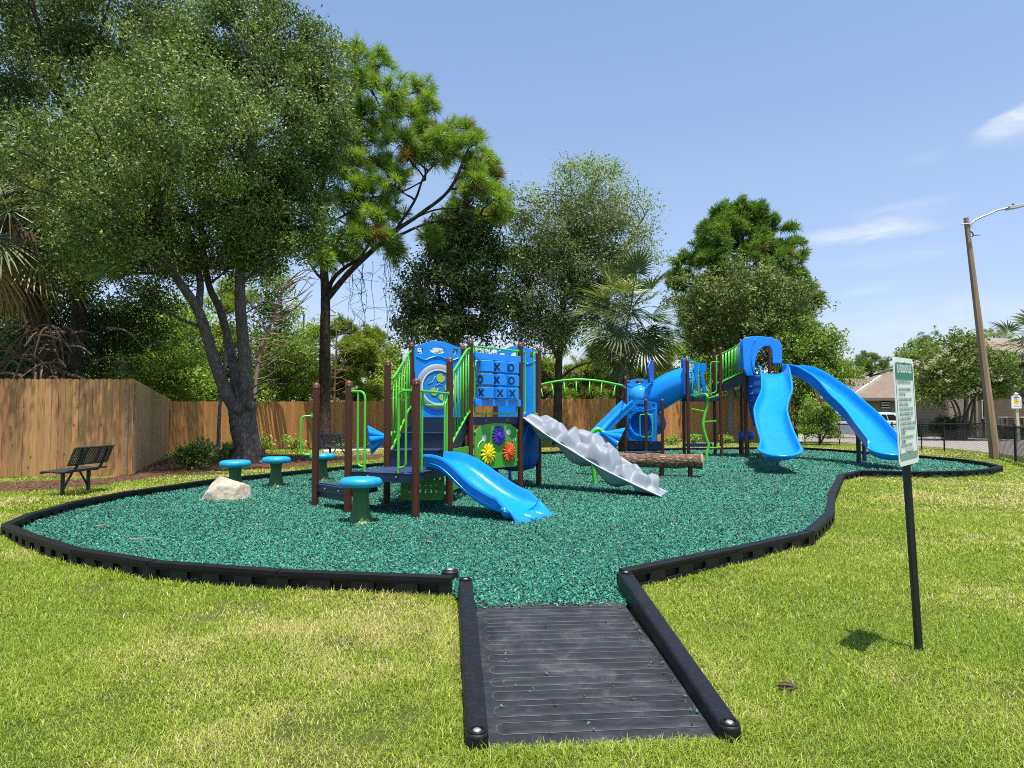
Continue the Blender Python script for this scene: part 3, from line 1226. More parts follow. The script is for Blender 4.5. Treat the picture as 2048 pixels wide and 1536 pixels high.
# ================================================================== log balance beam
def balance_log():
    a, b = D(1160, 932, 17.4), D(1405, 930.5, 16.6)
    a.z = b.z = 0.415
    t = thing('balance_log', 'brown bark log lying raised on short steel legs', 'log', ((a.x + b.x) / 2, a.y, M_LEVEL))
    mb = MB()
    n = 26
    pts = [a.lerp(b, k / n) + V((0, 0, 0.01 * math.sin(k * 0.9))) for k in range(n + 1)]
    mb.tube(pts, 0.165, 28, rs=[0.163 + 0.008 * math.sin(k * 1.3) for k in range(n + 1)], jit=0.03, cap=False)
    m, tt, p = new_mat('log_bark')
    v = tt.obj()
    vor = tt.n('ShaderNodeTexVoronoi', feature='DISTANCE_TO_EDGE')
    vor.inputs['Scale'].default_value = 1.0
    tt.l(tt.mapping(v, (7, 16, 16)), vor.inputs['Vector'])
    nz = tt.noise(v, 9, 6, 0.65)
    f = tt.math('ADD', tt.math('MULTIPLY', vor.outputs['Distance'], 0.9), tt.math('MULTIPLY', nz, 0.55))
    col = tt.ramp(f, [(0.22, (0.05, 0.026, 0.016)), (0.42, (0.2, 0.11, 0.066)), (0.66, (0.34, 0.205, 0.13)), (0.85, (0.46, 0.31, 0.2))])
    tt.l(col, p.inputs['Base Color'])
    p.inputs['Roughness'].default_value = 0.9
    tt.l(tt.bump(f, 0.9, 0.04), p.inputs['Normal'])
    mb.build('bark', m, t, smooth=True)
    endm = simple('sawn_log_end', (0.5, 0.34, 0.18), 0.85, 0.25, 14.0, bump=0.3)
    d = (b - a).normalized()
    for q, s in ((a, -1), (b, 1)):
        mb = MB()
        mb.tube([q - d * s * 0.02, q + d * s * 0.018], 0.17, 24, rs=[0.172, 0.15], jit=0.03)
        mb.build('sawn_end', endm, t, smooth=30)
    for px in (1322, 1379, 1210):
        p0 = G(px, 955, M_LEVEL)
        y = a.y + (b.y - a.y) * (WX(px, 17) - a.x) / (b.x - a.x)
        x = WX(px, y)
        mb = MB()
        mb.tube([(x, y, M_LEVEL - 0.03), (x, y, 0.3)], 0.055, 14)
        mb.build('leg', BROWN, t, smooth=40)


balance_log()


# ================================================================== rules sign
def rules_sign():
    foot = G(1838, 1303, 0.0)
    top = D(1801, 760, foot.y - 0.02)
    ax = (top - foot).normalized()
    t = thing('rules_sign', 'narrow white playground rules sign with green header on leaning black post', 'sign', foot)
    mb = MB()
    ptop = foot + ax * 1.78
    mb.beam(foot - ax * 0.05, ptop, 0.037, 0.037, up=(0, 1, 0))
    post = mb.build('post', BLACK_M, t, smooth=30, bevel=0.004)
    # the panel faces left of the camera; its right edge recedes
    tl, bl = D(1785, 713.5, 4.22), D(1798.6, 934.5, 4.22)
    tr = D(1824.5, 715.5, 4.54)
    w = (tl - bl)
    H = w.length
    w = w / H
    u = (tr - tl)
    u = (u - w * u.dot(w))
    W = u.length
    u = u / W
    n = u.cross(w)
    if n.y > 0:
        n = -n
    o = bl + n * 0.0
    mb = MB()
    mb.plate(rrect(0, 0, W, H, 0.035), o, u, w, 0.004, n=n)
    SIGNW = simple('sign_white_sheeting', (0.72, 0.76, 0.7), 0.5, 0.03, 3.0)
    SIGNG = simple('sign_green_print', (0.006, 0.2, 0.085), 0.5, 0.04, 8.0)
    SIGNT = simple('sign_grey_green_print', (0.19, 0.31, 0.25), 0.5, 0.05, 8.0)
    pan = mb.build('panel', SIGNW, t, smooth=30)
    f = n * 0.0036
    mb = MB()
    hb = [(0.03, H * 0.797), (W - 0.03, H * 0.797), (W - 0.03, H - 0.05), (W - 0.05, H - 0.03), (0.045, H - 0.03), (0.03, H - 0.045)]
    mb.plate(hb, o + f, u, w, 0.001, n=n)
    mb.build('header', SIGNG, pan, smooth=0)
    mb = MB()
    mb.plate([(0.03, 0.035), (W - 0.03, 0.035), (W - 0.03, 0.075), (0.03, 0.075)], o + f, u, w, 0.001, n=n)
    mb.build('footer_band', SIGNT, pan, smooth=0)
    mb = MB()
    for x in (0.026, W - 0.03):
        mb.plate([(x, 0.05), (x + 0.004, 0.05), (x + 0.004, H - 0.05), (x, H - 0.05)], o + f, u, w, 0.001, n=n)
    mb.build('border_line', SIGNG, pan, smooth=0)
    mb = MB()
    for hy in (H - 0.028, 0.082):
        mb.lathe([(0.008, 0), (0.008, 0.005), (0.004, 0.007)], o + u * (W / 2) + w * hy + f, 12, m=Matrix((u, w, n)).transposed())
    mb.build('bolt', BOLT, pan, smooth=40)

    def text(s, x, y, size, mat, sx=1.0, align='LEFT', name='lettering', bold=0.0):
        cu = bpy.data.curves.new(name, 'FONT')
        cu.body = s
        cu.size = size
        cu.align_x = align
        cu.offset = bold
        cu.fill_mode = 'FRONT'
        tmp = bpy.data.objects.new(name, cu)
        COL.objects.link(tmp)
        dg = bpy.context.evaluated_depsgraph_get()
        me = bpy.data.meshes.new_from_object(tmp.evaluated_get(dg))
        bpy.data.objects.remove(tmp)
        nm = n
        ob = base_of(t)
        for v in me.vertices:
            q = o + u * (x + v.co.x * sx) + w * (y + v.co.y) + nm * 0.0048
            v.co = q - ob
        me.materials.clear()
        return link_mesh(name, me, mat, pan)

    text('PLAYGROUND RULES', W / 2, H * 0.862, 0.066, WHITE_P, 0.485, 'CENTER', bold=0.002)
    text('HEAD PLAYGROUND', W / 2, H * 0.815, 0.014, GREEN_P, 0.9, 'CENTER') if False else None
    lines = [(0.705, 'HOURS ARE FROM DAWN TO DUSK'), (0.635, '1. USE PLAYGROUND EQUIPMENT AT'), (0.59, '    YOUR OWN RISK'),
             (0.54, '2. CHILDREN SUPERVISED BY PARENT'), (0.495, '    MENTOR or GUARDIAN'), (0.45, '3. YOUNG CHILDREN UNDER 5 YEARS'),
             (0.405, '    MUST BE ACCOMPANIED BY ADULT'), (0.36, '4. NO ROUGH PLAY PERMITTED'), (0.315, '5. NO THROWING OF OBJECTS ALLOWED'),
             (0.27, '6. NO JUMPING OFF THE PLAYGROUND'), (0.232, '    EQUIPMENT'), (0.19, '7. NO FOOD OR DRINK NEAR PLAY'), (0.152, '    EQUIPMENT'),
             (0.175 - 0.06, '8. NO GLASS BOTTLES OR PETS')]
    for fy, s in lines:
        text(s, 0.05, H * (fy + 0.055), 0.026, SIGNG, 0.68, bold=0.0006)
    text('SEASCAPE HOA', W * 0.53, H * 0.115, 0.036, SIGNT, 0.72, 'CENTER', bold=0.0004)


rules_sign()


# ================================================================== small litter
def litter():
    c = G(1574, 1373, 0.03)
    t = thing('pine_cone', 'small brown pine cone lying in the grass right of the ramp', 'pine cone', (c.x, c.y, 0))
    mb = MB()
    d = V((0.8, -0.55, 0.1)).normalized()
    ref = V((0, 0, 1))
    s = d.cross(ref).normalized()
    w = s.cross(d)
    m = Matrix((s, w, d)).transposed()
    mb.lathe([(0.004, -0.045), (0.016, -0.035), (0.023, -0.01), (0.021, 0.015), (0.012, 0.038), (0.002, 0.048)], c, 22, m=m, wob=lambda a, z: 1 + 0.22 * math.sin(a * 7 + z * 240))
    mb.build('scales', simple('pine_cone_scale', (0.09, 0.058, 0.038), 0.85, 0.4, 60.0), t, smooth=20)
    for i, (px, py, ang, L, lab) in enumerate(((290, 1078, 0.1, 0.34, 'pale dry twig lying on the mulch near the left border'), (205, 1052, 0.3, 0.16, 'short dry twig on the mulch near the far left border corner'))):
        a = G(px, py, M_LEVEL + 0.03)
        t = thing('twig', lab, 'twig', (a.x, a.y, M_LEVEL))
        u = V((math.cos(ang), math.sin(ang), 0))
        mb = MB()
        mb.tube(catmull([a - u * L / 2, a + V((0, 0.02, 0.008)), a + u * L / 2], 4), 0.006, 6, rs=[0.007, 0.007, 0.0065, 0.006, 0.0055, 0.005, 0.0045, 0.004, 0.003])
        mb.build('stick', simple('dry_twig', (0.4, 0.31, 0.19), 0.85, 0.2, 30.0), t, smooth=True)


litter()


# ================================================================== helpers for play equipment
PR = 0.055
ZV = V((0, 0, 1))


def unit2(a, b):
    d = V((b.x - a.x, b.y - a.y, 0))
    return d.normalized(), d.length


def post(root, p, ztop, r=PR):
    mb = MB()
    mb.tube([(p.x, p.y, M_LEVEL - 0.05), (p.x, p.y, ztop - 0.05)], r, 18)
    o = mb.build('post', BROWN, root, smooth=40)
    mb = MB()
    c = V((p.x, p.y, ztop - 0.05))
    mb.lathe([(r * 1.07, -0.035), (r * 1.07, 0.0), (r * 1.0, 0.022), (r * 0.75, 0.042), (r * 0.4, 0.052), (r * 0.05, 0.055)], c, 18)
    mb.build('cap', BROWN_CAP, o, smooth=50)
    mb = MB()
    mb.lathe([(0.009, -0.002), (0.009, 0.004), (0.004, 0.007)], c + V((0.25 * r, -r * 1.03, -0.018)), 10,
             m=Matrix(((1, 0, 0), (0, 0, -1), (0, 1, 0))))
    mb.build('rivet', BOLT, o, smooth=40)
    return o


def deck(root, pts, z, th=0.13, name='deck'):
    """perforated steel deck: thin plate on a folded skirt"""
    cx = sum(p.x for p in pts) / len(pts)
    cy = sum(p.y for p in pts) / len(pts)
    mb = MB()
    o = V((0, 0, z - 0.006))
    poly = [(p.x, p.y) for p in pts]
    mb.plate(poly, o, (1, 0, 0), (0, 1, 0), 0.012)
    d = mb.build(name, DECK_M, root, smooth=30, bevel=0.004)
    mb = MB()
    n = len(pts)
    for i in range(n):
        a, b = V((pts[i].x, pts[i].y, z - th / 2 - 0.006)), V((pts[(i + 1) % n].x, pts[(i + 1) % n].y, z - th / 2 - 0.006))
        k = V((cx - (a.x + b.x) / 2, cy - (a.y + b.y) / 2, 0)).normalized() * 0.012
        mb.beam(a + k, b + k, 0.012, th)
    mb.build('skirt', NAVY, d, smooth=30, bevel=0.003)
    mb = MB()
    for i in range(n):
        a, b = pts[i], pts[(i + 1) % n]
        u, L = unit2(a, b)
        if L < 0.5:
            continue
        nn = V((u.y, -u.x, 0))
        mid = V(((a.x + b.x) / 2 - cx, (a.y + b.y) / 2 - cy, 0))
        if nn.dot(mid) < 0:
            nn = -nn
        for f in (0.3, 0.72):
            c = V((a.x, a.y, z - 0.06)) + u * (L * f) + nn * -0.004
            mb.lathe([(0.014, -0.004), (0.014, 0.008), (0.007, 0.013)], c, 10, m=Matrix((u, ZV, nn)).transposed())
    mb.build('bolts', BOLT, d, smooth=40)
    return d


def deck_material():
    m, t, p = new_mat('navy_perforated_deck')
    v = t.pos()
    vm = t.n('ShaderNodeVectorMath', operation='SCALE')
    vm.inputs['Scale'].default_value = 1 / 0.034
    t.l(t.mapping(v, rot=(0, 0, 0.5)), vm.inputs[0])
    fr = t.n('ShaderNodeVectorMath', operation='FRACTION')
    t.l(vm.outputs[0], fr.inputs[0])
    sp = t.n('ShaderNodeSeparateXYZ')
    t.l(fr.outputs[0], sp.inputs[0])
    dx = t.math('SUBTRACT', sp.outputs[0], 0.5)
    dy = t.math('SUBTRACT', sp.outputs[1], 0.5)
    r = t.math('ADD', t.math('MULTIPLY', dx, dx), t.math('MULTIPLY', dy, dy))
    hole = t.math('LESS_THAN', r, 0.07)
    nz = t.noise(v, 8.0, 6.0, 0.65)
    c = t.ramp(nz, [(0.35, (0.016, 0.042, 0.13)), (0.7, (0.05, 0.085, 0.17))])
    t.l(t.mix(hole, c, (0.006, 0.008, 0.014)), p.inputs['Base Color'])
    p.inputs['Roughness'].default_value = 0.5
    p.inputs['Specular IOR Level'].default_value = 0.4
    return m


DECK_M = deck_material()


def rail(root, pts, r=0.0165, name='rail', mat=None, fil=0.07, seg=10):
    mb = MB()
    mb.tube(fillet(pts, fil), r, seg)
    return mb.build(name, mat or GREEN, root, smooth=True)


def clamp(mb, p, u, z):
    """small bracket on a post"""
    c = V((p.x, p.y, z)) + u * (PR + 0.012)
    mb.box(c, (0.03, 0.03, 0.06), math.atan2(u.y, u.x))


def hand_loop(root, p, u, z0, z1, w, gap=0.0):
    """C-shaped handle standing off a post along u"""
    P = V((p.x, p.y, 0)) + u * PR
    mb = MB()
    mb.tube(fillet([P + ZV * z1, P + u * w + ZV * z1, P + u * w + ZV * z0, P + ZV * z0], 0.09, 6), 0.0165, 10)
    clamp(mb, p, u, z1 + 0.012)
    clamp(mb, p, u, z0 - 0.012)
    return mb.build('hand_loop', GREEN, root, smooth=50)


def stair_rail(root, A, B, top, bot, nbars=7, t0=0.1, t1=0.9, bars=True):
    """sloping barrier between two posts; top and bot are lists of (fraction, z)"""
    a, b = V((A.x, A.y, 0)), V((B.x, B.y, 0))

    def path(lst):
        return [a.lerp(b, t) + ZV * z for t, z in lst]

    mb = MB()
    mb.tube(fillet(path(top), 0.22, 6), 0.0185, 10)
    mb.tube(fillet(path(bot), 0.22, 6), 0.0185, 10)
    u, L = unit2(A, B)
    clamp(mb, A, u, top[0][1])
    clamp(mb, A, u, bot[0][1])
    clamp(mb, B, -u, top[-1][1])
    clamp(mb, B, -u, bot[-1][1])
    fr = mb.build('stair_barrier', GREEN, root, smooth=50)

    def zat(lst, t):
        for (ta, za), (tb, zb) in zip(lst[:-1], lst[1:]):
            if ta <= t <= tb:
                return za + (zb - za) * (t - ta) / (tb - ta)
        return lst[-1][1]

    for k in range(nbars):
        t = t0 + (t1 - t0) * k / (nbars - 1)
        q = a.lerp(b, t)
        mb = MB()
        mb.tube([q + ZV * zat(bot, t), q + ZV * zat(top, t)], 0.0135, 8)
        mb.build('bar', GREEN, fr, smooth=True)
    return fr


def arch_panel(root, A, B, z0, z1, mat, name='arch_panel', big_hole=None, th=0.05, inset=0.06, waist=True, slots=True):
    """moulded panel with a scalloped crest and slot windows between two posts"""
    u, L = unit2(A, B)
    o = V((A.x, A.y, 0))
    i = inset
    h = z1 - z0
    out = [(i, z0), (L - i, z0), (L - i, z0 + 0.56 * h), (L - i + 0.015, z0 + 0.62 * h), (L - i + 0.015, z1 - 0.075 * h)]
    crest = [(L * 0.84, z1 - 0.055 * h), (L * 0.74, z1 - 0.03 * h), (L * 0.62, z1 - 0.003 * h), (L * 0.5, z1), (L * 0.38, z1 - 0.003 * h), (L * 0.26, z1 - 0.03 * h), (L * 0.16, z1 - 0.055 * h)]
    out += crest
    out += [(i - 0.015, z1 - 0.075 * h), (i - 0.015, z0 + 0.62 * h), (i, z0 + 0.56 * h)]
    holes = []
    if slots:
        zc = z1 - 0.125 * h
        holes.append(circ(L / 2, zc, L * 0.15, h * 0.042, 20))
        holes.append(rrect(i + 0.05, zc - 0.045 * h, i + 0.15, zc + 0.03 * h, 0.02))
        holes.append(rrect(L - i - 0.15, zc - 0.045 * h, L - i - 0.05, zc + 0.03 * h, 0.02))
    if big_hole:
        holes.append(circ(L / 2, big_hole[0], big_hole[1], n=36))
    mb = MB()
    mb.plate(out, o, u, ZV, th, holes)
    pan = mb.build(name, mat, root, smooth=30, bevel=0.014, bseg=3)
    nrm = u.cross(ZV)
    if nrm.y > 0:
        nrm = -nrm
    if slots:
        mb = MB()
        zz = z1 - 0.23 * h
        pts = [(i + 0.02, zz + 0.03), (L * 0.24, zz - 0.035), (L * 0.34, zz), (L * 0.5, zz + 0.045), (L * 0.66, zz), (L * 0.76, zz - 0.035), (L - i - 0.02, zz + 0.03)]
        mb.tube(catmull([o + u * x + ZV * z + nrm * (th / 2) for x, z in pts], 6), 0.017, 8)
        mb.build('moulded_band', mat, pan, smooth=True)
    return pan, o, u, L


def chute_profile(W, h, th=0.028, lip=0.045, bed=0.0):
    """closed section of a plastic slide: rims, side walls and a dished bed"""
    a = W / 2
    inner = [(-a, h), (-a + 0.012, h * 0.6), (-a + 0.05, 0.1 * h + 0.03), (-a + 0.13, 0.012), (-a * 0.4, -0.012), (0, -0.018),
             (a * 0.4, -0.012), (a - 0.13, 0.012), (a - 0.05, 0.1 * h + 0.03), (a - 0.012, h * 0.6), (a, h)]
    rim_r = [(a + 0.012, h + 0.016), (a + lip, h + 0.012), (a + lip + 0.014, h - 0.015), (a + lip + 0.004, h - 0.045), (a + lip * 0.6, h - 0.05)]
    outer = [(a + th, h * 0.6), (a + th * 0.4, 0.02), (a - 0.1, -0.035), (a * 0.4, -0.052), (0, -0.056),
             (-a * 0.4, -0.052), (-a + 0.1, -0.035), (-a - th * 0.4, 0.02), (-a - th, h * 0.6)]
    rim_l = [(-x, z) for x, z in reversed(rim_r)]
    return inner + rim_r + outer + rim_l


# ================================================================== small play structure
P1, P2, P4 = G(630, 1013, M_LEVEL), G(695.5, 1027, M_LEVEL), G(831, 1036.6, M_LEVEL)
P3, P5 = G(773.5, 1011, M_LEVEL), G(898.5, 1011, M_LEVEL)
P9, P10 = G(1041, 979, M_LEVEL), G(1077.5, 973, M_LEVEL)


def at(px, y):
    return V((WX(px, y), y, 0))


UT = P9.z + 0  # ground
ZTOP = WZ(685, P9.y)
P8, P7, P6 = at(940.5, 13.0), at(924.5, 14.0), at(822.5, 13.55)
PB, PC = at(992, 15.25), at(1077, 15.2)
Z_UP = WZ(834, 13.2)
Z_LO = WZ(946.5, P4.y + 0.1)
Z_ST = WZ(967, P1.y)
tot = thing('small_play_structure', 'small play structure with short blue slide, stairs and tic tac toe drums', 'play structure', ((P4.x + P3.x) / 2, (P4.y + P8.y) / 2, M_LEVEL))
for p, zt in ((P1, WZ(766, P1.y)), (P2, WZ(761.5, P2.y)), (P4, WZ(757, P4.y)), (P3, WZ(721, P3.y)), (P5, WZ(714.5, P5.y)),
              (P8, WZ(678.5, 13.0)), (P9, ZTOP), (P10, WZ(694, P10.y)), (P7, WZ(690, 14.0)), (P6, WZ(685, 13.55)), (PB, WZ(706, 15.25)), (PC, WZ(706, 15.2))):
    post(tot, p, zt)
uA, LA = unit2(P3, P5)
deck(tot, [P2, P4, P5, P3], Z_LO)
back_st = V((P1.x * 0.35 + P3.x * 0.65, P3.y - 0.05, 0))
deck(tot, [P1, P2, P3.lerp(P2, 0.25), back_st], Z_ST, 0.11, name='step_deck')
mb = MB()
a, b = P1.lerp(P2, 0.06), P1.lerp(P2, 0.94)
mb.beam((a.x, a.y + 0.06, 0.3), (b.x, b.y + 0.06, 0.3), 0.015, 0.22)
mb.build('step_riser', NAVY, tot, smooth=30)  # riser panel, its navy also standing in for shade under the step
deck(tot, [P6, P8, P9, P10, PC, PB, P7], Z_UP, 0.14)

# stairs between the decks
bl, br = P3.lerp(P5, 0.06), P3.lerp(P5, 0.95)
tl_, tr_ = P6.lerp(P8, 0.1), P6.lerp(P8, 0.93)
st = MB()
n_r = 3
rise = (Z_UP - Z_LO) / n_r
treads = []
for k in range(n_r):
    f0, f1 = k / n_r, (k + 1) / n_r
    z1 = Z_LO + rise * (k + 1)
    a0, b0 = bl.lerp(tl_, f0), br.lerp(tr_, f0)
    a1, b1 = bl.lerp(tl_, f1), br.lerp(tr_, f1)
    rb = MB()
    rb.add([(a0.x, a0.y, z1 - rise - 0.03), (b0.x, b0.y, z1 - rise - 0.03), (b0.x, b0.y, z1 - 0.008), (a0.x, a0.y, z1 - 0.008),
            (a0.x, a0.y + 0.012, z1 - rise - 0.03), (b0.x, b0.y + 0.012, z1 - rise - 0.03), (b0.x, b0.y + 0.012, z1 - 0.008), (a0.x, a0.y + 0.012, z1 - 0.008)],
           [(0, 1, 2, 3), (7, 6, 5, 4), (0, 4, 5, 1), (1, 5, 6, 2), (2, 6, 7, 3), (3, 7, 4, 0)])
    rb.build('stair_riser', NAVY, tot, smooth=0)
    if k < n_r - 1:
        tb = MB()
        off = V((0, -0.025, 0))
        p4 = [a0 + off, b0 + off, b1, a1]
        tb.plate([(p.x, p.y) for p in p4], (0, 0, z1 - 0.006), (1, 0, 0), (0, 1, 0), 0.012)
        # rolled serrated nose
        m = 26
        q0, q1 = a0 + off, b0 + off
        for j in range(m):
            c = q0.lerp(q1, (j + 0.5) / m)
            tb.box((c.x, c.y, z1 + 0.004), ((q1 - q0).length / m * 0.5, 0.03, 0.016))
        tb.build('stair_tread', DECK_M, tot, smooth=30)
for a0, a1, s in ((bl, tl_, -1), (br, tr_, 1)):
    u, L = unit2(a0, a1)
    nn = V((u.y, -u.x, 0))
    mb = MB()
    mb.plate([(-0.02, Z_LO - 0.12), (0.12, Z_LO - 0.12), (L, Z_UP - 0.3), (L, Z_UP + 0.02), (L - 0.15, Z_UP + 0.02), (-0.02, Z_LO + 0.2)],
             V((a0.x, a0.y, 0)) + nn * (0.012 * s), u, ZV, 0.014)
    mb.build('stair_stringer', NAVY, tot, smooth=30, bevel=0.004)

ZR = 1.08
stair_rail(tot, P3, P6, [(0.03, WZ(758, P3.y)), (0.2, WZ(754, P3.y)), (0.88, WZ(706, 13.4)), (0.96, WZ(703, 13.5))],
           [(0.03, WZ(909, P3.y)), (0.18, WZ(899, P3.y)), (0.85, Z_UP + 0.12), (0.96, Z_UP + 0.18)], 8)
stair_rail(tot, P5, P8, [(0.03, WZ(748, P5.y)), (0.2, WZ(738, P5.y)), (0.82, WZ(699, 12.8)), (0.97, WZ(697, 12.9))],
           [(0.04, Z_LO + 0.32), (0.18, Z_LO + 0.42), (0.82, Z_UP + 0.03), (0.97, Z_UP + 0.1)], 7)

# grab rails at the step entrance
u24, L24 = unit2(P2, P4)
o2 = V((P2.x, P2.y, 0))


def entry_rail(p, u, z_top, z_deck):
    o = V((p.x, p.y, 0))
    mb = MB()
    mb.tube(fillet([o + u * PR + ZV * z_top, o + u * 0.29 + ZV * z_top, o + u * 0.29 + ZV * z_deck], 0.12, 7), 0.0185, 10)
    mb.tube(fillet([o + u * 0.165 + ZV * z_top, o + u * 0.165 + ZV * (z_deck + 0.09), o + u * 0.29 + ZV * (z_deck + 0.07)], 0.1, 6), 0.0165, 10)
    clamp(mb, p, u, z_top + 0.03)
    return mb.build('entry_rail', GREEN, tot, smooth=50)


entry_rail(P2, u24, WZ(783, P2.y), Z_LO)
entry_rail(P4, -u24, WZ(781, P4.y), Z_LO)
hand_loop(tot, P1, V((-0.95, -0.3, 0)).normalized(), WZ(909, P1.y), WZ(832, P1.y), 0.17)

# barrier over the head of the small slide
u45, L45 = unit2(P4, P5)
o4 = V((P4.x, P4.y, 0))
zt45 = WZ(781, P4.y)
mb = MB()
mb.tube([o4 + u45 * PR + ZV * zt45, o4 + u45 * (L45 - PR) + ZV * zt45], 0.0185, 10)
for s0, s1 in ((0.13, 0.24), (L45 - 0.13, L45 - 0.24)):
    mb.tube([o4 + u45 * s0 + ZV * zt45, o4 + u45 * s0 + ZV * (Z_LO + 0.02)], 0.0165, 10)
    mb.tube(fillet([o4 + u45 * s0 + ZV * (zt45 - 0.08), o4 + u45 * s1 + ZV * (zt45 - 0.18), o4 + u45 * s1 + ZV * (Z_LO + 0.02)], 0.1, 6), 0.0165, 10)
mb.tube(fillet([o4 + u45 * 0.26 + ZV * zt45, o4 + u45 * 0.3 + ZV * (zt45 - 0.2), o4 + u45 * (L45 - 0.3) + ZV * (zt45 - 0.2), o4 + u45 * (L45 - 0.26) + ZV * zt45], 0.1, 6), 0.0165, 10)
clamp(mb, P4, u45, zt45)
clamp(mb, P5, -u45, zt45)
mb.build('slide_barrier', GREEN, tot, smooth=50)


# small blue slide with scalloped foot
def small_slide():
    c0 = P4.lerp(P5, 0.5) + u45 * 0.02
    d = V((0.86, -0.51, 0)).normalized()
    s0 = V((d.y, -d.x, 0))
    prof_z = [(0.0, 0.705), (0.18, 0.70), (0.36, 0.66), (0.55, 0.56), (0.75, 0.43), (1.0, 0.29), (1.22, 0.2), (1.36, 0.165), (1.5, 0.145)]
    path = catmull([V((c0.x, c0.y, 0)) + d * (s * 1.0) + ZV * z for s, z in prof_z], 4)
    # the head is turned square to the deck
    sides = []
    n = len(path)
    sd0 = V((-u45.x, -u45.y, 0))
    for i in range(n):
        f = min(1.0, i / (n * 0.55))
        q = (sd0 * (1 - f) + s0 * f)
        sides.append(q.normalized())
    W = 0.84
    mb = MB()

    def prof(f):
        h = 0.19 if f < 0.86 else 0.19 - 0.10 * (f - 0.86) / 0.14
        return chute_profile(W, h)

    mb.sweep(path, prof, side=sides)
    sl = mb.build('slide', BLUE, tot, smooth=50)
    # foot: three rounded toes flaring forward
    e = path[-1]
    mb = MB()
    nu, nv = 60, 16
    vs = []
    for j in range(nv + 1):
        f = j / nv
        for i in range(nu + 1):
            a = -1 + 2 * i / nu
            toe = abs(math.cos(a * PI * 1.5)) ** 0.6
            x = a * (W / 2 + 0.056)
            reach = 0.23 + 0.13 * toe
            wall = max(0.0, (abs(a) - 0.74) / 0.26)
            g_ = min(1.0, max(0.0, (f - 0.2) / 0.75))
            wall = 0.112 * wall * wall * (3 - 2 * wall) * (1 - g_ * g_ * (3 - 2 * g_))
            bulge = 0.035 * toe * math.sin(PI * min(1, f * 1.05)) ** 0.8 * (f > 0.3)
            drop = 0.07 * max(0.0, f - 0.35) ** 2 / 0.42
            z = -0.016 + wall + 0.028 * toe * (f * f * (3 - 2 * f)) - drop - 0.05 * (f ** 8)
            vs.append(e + s0 * x + d * (reach * f - 0.04) + ZV * z)
    fs = [(j * (nu + 1) + i, j * (nu + 1) + i + 1, (j + 1) * (nu + 1) + i + 1, (j + 1) * (nu + 1) + i) for j in range(nv) for i in range(nu)]
    mb.add(vs, fs)
    ft = mb.build('slide_foot', BLUE, sl, smooth=True)
    so = ft.modifiers.new('thick', 'SOLIDIFY')
    so.thickness = 0.055
    so.offset = -1
    # inset rib along the outer wall
    mb = MB()
    rib = [path[i] + sides[i] * -(W / 2 + 0.03) + ZV * 0.07 for i in range(3, n - 3)]
    rib2 = [path[i] + sides[i] * (W / 2 + 0.03) + ZV * 0.07 for i in range(3, n - 3)]
    mb.tube(rib, 0.012, 8)
    mb.tube(rib2, 0.012, 8)
    mb.build('moulded_rib', BLUE, sl, smooth=True)


small_slide()

# green slotted panel under the stairs
o = V((P3.x, P3.y - 0.02, 0)) + uA * 0.22
Lp = LA - 0.3
holes = []
for rz in (0.3, 0.5):
    for k in range(9):
        x = 0.09 + k * 0.085 + (0.02 if rz > 0.4 else 0.05)
        if x < Lp - 0.05:
            holes.append(circ(x, rz, 0.018, 0.068, 12))
mb = MB()
mb.plate(rrect(0, 0.12, Lp, Z_LO - 0.14, 0.05), o, uA, ZV, 0.02, holes)
mb.build('slotted_panel', GREEN_P, tot, smooth=30, bevel=0.004)
uL, LL = unit2(P5, P8)
mb = MB()
holes = [circ(0.25 + 0.12 * k, zc, 0.022, 0.08, 12) for zc in (0.45, 0.72) for k in range(8)]
mb.plate(rrect(0.15, 0.25, min(LL - 0.15, 1.4), 0.92, 0.05), V((P5.x, P5.y, 0)), uL, ZV, 0.02, holes)
mb.build('slotted_panel', GREEN_P, tot, smooth=30, bevel=0.004)

# lily pad maze panel
pan, o, u, L = arch_panel(tot, P6, P7, Z_UP - 0.02, WZ(681.5, 13.7), BLUE, th=0.06)
nn = u.cross(ZV)
if nn.y > 0:
    nn = -nn
cz = WZ(774, 13.75)
Mx = Matrix((u, ZV, nn)).transposed()
cen = o + u * (L / 2) + ZV * cz
mb = MB()
mb.lathe([(0.43, 0.02), (0.435, 0.05), (0.42, 0.062), (0.345, 0.062), (0.34, 0.03)], cen, 48, m=Mx, cap=False)
mb.build('window_ring', simple('warm_grey_plastic', (0.33, 0.34, 0.37), 0.4, 0.05, 6.0), pan, smooth=40)
mb = MB()
mb.lathe([(0.335, 0.03), (0.335, 0.05), (0.01, 0.05)], cen, 48, m=Mx)
mz = mb.build('maze_disc', simple('maze_blue', (0.02, 0.25, 0.62), 0.3, 0.1, 9.0), pan, smooth=40)
mb = MB()
mb.lathe([(0.34, 0.05), (0.34, 0.066), (0.312, 0.066), (0.312, 0.05)], cen, 48, m=Mx, cap=False)
mb.build('rim', WHITE_P, mz, smooth=40)
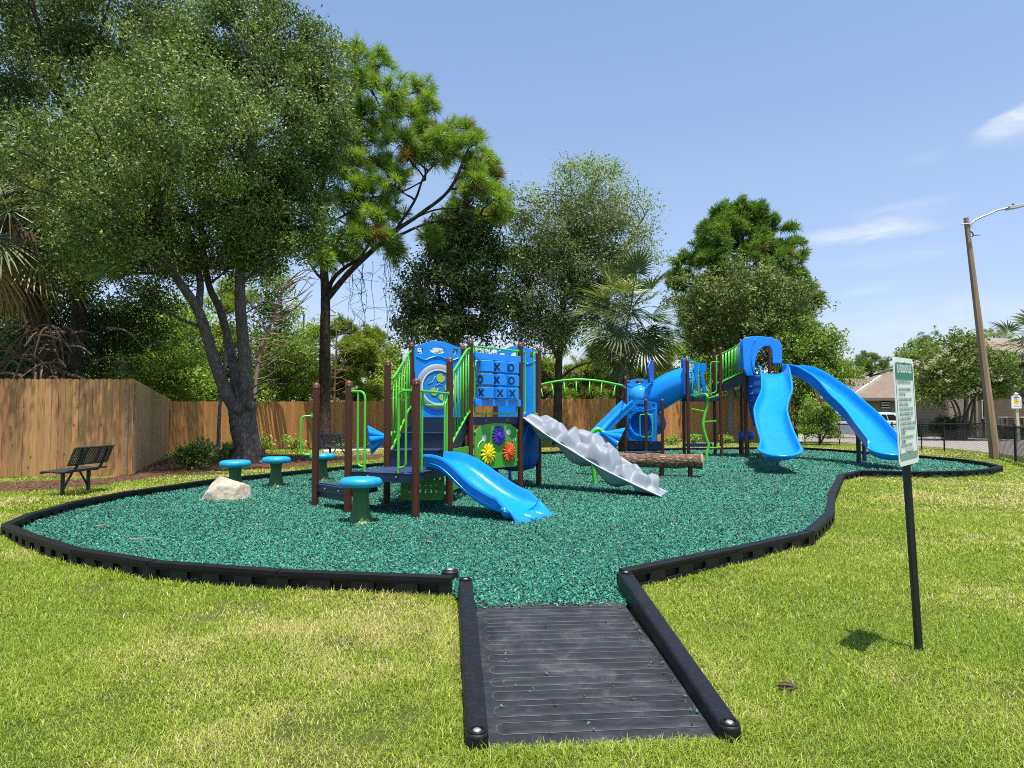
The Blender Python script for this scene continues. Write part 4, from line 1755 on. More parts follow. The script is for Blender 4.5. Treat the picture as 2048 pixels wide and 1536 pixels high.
for (dx, dz, r) in ((0.05, 0.17, 0.085), (-0.08, -0.09, 0.075), (0.2, -0.02, 0.07), (0.08, -0.2, 0.06)):
    mb = MB()
    pts = circ(0, 0, r, n=22)
    pts = [(x * (0.45 if i in (3,) else 1), z * (0.45 if i in (3,) else 1)) for i, (x, z) in enumerate(pts)]
    mb.plate(pts, cen + u * dx + ZV * dz + nn * 0.056, u, ZV, 0.012)
    pad = mb.build('lily_pad', LIME, mz, smooth=30)
    mb = MB()
    for k in range(9):
        a = 2 * PI * k / 9 + 0.4
        mb.beam(cen + u * dx + ZV * dz + nn * 0.064, cen + u * (dx + math.cos(a) * r * 0.85) + ZV * (dz + math.sin(a) * r * 0.85) + nn * 0.064, 0.01, 0.004)
    mb.build('lily_vein', GREEN_P, pad, smooth=0) if False else None
mb = MB()
for pts in ([(-0.2, 0.05), (-0.12, 0.09), (-0.08, 0.16), (-0.06, 0.2)], [(-0.05, 0.02), (0.02, 0.06), (0.08, 0.04)], [(-0.02, -0.2), (-0.05, -0.15), (0.0, -0.02)]):
    mb.tube([cen + u * x + ZV * z + nn * 0.052 for x, z in pts], 0.008, 6)
mb.build('maze_groove', simple('pale_blue_plastic', (0.2, 0.48, 0.72), 0.4, 0.04, 5.0), mz, smooth=True)

# back panel
arch_panel(tot, PB, PC, Z_UP, WZ(692, 15.2), BLUE, th=0.06, inset=0.03)


# tic tac toe drums between the front posts
def tic_tac_toe():
    u, L = unit2(P8, P9)
    o = V((P8.x, P8.y, 0))
    n = u.cross(ZV)
    if n.y > 0:
        n = -n
    ym = (P8.y + P9.y) / 2
    zt = WZ(697, ym)
    zb = WZ(827, ym)
    mb = MB()
    mb.tube([o + u * PR + ZV * zt, o + u * (L - PR) + ZV * (zt - 0.01)], 0.0185, 10)
    mb.tube(fillet([o + u * 0.11 + ZV * zt, o + u * 0.11 + ZV * zb, o + u * (L - 0.11) + ZV * zb, o + u * (L - 0.11) + ZV * zt], 0.1, 6), 0.0165, 10)
    for f in (0.24, 0.74):
        mb.tube([o + u * L * f + ZV * zb, o + u * L * f + ZV * (Z_UP - 0.01)], 0.012, 8)
    clamp(mb, P8, u, zt)
    clamp(mb, P9, -u, zt)
    fr = mb.build('drum_frame', GREEN, tot, smooth=50)
    za, zc = WZ(716, ym), WZ(806, ym)
    for z, hh in ((za, 0.115), (zc, 0.12)):
        mb = MB()
        mb.plate(rrect(0.1, z - hh / 2, L - 0.1, z + hh / 2, 0.03), o + n * 0.045, u, ZV, 0.1)
        for x in (0.12, L - 0.12):
            mb.lathe([(0.05, -hh / 2 - 0.01), (0.058, 0), (0.05, hh / 2 + 0.01)], o + u * x + ZV * z + n * 0.04, 14)
        mb.build('drum_bar', BLUE, tot, smooth=40, bevel=0.01)
    x0, x1 = 0.165, L - 0.165
    cw = (x1 - x0) / 3
    ztop, zbot = za - 0.06, zc + 0.06
    ch = (ztop - zbot) / 3
    marks = [(None, 'X', 'O'), ('O', 'X', 'O'), ('X', 'X', 'X')]
    rots = [(0, -0.95, -0.8), (-1.4, -1.0, -0.75), (-1.3, -0.6, -0.65)]
    for r in range(3):
        for c in range(3):
            cx = x0 + cw * (c + 0.5)
            cc = o + u * cx + n * 0.045
            zc0 = ztop - ch * (r + 0.5)
            R = cw * 0.5
            mb = MB()
            hh = ch * 0.44
            mb.lathe([(R * 0.84, -hh), (R * 0.935, -hh + 0.014), (R * 0.935, hh - 0.014), (R * 0.84, hh)], cc + ZV * zc0, 30)
            dr = mb.build('drum', BLUE, tot, smooth=40)
            mk = marks[r][c]
            if not mk:
                continue
            a0 = rots[r][c]
            mb = MB()

            def on(s, z):
                a = a0 + s / R
                return cc + (u * math.sin(a) + n * math.cos(a)) * (R * 0.935 + 0.003) + ZV * (zc0 + z)

            def stroke(pts, w):
                vs = []
                for i, (s, z) in enumerate(pts):
                    p, q = pts[max(0, i - 1)], pts[min(len(pts) - 1, i + 1)]
                    dx, dz = q[0] - p[0], q[1] - p[1]
                    l = math.hypot(dx, dz)
                    nx, nz = -dz / l * w / 2, dx / l * w / 2
                    vs += [on(s - nx, z - nz), on(s + nx, z + nz)]
                mb.add(vs, [(2 * i, 2 * i + 1, 2 * i + 3, 2 * i + 2) for i in range(len(pts) - 1)])

            S = ch * 0.27
            if mk == 'X':
                stroke([(S * (-1 + 2 * k / 10) * 0.8, S * (-1 + 2 * k / 10)) for k in range(11)], 0.03)
                stroke([(-S * (-1 + 2 * k / 10) * 0.8, S * (-1 + 2 * k / 10)) for k in range(11)], 0.03)
            else:
                stroke([(S * 0.78 * math.cos(2 * PI * k / 28), S * 0.95 * math.sin(2 * PI * k / 28)) for k in range(29)], 0.03)
            mb.build('mark', DARKINK, dr, smooth=True)


tic_tac_toe()


# flower spinner panel under the upper deck
def flower_panel():
    u, L = unit2(P8, P9)
    o = V((P8.x, P8.y, 0))
    n = u.cross(ZV)
    if n.y > 0:
        n = -n
    ym = (P8.y + P9.y) / 2
    zb, zt = WZ(936, ym), WZ(857, ym)
    zc = WZ(847, ym)
    x0, x1 = 0.11, L - 0.1
    out = [(x0 + 0.03, zb), (x1 - 0.03, zb), (x1, zb + 0.03), (x1, zt - 0.02), (x1 - 0.04, zt), (x1 - 0.2, zc - 0.015), ((x0 + x1) / 2, zc + 0.012), (x0 + 0.25, zc - 0.015), (x0 + 0.05, zt), (x0, zt - 0.03), (x0, zb + 0.03)]
    mb = MB()
    mb.plate(out, o, u, ZV, 0.022)
    pan = mb.build('flower_panel', GREEN_P, tot, smooth=30, bevel=0.006)
    M = Matrix((u, ZV, n)).transposed()

    def spot(px, py):
        # point of the panel's plane seen at that place of the photograph
        d = _ray(px, py)
        c0 = V((0, 0, CAMH))
        t = (o - c0).dot(n) / d.dot(n)
        q = c0 + d * t
        return (q - o).dot(u), q.z

    for (px, py, mat, np_, r) in ((995.8, 870.8, PURPLE, 18, 0.185), (974, 907.5, YELLOW, 14, 0.195), (1016, 904, ORANGE, 16, 0.185)):
        x, z = spot(px, py)
        c = o + u * x + ZV * z
        mb = MB()
        for k in range(np_):
            a = 2 * PI * k / np_ + 0.1
            ca, sa = math.cos(a), math.sin(a)
            da = PI / np_

            def pt(rr, aa, h):
                return c + u * (rr * math.cos(aa)) + ZV * (rr * math.sin(aa)) + n * h

            tip = pt(r, a, 0.045)
            l, q = pt(r * 0.74, a - da * 1.12, 0.042), pt(r * 0.74, a + da * 1.12, 0.042)
            il, iq = pt(r * 0.3, a - da * 1.1, 0.046), pt(r * 0.3, a + da * 1.1, 0.046)
            mid, im = pt(r * 0.74, a, 0.054), pt(r * 0.3, a, 0.054)
            mb.add([tip, l, il, im, iq, q, mid], [(0, 6, 1), (1, 6, 3, 2), (6, 5, 4, 3), (6, 0, 5)])
            bt = [V(p) - n * 0.028 for p in (tip, l, il, iq, q)]
            mb.add([tip, l, il, iq, q] + bt, [(0, 1, 6, 5), (1, 2, 7, 6), (3, 4, 9, 8), (4, 0, 5, 9), (5, 6, 7, 8, 9)])
        fl = mb.build('flower_spinner', mat, pan, smooth=20)
        mb = MB()
        mb.lathe([(r * 0.36, 0.045), (r * 0.36, 0.068), (r * 0.3, 0.075), (r * 0.22, 0.07), (r * 0.2, 0.078), (r * 0.1, 0.074), (r * 0.05, 0.082)], c, 26, m=M)
        mb.build('flower_centre', mat, fl, smooth=30) if False else None
        me = MB()
        me.lathe([(r * 0.34, 0.045), (r * 0.34, 0.066), (r * 0.29, 0.072), (r * 0.23, 0.066), (r * 0.19, 0.074), (r * 0.1, 0.07), (r * 0.05, 0.078)], c, 26, m=M)
        me.build('centre', mat, pan, smooth=30)
    # white insects and swirls
    mb = MB()
    for (px, py, s, rot) in ((967.2, 876, 0.062, 0.3), (1016.5, 864, 0.06, -0.3)):
        x, z = spot(px, py)
        sh = [(-0.9, -0.6), (-0.2, -1.0), (0.7, -0.8), (1.0, 0.1), (0.75, 0.75), (0.45, 0.35), (0.25, 1.15), (-0.05, 0.5), (-0.4, 1.0), (-0.5, 0.2), (-1.1, 0.4)]
        cr, sr = math.cos(rot), math.sin(rot)
        mb.plate([(x + s * (a * cr - b * sr), z + s * (a * sr + b * cr)) for a, b in sh], o + n * 0.013, u, ZV, 0.004)
    for pts in ([(955, 897), (955.5, 891), (958, 886), (963, 881)], [(1018, 875), (1020, 880), (1023, 881), (1026, 878), (1030, 877), (1029, 881), (1026, 880), (1026, 886)]):
        q = [spot(*p) for p in pts]
        mb.tube(catmull([o + u * x + ZV * z + n * 0.012 for x, z in q], 5), 0.0075, 6)
    mb.build('white_insect_print', WHITE_P, pan, smooth=30)
    mb = MB()
    for x in (x0 + 0.01, x1 - 0.01):
        for z in (zt - 0.06, zb + 0.12):
            mb.lathe([(0.022, -0.012), (0.022, 0.018), (0.012, 0.024)], o + u * x + ZV * z, 12, m=M)
    mb.build('panel_clamp', BOLT, pan, smooth=40)


flower_panel()

# hull of the spiral slide behind the deck, under-deck shade painted in as navy
mb = MB()
cs = V((WX(1032, 14.6), 14.75, 0))
z0h = WZ(944, 14.5)
prof = [(0.02, z0h), (0.2, z0h + 0.015), (0.36, z0h + 0.06), (0.45, z0h + 0.16), (0.49, z0h + 0.32), (0.5, Z_UP - 0.15)]
mb.lathe(prof, cs, 40)
hull = mb.build('crawl_drum', BLUE_D, tot, smooth=40)
mb = MB()
mb.tube([(WX(1020, 14.4), 14.4, M_LEVEL - 0.04), (WX(1020, 14.4), 14.4, z0h + 0.05)], 0.03, 12)
mb.build('drum_leg', BLUE_D, hull, smooth=40)
# second smaller moulding beside it
mb = MB()
mb.lathe([(0.02, z0h + 0.02), (0.25, z0h + 0.035), (0.33, z0h + 0.12), (0.36, z0h + 0.3), (0.36, Z_UP - 0.2)], V((WX(992, 14.6), 14.9, 0)), 32)
mb.build('crawl_drum', BLUE_D, tot, smooth=40)

# narrow grab loops at the climber
u9, L9 = unit2(P9, P10)
hand_loop(tot, P9, u9, Z_UP + 0.06, WZ(702, P9.y), 0.12)
hand_loop(tot, P10, -u9, Z_UP + 0.06, WZ(706, P10.y), 0.14)


# grey boulder climber
def rock_climber():
    A0 = V((P9.x + 0.05, P9.y - 0.0, 0))
    A1 = V((P10.x + 0.02, P10.y + 0.0, 0))
    B0 = G(1322, 998, M_LEVEL)
    B1 = G(1333, 989, M_LEVEL)
    wdir = V((B1.x - B0.x, B1.y - B0.y, 0)).normalized()
    W = 0.78
    B1 = B0 + wdir * W
    A1 = A0 + (V((P10.x, P10.y, 0)) - A0).normalized() * W
    # near rim heights from the photograph
    rim_px = [(1047, 838), (1078, 860), (1110, 882.5), (1140, 901), (1169, 919.6), (1198, 937), (1227.5, 952.8), (1252, 965), (1274, 976), (1300, 988), (1322, 998)]
    ts, zs = [], []
    for px, py in rim_px:
        k = (px - CX) / FOC
        t = (k * A0.y - A0.x) / ((B0.x - A0.x) - k * (B0.y - A0.y))
        y = A0.y + (B0.y - A0.y) * t
        ts.append(t)
        zs.append(WZ(py, y))
    zs[0] = Z_UP - 0.01
    ts[0] = 0.0
    rocks = [(0.07, 0.28, 0.075, 0.24, 0.14), (0.1, 0.74, 0.085, 0.26, 0.18), (0.19, 0.26, 0.085, 0.24, 0.2), (0.22, 0.76, 0.09, 0.26, 0.16), (0.32, 0.3, 0.1, 0.28, 0.3),
             (0.34, 0.78, 0.1, 0.26, 0.3), (0.44, 0.22, 0.07, 0.22, 0.2), (0.47, 0.72, 0.1, 0.3, 0.32), (0.53, 0.28, 0.1, 0.28, 0.3), (0.57, 0.76, 0.1, 0.27, 0.34),
             (0.63, 0.34, 0.08, 0.26, 0.3), (0.69, 0.76, 0.085, 0.26, 0.24), (0.73, 0.24, 0.075, 0.24, 0.23), (0.79, 0.66, 0.075, 0.24, 0.24), (0.84, 0.3, 0.07, 0.24, 0.2),
             (0.89, 0.7, 0.065, 0.26, 0.24), (0.93, 0.3, 0.04, 0.18, 0.07)]
    nu, nv = 150, 40
    pr = random.Random(8)
    faces = []
    for (ct, cv, rt, rv, h) in rocks:
        k = pr.choice((5, 6, 7))
        a0 = pr.uniform(0, 2 * PI)
        fl = [(a0 + 2 * PI * i / k + pr.uniform(-0.25, 0.25), pr.uniform(0.72, 1.0), pr.uniform(1.5, 3.6)) for i in range(k)]
        tops = [(pr.uniform(-0.75, 0.35), pr.uniform(-0.55, 0.55), pr.uniform(0.85, 1.05)) for _ in range(2)]
        faces.append((fl, tops))

    def height(t, v):
        best = 0.0
        for (ct, cv, rt, rv, h), (fl, tops) in zip(rocks, faces):
            x, y = (t - ct) / (rt * 1.15), (v - cv) / (rv * 1.15)
            if x * x + y * y > 2.2:
                continue
            hh = min(c0 + tx * x + ty * y for tx, ty, c0 in tops)
            for aa, ll, st in fl:
                hh = min(hh, st * (ll - (x * math.cos(aa) + y * math.sin(aa))))
            best = max(best, 1.3 * h * hh)
        edge = min(1.0, v / 0.05, (1 - v) / 0.05)
        return max(0, best) * (edge ** 0.5 if edge > 0 else 0)

    H = np.zeros((nu + 1, nv + 1))
    for i in range(nu + 1):
        for j in range(nv + 1):
            H[i, j] = height(i / nu, j / nv)
    for _ in range(4):
        K = H.copy()
        K[1:-1, 1:-1] = (H[1:-1, 1:-1] * 2 + H[:-2, 1:-1] + H[2:, 1:-1] + H[1:-1, :-2] + H[1:-1, 2:]) / 6
        H = K
    vs = []
    for i in range(nu + 1):
        t = i / nu
        z = float(np.interp(t, ts, zs))
        a, b = A0.lerp(B0, t), A1.lerp(B1, t)
        sl = (B0 - A0).normalized()
        nrm = (ZV * 0.9 + sl * 0.42)
        for j in range(nv + 1):
            q = a.lerp(b, j / nv) + ZV * z + nrm * (H[i, j] * 0.92)
            vs.append(q)
    fs = [(i * (nv + 1) + j, i * (nv + 1) + j + 1, (i + 1) * (nv + 1) + j + 1, (i + 1) * (nv + 1) + j) for i in range(nu) for j in range(nv)]
    mb = MB()
    mb.add(vs, fs)
    cl_ = mb.build('boulder_climber', GREY_P, tot, smooth=True)
    so = cl_.modifiers.new('thick', 'SOLIDIFY')
    so.thickness = 0.02
    so.offset = -1
    # lumpy underside shell
    mb = MB()
    vs = []
    mv = 12
    for i in range(nu + 1):
        t = i / nu
        z = float(np.interp(t, ts, zs)) - 0.012
        a, b = A0.lerp(B0, t), A1.lerp(B1, t)
        dep = (0.07 + 0.17 * abs(math.sin(t * 11.0 + 0.6)) ** 0.8 + 0.05 * math.sin(t * 23)) * min(1, t / 0.12) * min(1, (1 - t) / 0.1)
        dep = min(max(0.0, dep), max(0.0, z - M_LEVEL - 0.02))
        for j in range(mv + 1):
            f = j / mv
            q = a.lerp(b, 0.01 + 0.98 * f) + ZV * (z - dep * (math.sin(PI * f) ** 0.35 if 0 < f < 1 else 0))
            vs.append(q)
    fs = [(i * (mv + 1) + j, i * (mv + 1) + j + 1, (i + 1) * (mv + 1) + j + 1, (i + 1) * (mv + 1) + j) for i in range(nu) for j in range(mv)]
    mb.add(vs, fs)
    mb.build('underside', GREY_P, cl_, smooth=True)
    for X0, X1, off in ((A0, B0, -1), (A1, B1, 1)):
        mb = MB()
        pts = [X0.lerp(X1, t) + ZV * (z + 0.004) for t, z in zip(ts, zs)]
        pts = catmull(pts, 4)
        mb.tube(pts, 0.014, 8)
        mb.build('rim', GREY_L, cl_, smooth=True)
    mb = MB()
    mb.box((B0 + wdir * 0.03) + ZV * 0.02, (0.05, 0.05, 0.03))
    mb.build('foot_bracket', BLUE, cl_, smooth=30, bevel=0.005)


rock_climber()


# ================================================================== talk tubes
def talk_tube(label, foot, top_path, bell_dir, tip):
    t = thing('talk_tube', label, 'talk tube', (foot.x, foot.y, M_LEVEL), 'trumpet flower talk tubes')
    mb = MB()
    mb.tube(catmull([V((foot.x, foot.y, M_LEVEL - 0.05))] + top_path, 7), 0.045, 14)
    mb.build('stem', GREEN, t, smooth=True)
    mb = MB()
    d = bell_dir.normalized()
    ref = V((0, 0, 1))
    s = d.cross(ref).normalized()
    w = s.cross(d)
    prof = [(0.05, -0.04), (0.065, 0.03), (0.1, 0.1), (0.15, 0.18), (0.2, 0.26), (0.245, 0.33), (0.262, 0.36), (0.25, 0.372), (0.2, 0.31), (0.14, 0.22), (0.08, 0.12), (0.02, 0.06)]
    mb.lathe(prof, tip, 90, m=Matrix((s, w, d)).transposed(), wob=lambda a, z: 1 + 0.24 * (abs(math.sin(a * 4.5)) ** 0.6 - 0.5) * max(0, z - 0.03) / 0.3)
    mb.build('bell', BLUE, t, smooth=50)


f1 = V((WX(800, 14.9), 14.9, 0))
tp = V((WX(778, 14.7), 14.6, WZ(874, 14.6)))
talk_tube('blue trumpet flower talk tube facing the bench, beside the small structure stairs', f1,
          [V((f1.x + 0.02, f1.y, 0.6)), V((f1.x, f1.y, 1.0)), V((f1.x - 0.1, f1.y - 0.1, WZ(866, 14.7))), tp], V((-1, -0.25, -0.15)), tp)
f2 = G(1191, 968, M_LEVEL)
tp = V((WX(1206, f2.y), f2.y, WZ(866, f2.y)))
talk_tube('blue trumpet flower talk tube on green stem behind the grey rock climber', f2,
          [V((f2.x - 0.06, f2.y, 0.5)), V((f2.x - 0.1, f2.y, 0.95)), V((WX(1186, f2.y), f2.y, WZ(864, f2.y))), V((WX(1196, f2.y), f2.y, WZ(858.5, f2.y))), tp],
          V((0.9, -0.15, -0.42)), tp)


# ================================================================== large play structure
Q1, Q3, Q4 = G(1252, 914, M_LEVEL), G(1292.5, 916, M_LEVEL), G(1325.6, 917, M_LEVEL)
Q5, Q5B = G(1377, 916.5, M_LEVEL), G(1368.5, 914.5, M_LEVEL)
Q6, Q6B = G(1443, 915.5, M_LEVEL), G(1430.5, 913, M_LEVEL)


def atp(px, y):
    return V((WX(px, y), y, 0))


Q2 = atp(1308, 25.6)
Q7, Q7B = atp(1491, 24.2), atp(1483, 26.0)
Q8, Q8B = atp(1561, 24.6), atp(1540, 26.2)
big = thing('large_play_structure', 'large play structure with tall wavy blue slides and a crawl tunnel', 'play structure', (Q5.x, Q5.y + 0.5, M_LEVEL))
Z2 = WZ(791, Q5.y)
Z3 = 2.86
for p, zt in ((Q1, WZ(753, Q1.y)), (Q3, WZ(798, Q3.y)), (Q4, WZ(798, Q4.y)), (Q2, WZ(720, Q2.y)), (Q5, WZ(718.5, Q5.y)), (Q5B, WZ(718.5, Q5B.y)),
              (Q6, WZ(694, Q6.y)), (Q6B, WZ(699, Q6B.y)), (Q7, WZ(671, Q7.y)), (Q7B, WZ(678, Q7B.y)), (Q8B, WZ(684, Q8B.y))):
    post(big, p, zt)

# low entry decks of the left unit
ZE = WZ(882.5, 24.2)
Q1s, Q4s = V((Q1.x, Q1.y, 0)), V((Q4.x, Q4.y, 0))
q2b = atp(1258, 26.0)
deck(big, [Q1, V((WX(1322, 24.1), 24.1, 0)), Q2, q2b], ZE, 0.28, name='entry_deck')
zs = WZ(904, 23.6)
deck(big, [V((WX(1247, 23.5), 23.5, 0)), V((WX(1292, 23.3), 23.3, 0)), V((WX(1322, 23.8), 23.8, 0)), V((WX(1252, 24.3), 24.3, 0))], zs, 0.2, name='step_deck')
rail(big, [V((WX(1282, 23.5), 23.5, M_LEVEL)), V((WX(1282, 23.5), 23.5, zs))], 0.03, 'step_leg', NAVY)

hand_loop(big, Q3, V((-0.97, -0.2, 0)).normalized(), WZ(873, Q3.y), WZ(829, Q3.y), 0.16)
hand_loop(big, Q3, V((0.97, -0.2, 0)).normalized(), WZ(873, Q3.y), WZ(829, Q3.y), 0.16)
# two moulded panels of the left unit, one above the other
pa, pb = V((Q1.x, Q1.y + 0.1, 0)), V((WX(1314.5, 24.5), 24.5, 0))
zl0, zl1 = ZE, WZ(800, 24.5)
cz = WZ(847, 24.5)
pan, o, u, L = arch_panel(big, pa, pb, zl0, zl1, BLUE, name='portal_panel', big_hole=(cz, 0.40), th=0.07, inset=0.03)
nn = u.cross(ZV)
if nn.y > 0:
    nn = -nn
Mx = Matrix((u, ZV, nn)).transposed()
mb = MB()
mb.lathe([(0.4, -0.02), (0.4, 0.06), (0.46, 0.06), (0.47, 0.04)], o + u * (L / 2) + ZV * cz, 40, m=Mx, cap=False)
mb.build('portal_rim', BLUE, pan, smooth=40)
mb = MB()
for k in range(7):
    a = 2 * PI * k / 7
    mb.lathe([(0.03, 0.05), (0.03, 0.09), (0.015, 0.1)], o + u * (L / 2 + 0.44 * math.cos(a)) + ZV * (cz + 0.44 * math.sin(a)), 10, m=Mx)
mb.build('rim_bolt', BLUE, pan, smooth=40)
# ribbed tunnel behind the portal
mb = MB()
prof = []
for k in range(15):
    z = -0.05 - k * 0.07
    prof += [(0.42, z), (0.42, z - 0.05), (0.4, z - 0.055), (0.4, z - 0.065)]
mb.lathe(prof, o + u * (L / 2) + ZV * cz, 32, m=Mx)
mb.build('ribbed_tunnel', BLUE_D, pan, smooth=40)
pa2, pb2 = V((WX(1250, 25.3), 25.35, 0)), V((WX(1307, 25.3), 25.3, 0))
zu0, zu1 = WZ(815, 25.3), WZ(757.5, 25.3)
pan2, o, u, L = arch_panel(big, pa2, pb2, zu0, zu1, BLUE, name='bubble_panel', th=0.07, inset=0.03)
cz2 = WZ(793, 25.3)
mb = MB()
mb.lathe([(0.42, 0.03), (0.42, 0.05), (0.395, 0.05), (0.37, 0.12), (0.3, 0.22), (0.2, 0.29), (0.1, 0.325), (0.01, 0.33)], o + u * (L / 2) + ZV * cz2, 36, m=Mx)
BUB = simple('blue_bubble_plastic', (0.02, 0.33, 0.72), 0.12, 0.05, 4.0, spec=0.7)
mb.build('bubble_window', BUB, pan2, smooth=40)

# crawl tunnel rising to the middle deck: a fat tube with port holes
c0, c1 = V((WX(1309, 25.4), 25.4, WZ(797, 25.4))), V((WX(1372, 24.9), 24.9, WZ(763, 24.9)))
path = catmull([c0 + V((-0.1, 0.1, -0.06)), c0, c0.lerp(c1, 0.35) + V((0, 0, 0.06)), c0.lerp(c1, 0.7) + V((0, 0, 0.05)), c1, c1 + V((0.12, 0, 0.02))], 6)
mb = MB()
n = len(path)
mb.tube(path, 0.5, 40, rs=[0.46 + 0.07 * math.sin(PI * min(1, k / (n - 1) * 1.1)) for k in range(n)])
tun = mb.build('crawl_tunnel', BLUE, big, smooth=50)
mb = MB()
for k in range(len(path)):
    pass
seam = []
for k in range(2, n - 1):
    t = (path[min(k + 1, n - 1)] - path[k - 1]).normalized()
    R = 0.46 + 0.07 * math.sin(PI * min(1, k / (n - 1) * 1.1))
    seam.append(path[k] + V((0, -R * 0.985, R * 0.17)))
mb.tube(seam, 0.018, 8)
mb.build('tunnel_seam', BLUE, tun, smooth=True)
for i, (px, py) in enumerate(((1318.5, 789), (1329, 782), (1340, 771), (1349.5, 761), (1360, 752))):
    y = 24.7
    c = D(px, py, y)
    rr = 0.058
    for _ in range(1):
        # find the tube's near wall at that place
        kbest = min(range(n), key=lambda k: (path[k].x - c.x) ** 2)
        dz = c.z - path[kbest].z
        R = 0.46 + 0.07 * math.sin(PI * min(1, kbest / (n - 1) * 1.1))
        yy = path[kbest].y - math.sqrt(max(0.02, R * R - dz * dz))
    d = V((0, yy - path[kbest].y, dz)).normalized()
    s = V((1, 0, 0))
    w = d.cross(s)
    cc = V((c.x, yy, c.z)) + d * 0.0
    pm = Matrix((s, w, d)).transposed()
    mb = MB()
    mb.lathe([(rr, -0.02), (rr, 0.014), (rr * 1.2, 0.014), (rr * 1.25, 0.0)], cc, 18, m=pm, cap=False)
    ph = mb.build('port_hole', BLUE, tun, smooth=40)
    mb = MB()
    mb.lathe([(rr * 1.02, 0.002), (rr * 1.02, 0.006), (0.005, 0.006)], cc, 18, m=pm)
    mb.build('port_disc', WHITE_P if i < 2 else simple('opening_shade_paint', (0.004, 0.012, 0.05), 0.6, 0.05, 5.0), ph, smooth=40)  # solid discs; the dark ones paint in the shade inside the tunnel
# collar of the tunnel on the middle deck
mb = MB()
mb.plate(rrect(-0.02, Z2 - 0.0, 0.5, WZ(716, 24.2), 0.05), V((Q5.x - 0.12, Q5.y - 0.02, 0)), V((0.35, 0.94, 0)).normalized(), ZV, 0.08)
mb.build('tunnel_collar', BLUE_D, big, smooth=30, bevel=0.02)
mb = MB()
mb.plate([(0, WZ(765, 24.6)), (0.35, WZ(765, 24.6)), (0.35, WZ(722, 24.6)), (0.1, WZ(716, 24.6)), (-0.12, WZ(735, 24.6))], V((WX(1299, 24.7), 24.75, 0)), V((0.55, 0.83, 0)), ZV, 0.07)
mb.build('tunnel_collar', BLUE_D, big, smooth=30, bevel=0.02)

# middle deck and its panels
deck(big, [Q5, Q6, Q6B + V((0, 0.3, 0)), Q5B + V((0, 0.5, 0))], Z2, 0.17)
u56, L56 = unit2(Q5, Q6)


def side_loop(p, u, z0, z1, w=0.2):
    o = V((p.x, p.y, 0))
    mb = MB()
    mb.tube(fillet([o + u * PR + ZV * z1, o + u * (w + 0.22) + ZV * z1, o + u * (w + 0.22) + ZV * z0], 0.12, 6), 0.018, 8)
    mb.tube(fillet([o + u * w + ZV * z1, o + u * w + ZV * (z0 + 0.1), o + u * (w + 0.22) + ZV * (z0 + 0.04)], 0.1, 6), 0.018, 8)
    clamp(mb, p, u, z1)
    mb.build('entry_rail', GREEN, big, smooth=50)


side_loop(Q5, u56, Z2 + 0.03, WZ(724, Q5.y), 0.17)
side_loop(Q6, -u56, Z2 + 0.03, WZ(724, Q6.y), 0.15)
# gear and fin panel at the back of the middle deck
o = V((Q5B.x, Q5B.y + 0.45, 0))
uB, LB = unit2(Q5B, Q6B)
LB = 1.1
zt = WZ(716, 24.9)
mb = MB()
outline = [(0.02, Z2 + 0.62), (0.04, zt - 0.14), (0.22, zt), (0.42, zt + 0.02), (0.6, zt - 0.1), (LB - 0.02, zt - 0.13), (LB - 0.02, zt - 0.42), (0.7, zt - 0.42), (0.42, zt - 0.52), (0.2, zt - 0.5)]
mb.plate(outline, o, uB, ZV, 0.06)
for x0, x1 in ((0.12, 0.2), (0.36, 0.52), (0.6, 0.78), (0.84, 1.02)):
    mb.plate([(x1 - 0.02, Z2), (x1 + 0.1, Z2), (x0 + 0.1, zt - 0.4), (x0 - 0.05, zt - 0.4)], o, uB, ZV, 0.05)
gp = mb.build('gear_panel', BLUE, big, smooth=30, bevel=0.01)
nB = uB.cross(ZV)
if nB.y > 0:
    nB = -nB
MB_ = Matrix((uB, ZV, nB)).transposed()
cg = o + uB * 0.36 + ZV * (zt - 0.22)
mb = MB()
mb.lathe([(0.21, 0.03), (0.21, 0.07), (0.165, 0.07), (0.16, 0.04)], cg, 28, m=MB_, cap=False)
gr = mb.build('gear_ring', BLUE, gp, smooth=40)
mb = MB()
mb.lathe([(0.165, 0.03), (0.165, 0.06), (0.12, 0.065), (0.11, 0.05), (0.05, 0.055), (0.01, 0.06)], cg, 28, m=MB_)
mb.build('gear_face', GREY_L, gr, smooth=30)

# leafy vine climber in front of the middle deck
vp = [(1411.5, 789), (1415, 806), (1409, 833), (1406.5, 851), (1411, 872), (1417, 890), (1414, 906), (1413, 918)]
vy = 22.9
mb = MB()
pts = [D(px, py, vy - 0.02 * i) for i, (px, py) in enumerate(vp)]
pts[-1].z = M_LEVEL - 0.03
mb.tube(catmull([V((pts[0].x, Q5.y + 0.05, pts[0].z - 0.05))] + pts, 5), 0.045, 10)
vine = mb.build('vine_climber', GREEN, big, smooth=True)
for (x0, y0, x1, y1) in ((1414, 797, 1438, 791), (1409, 823, 1384, 818), (1407.5, 843.5, 1432.5, 842.5), (1409, 871.5, 1385, 870.5), (1416.5, 896, 1441.5, 895)):
    a, b = D(x0, y0, vy), D(x1, y1, vy - 0.15)
    mb = MB()
    mb.tube([a, a.lerp(b, 0.9), b], 0.026, 10, rs=[0.024, 0.026, 0.034])
    mb.build('foot_peg', GREEN, vine, smooth=50)

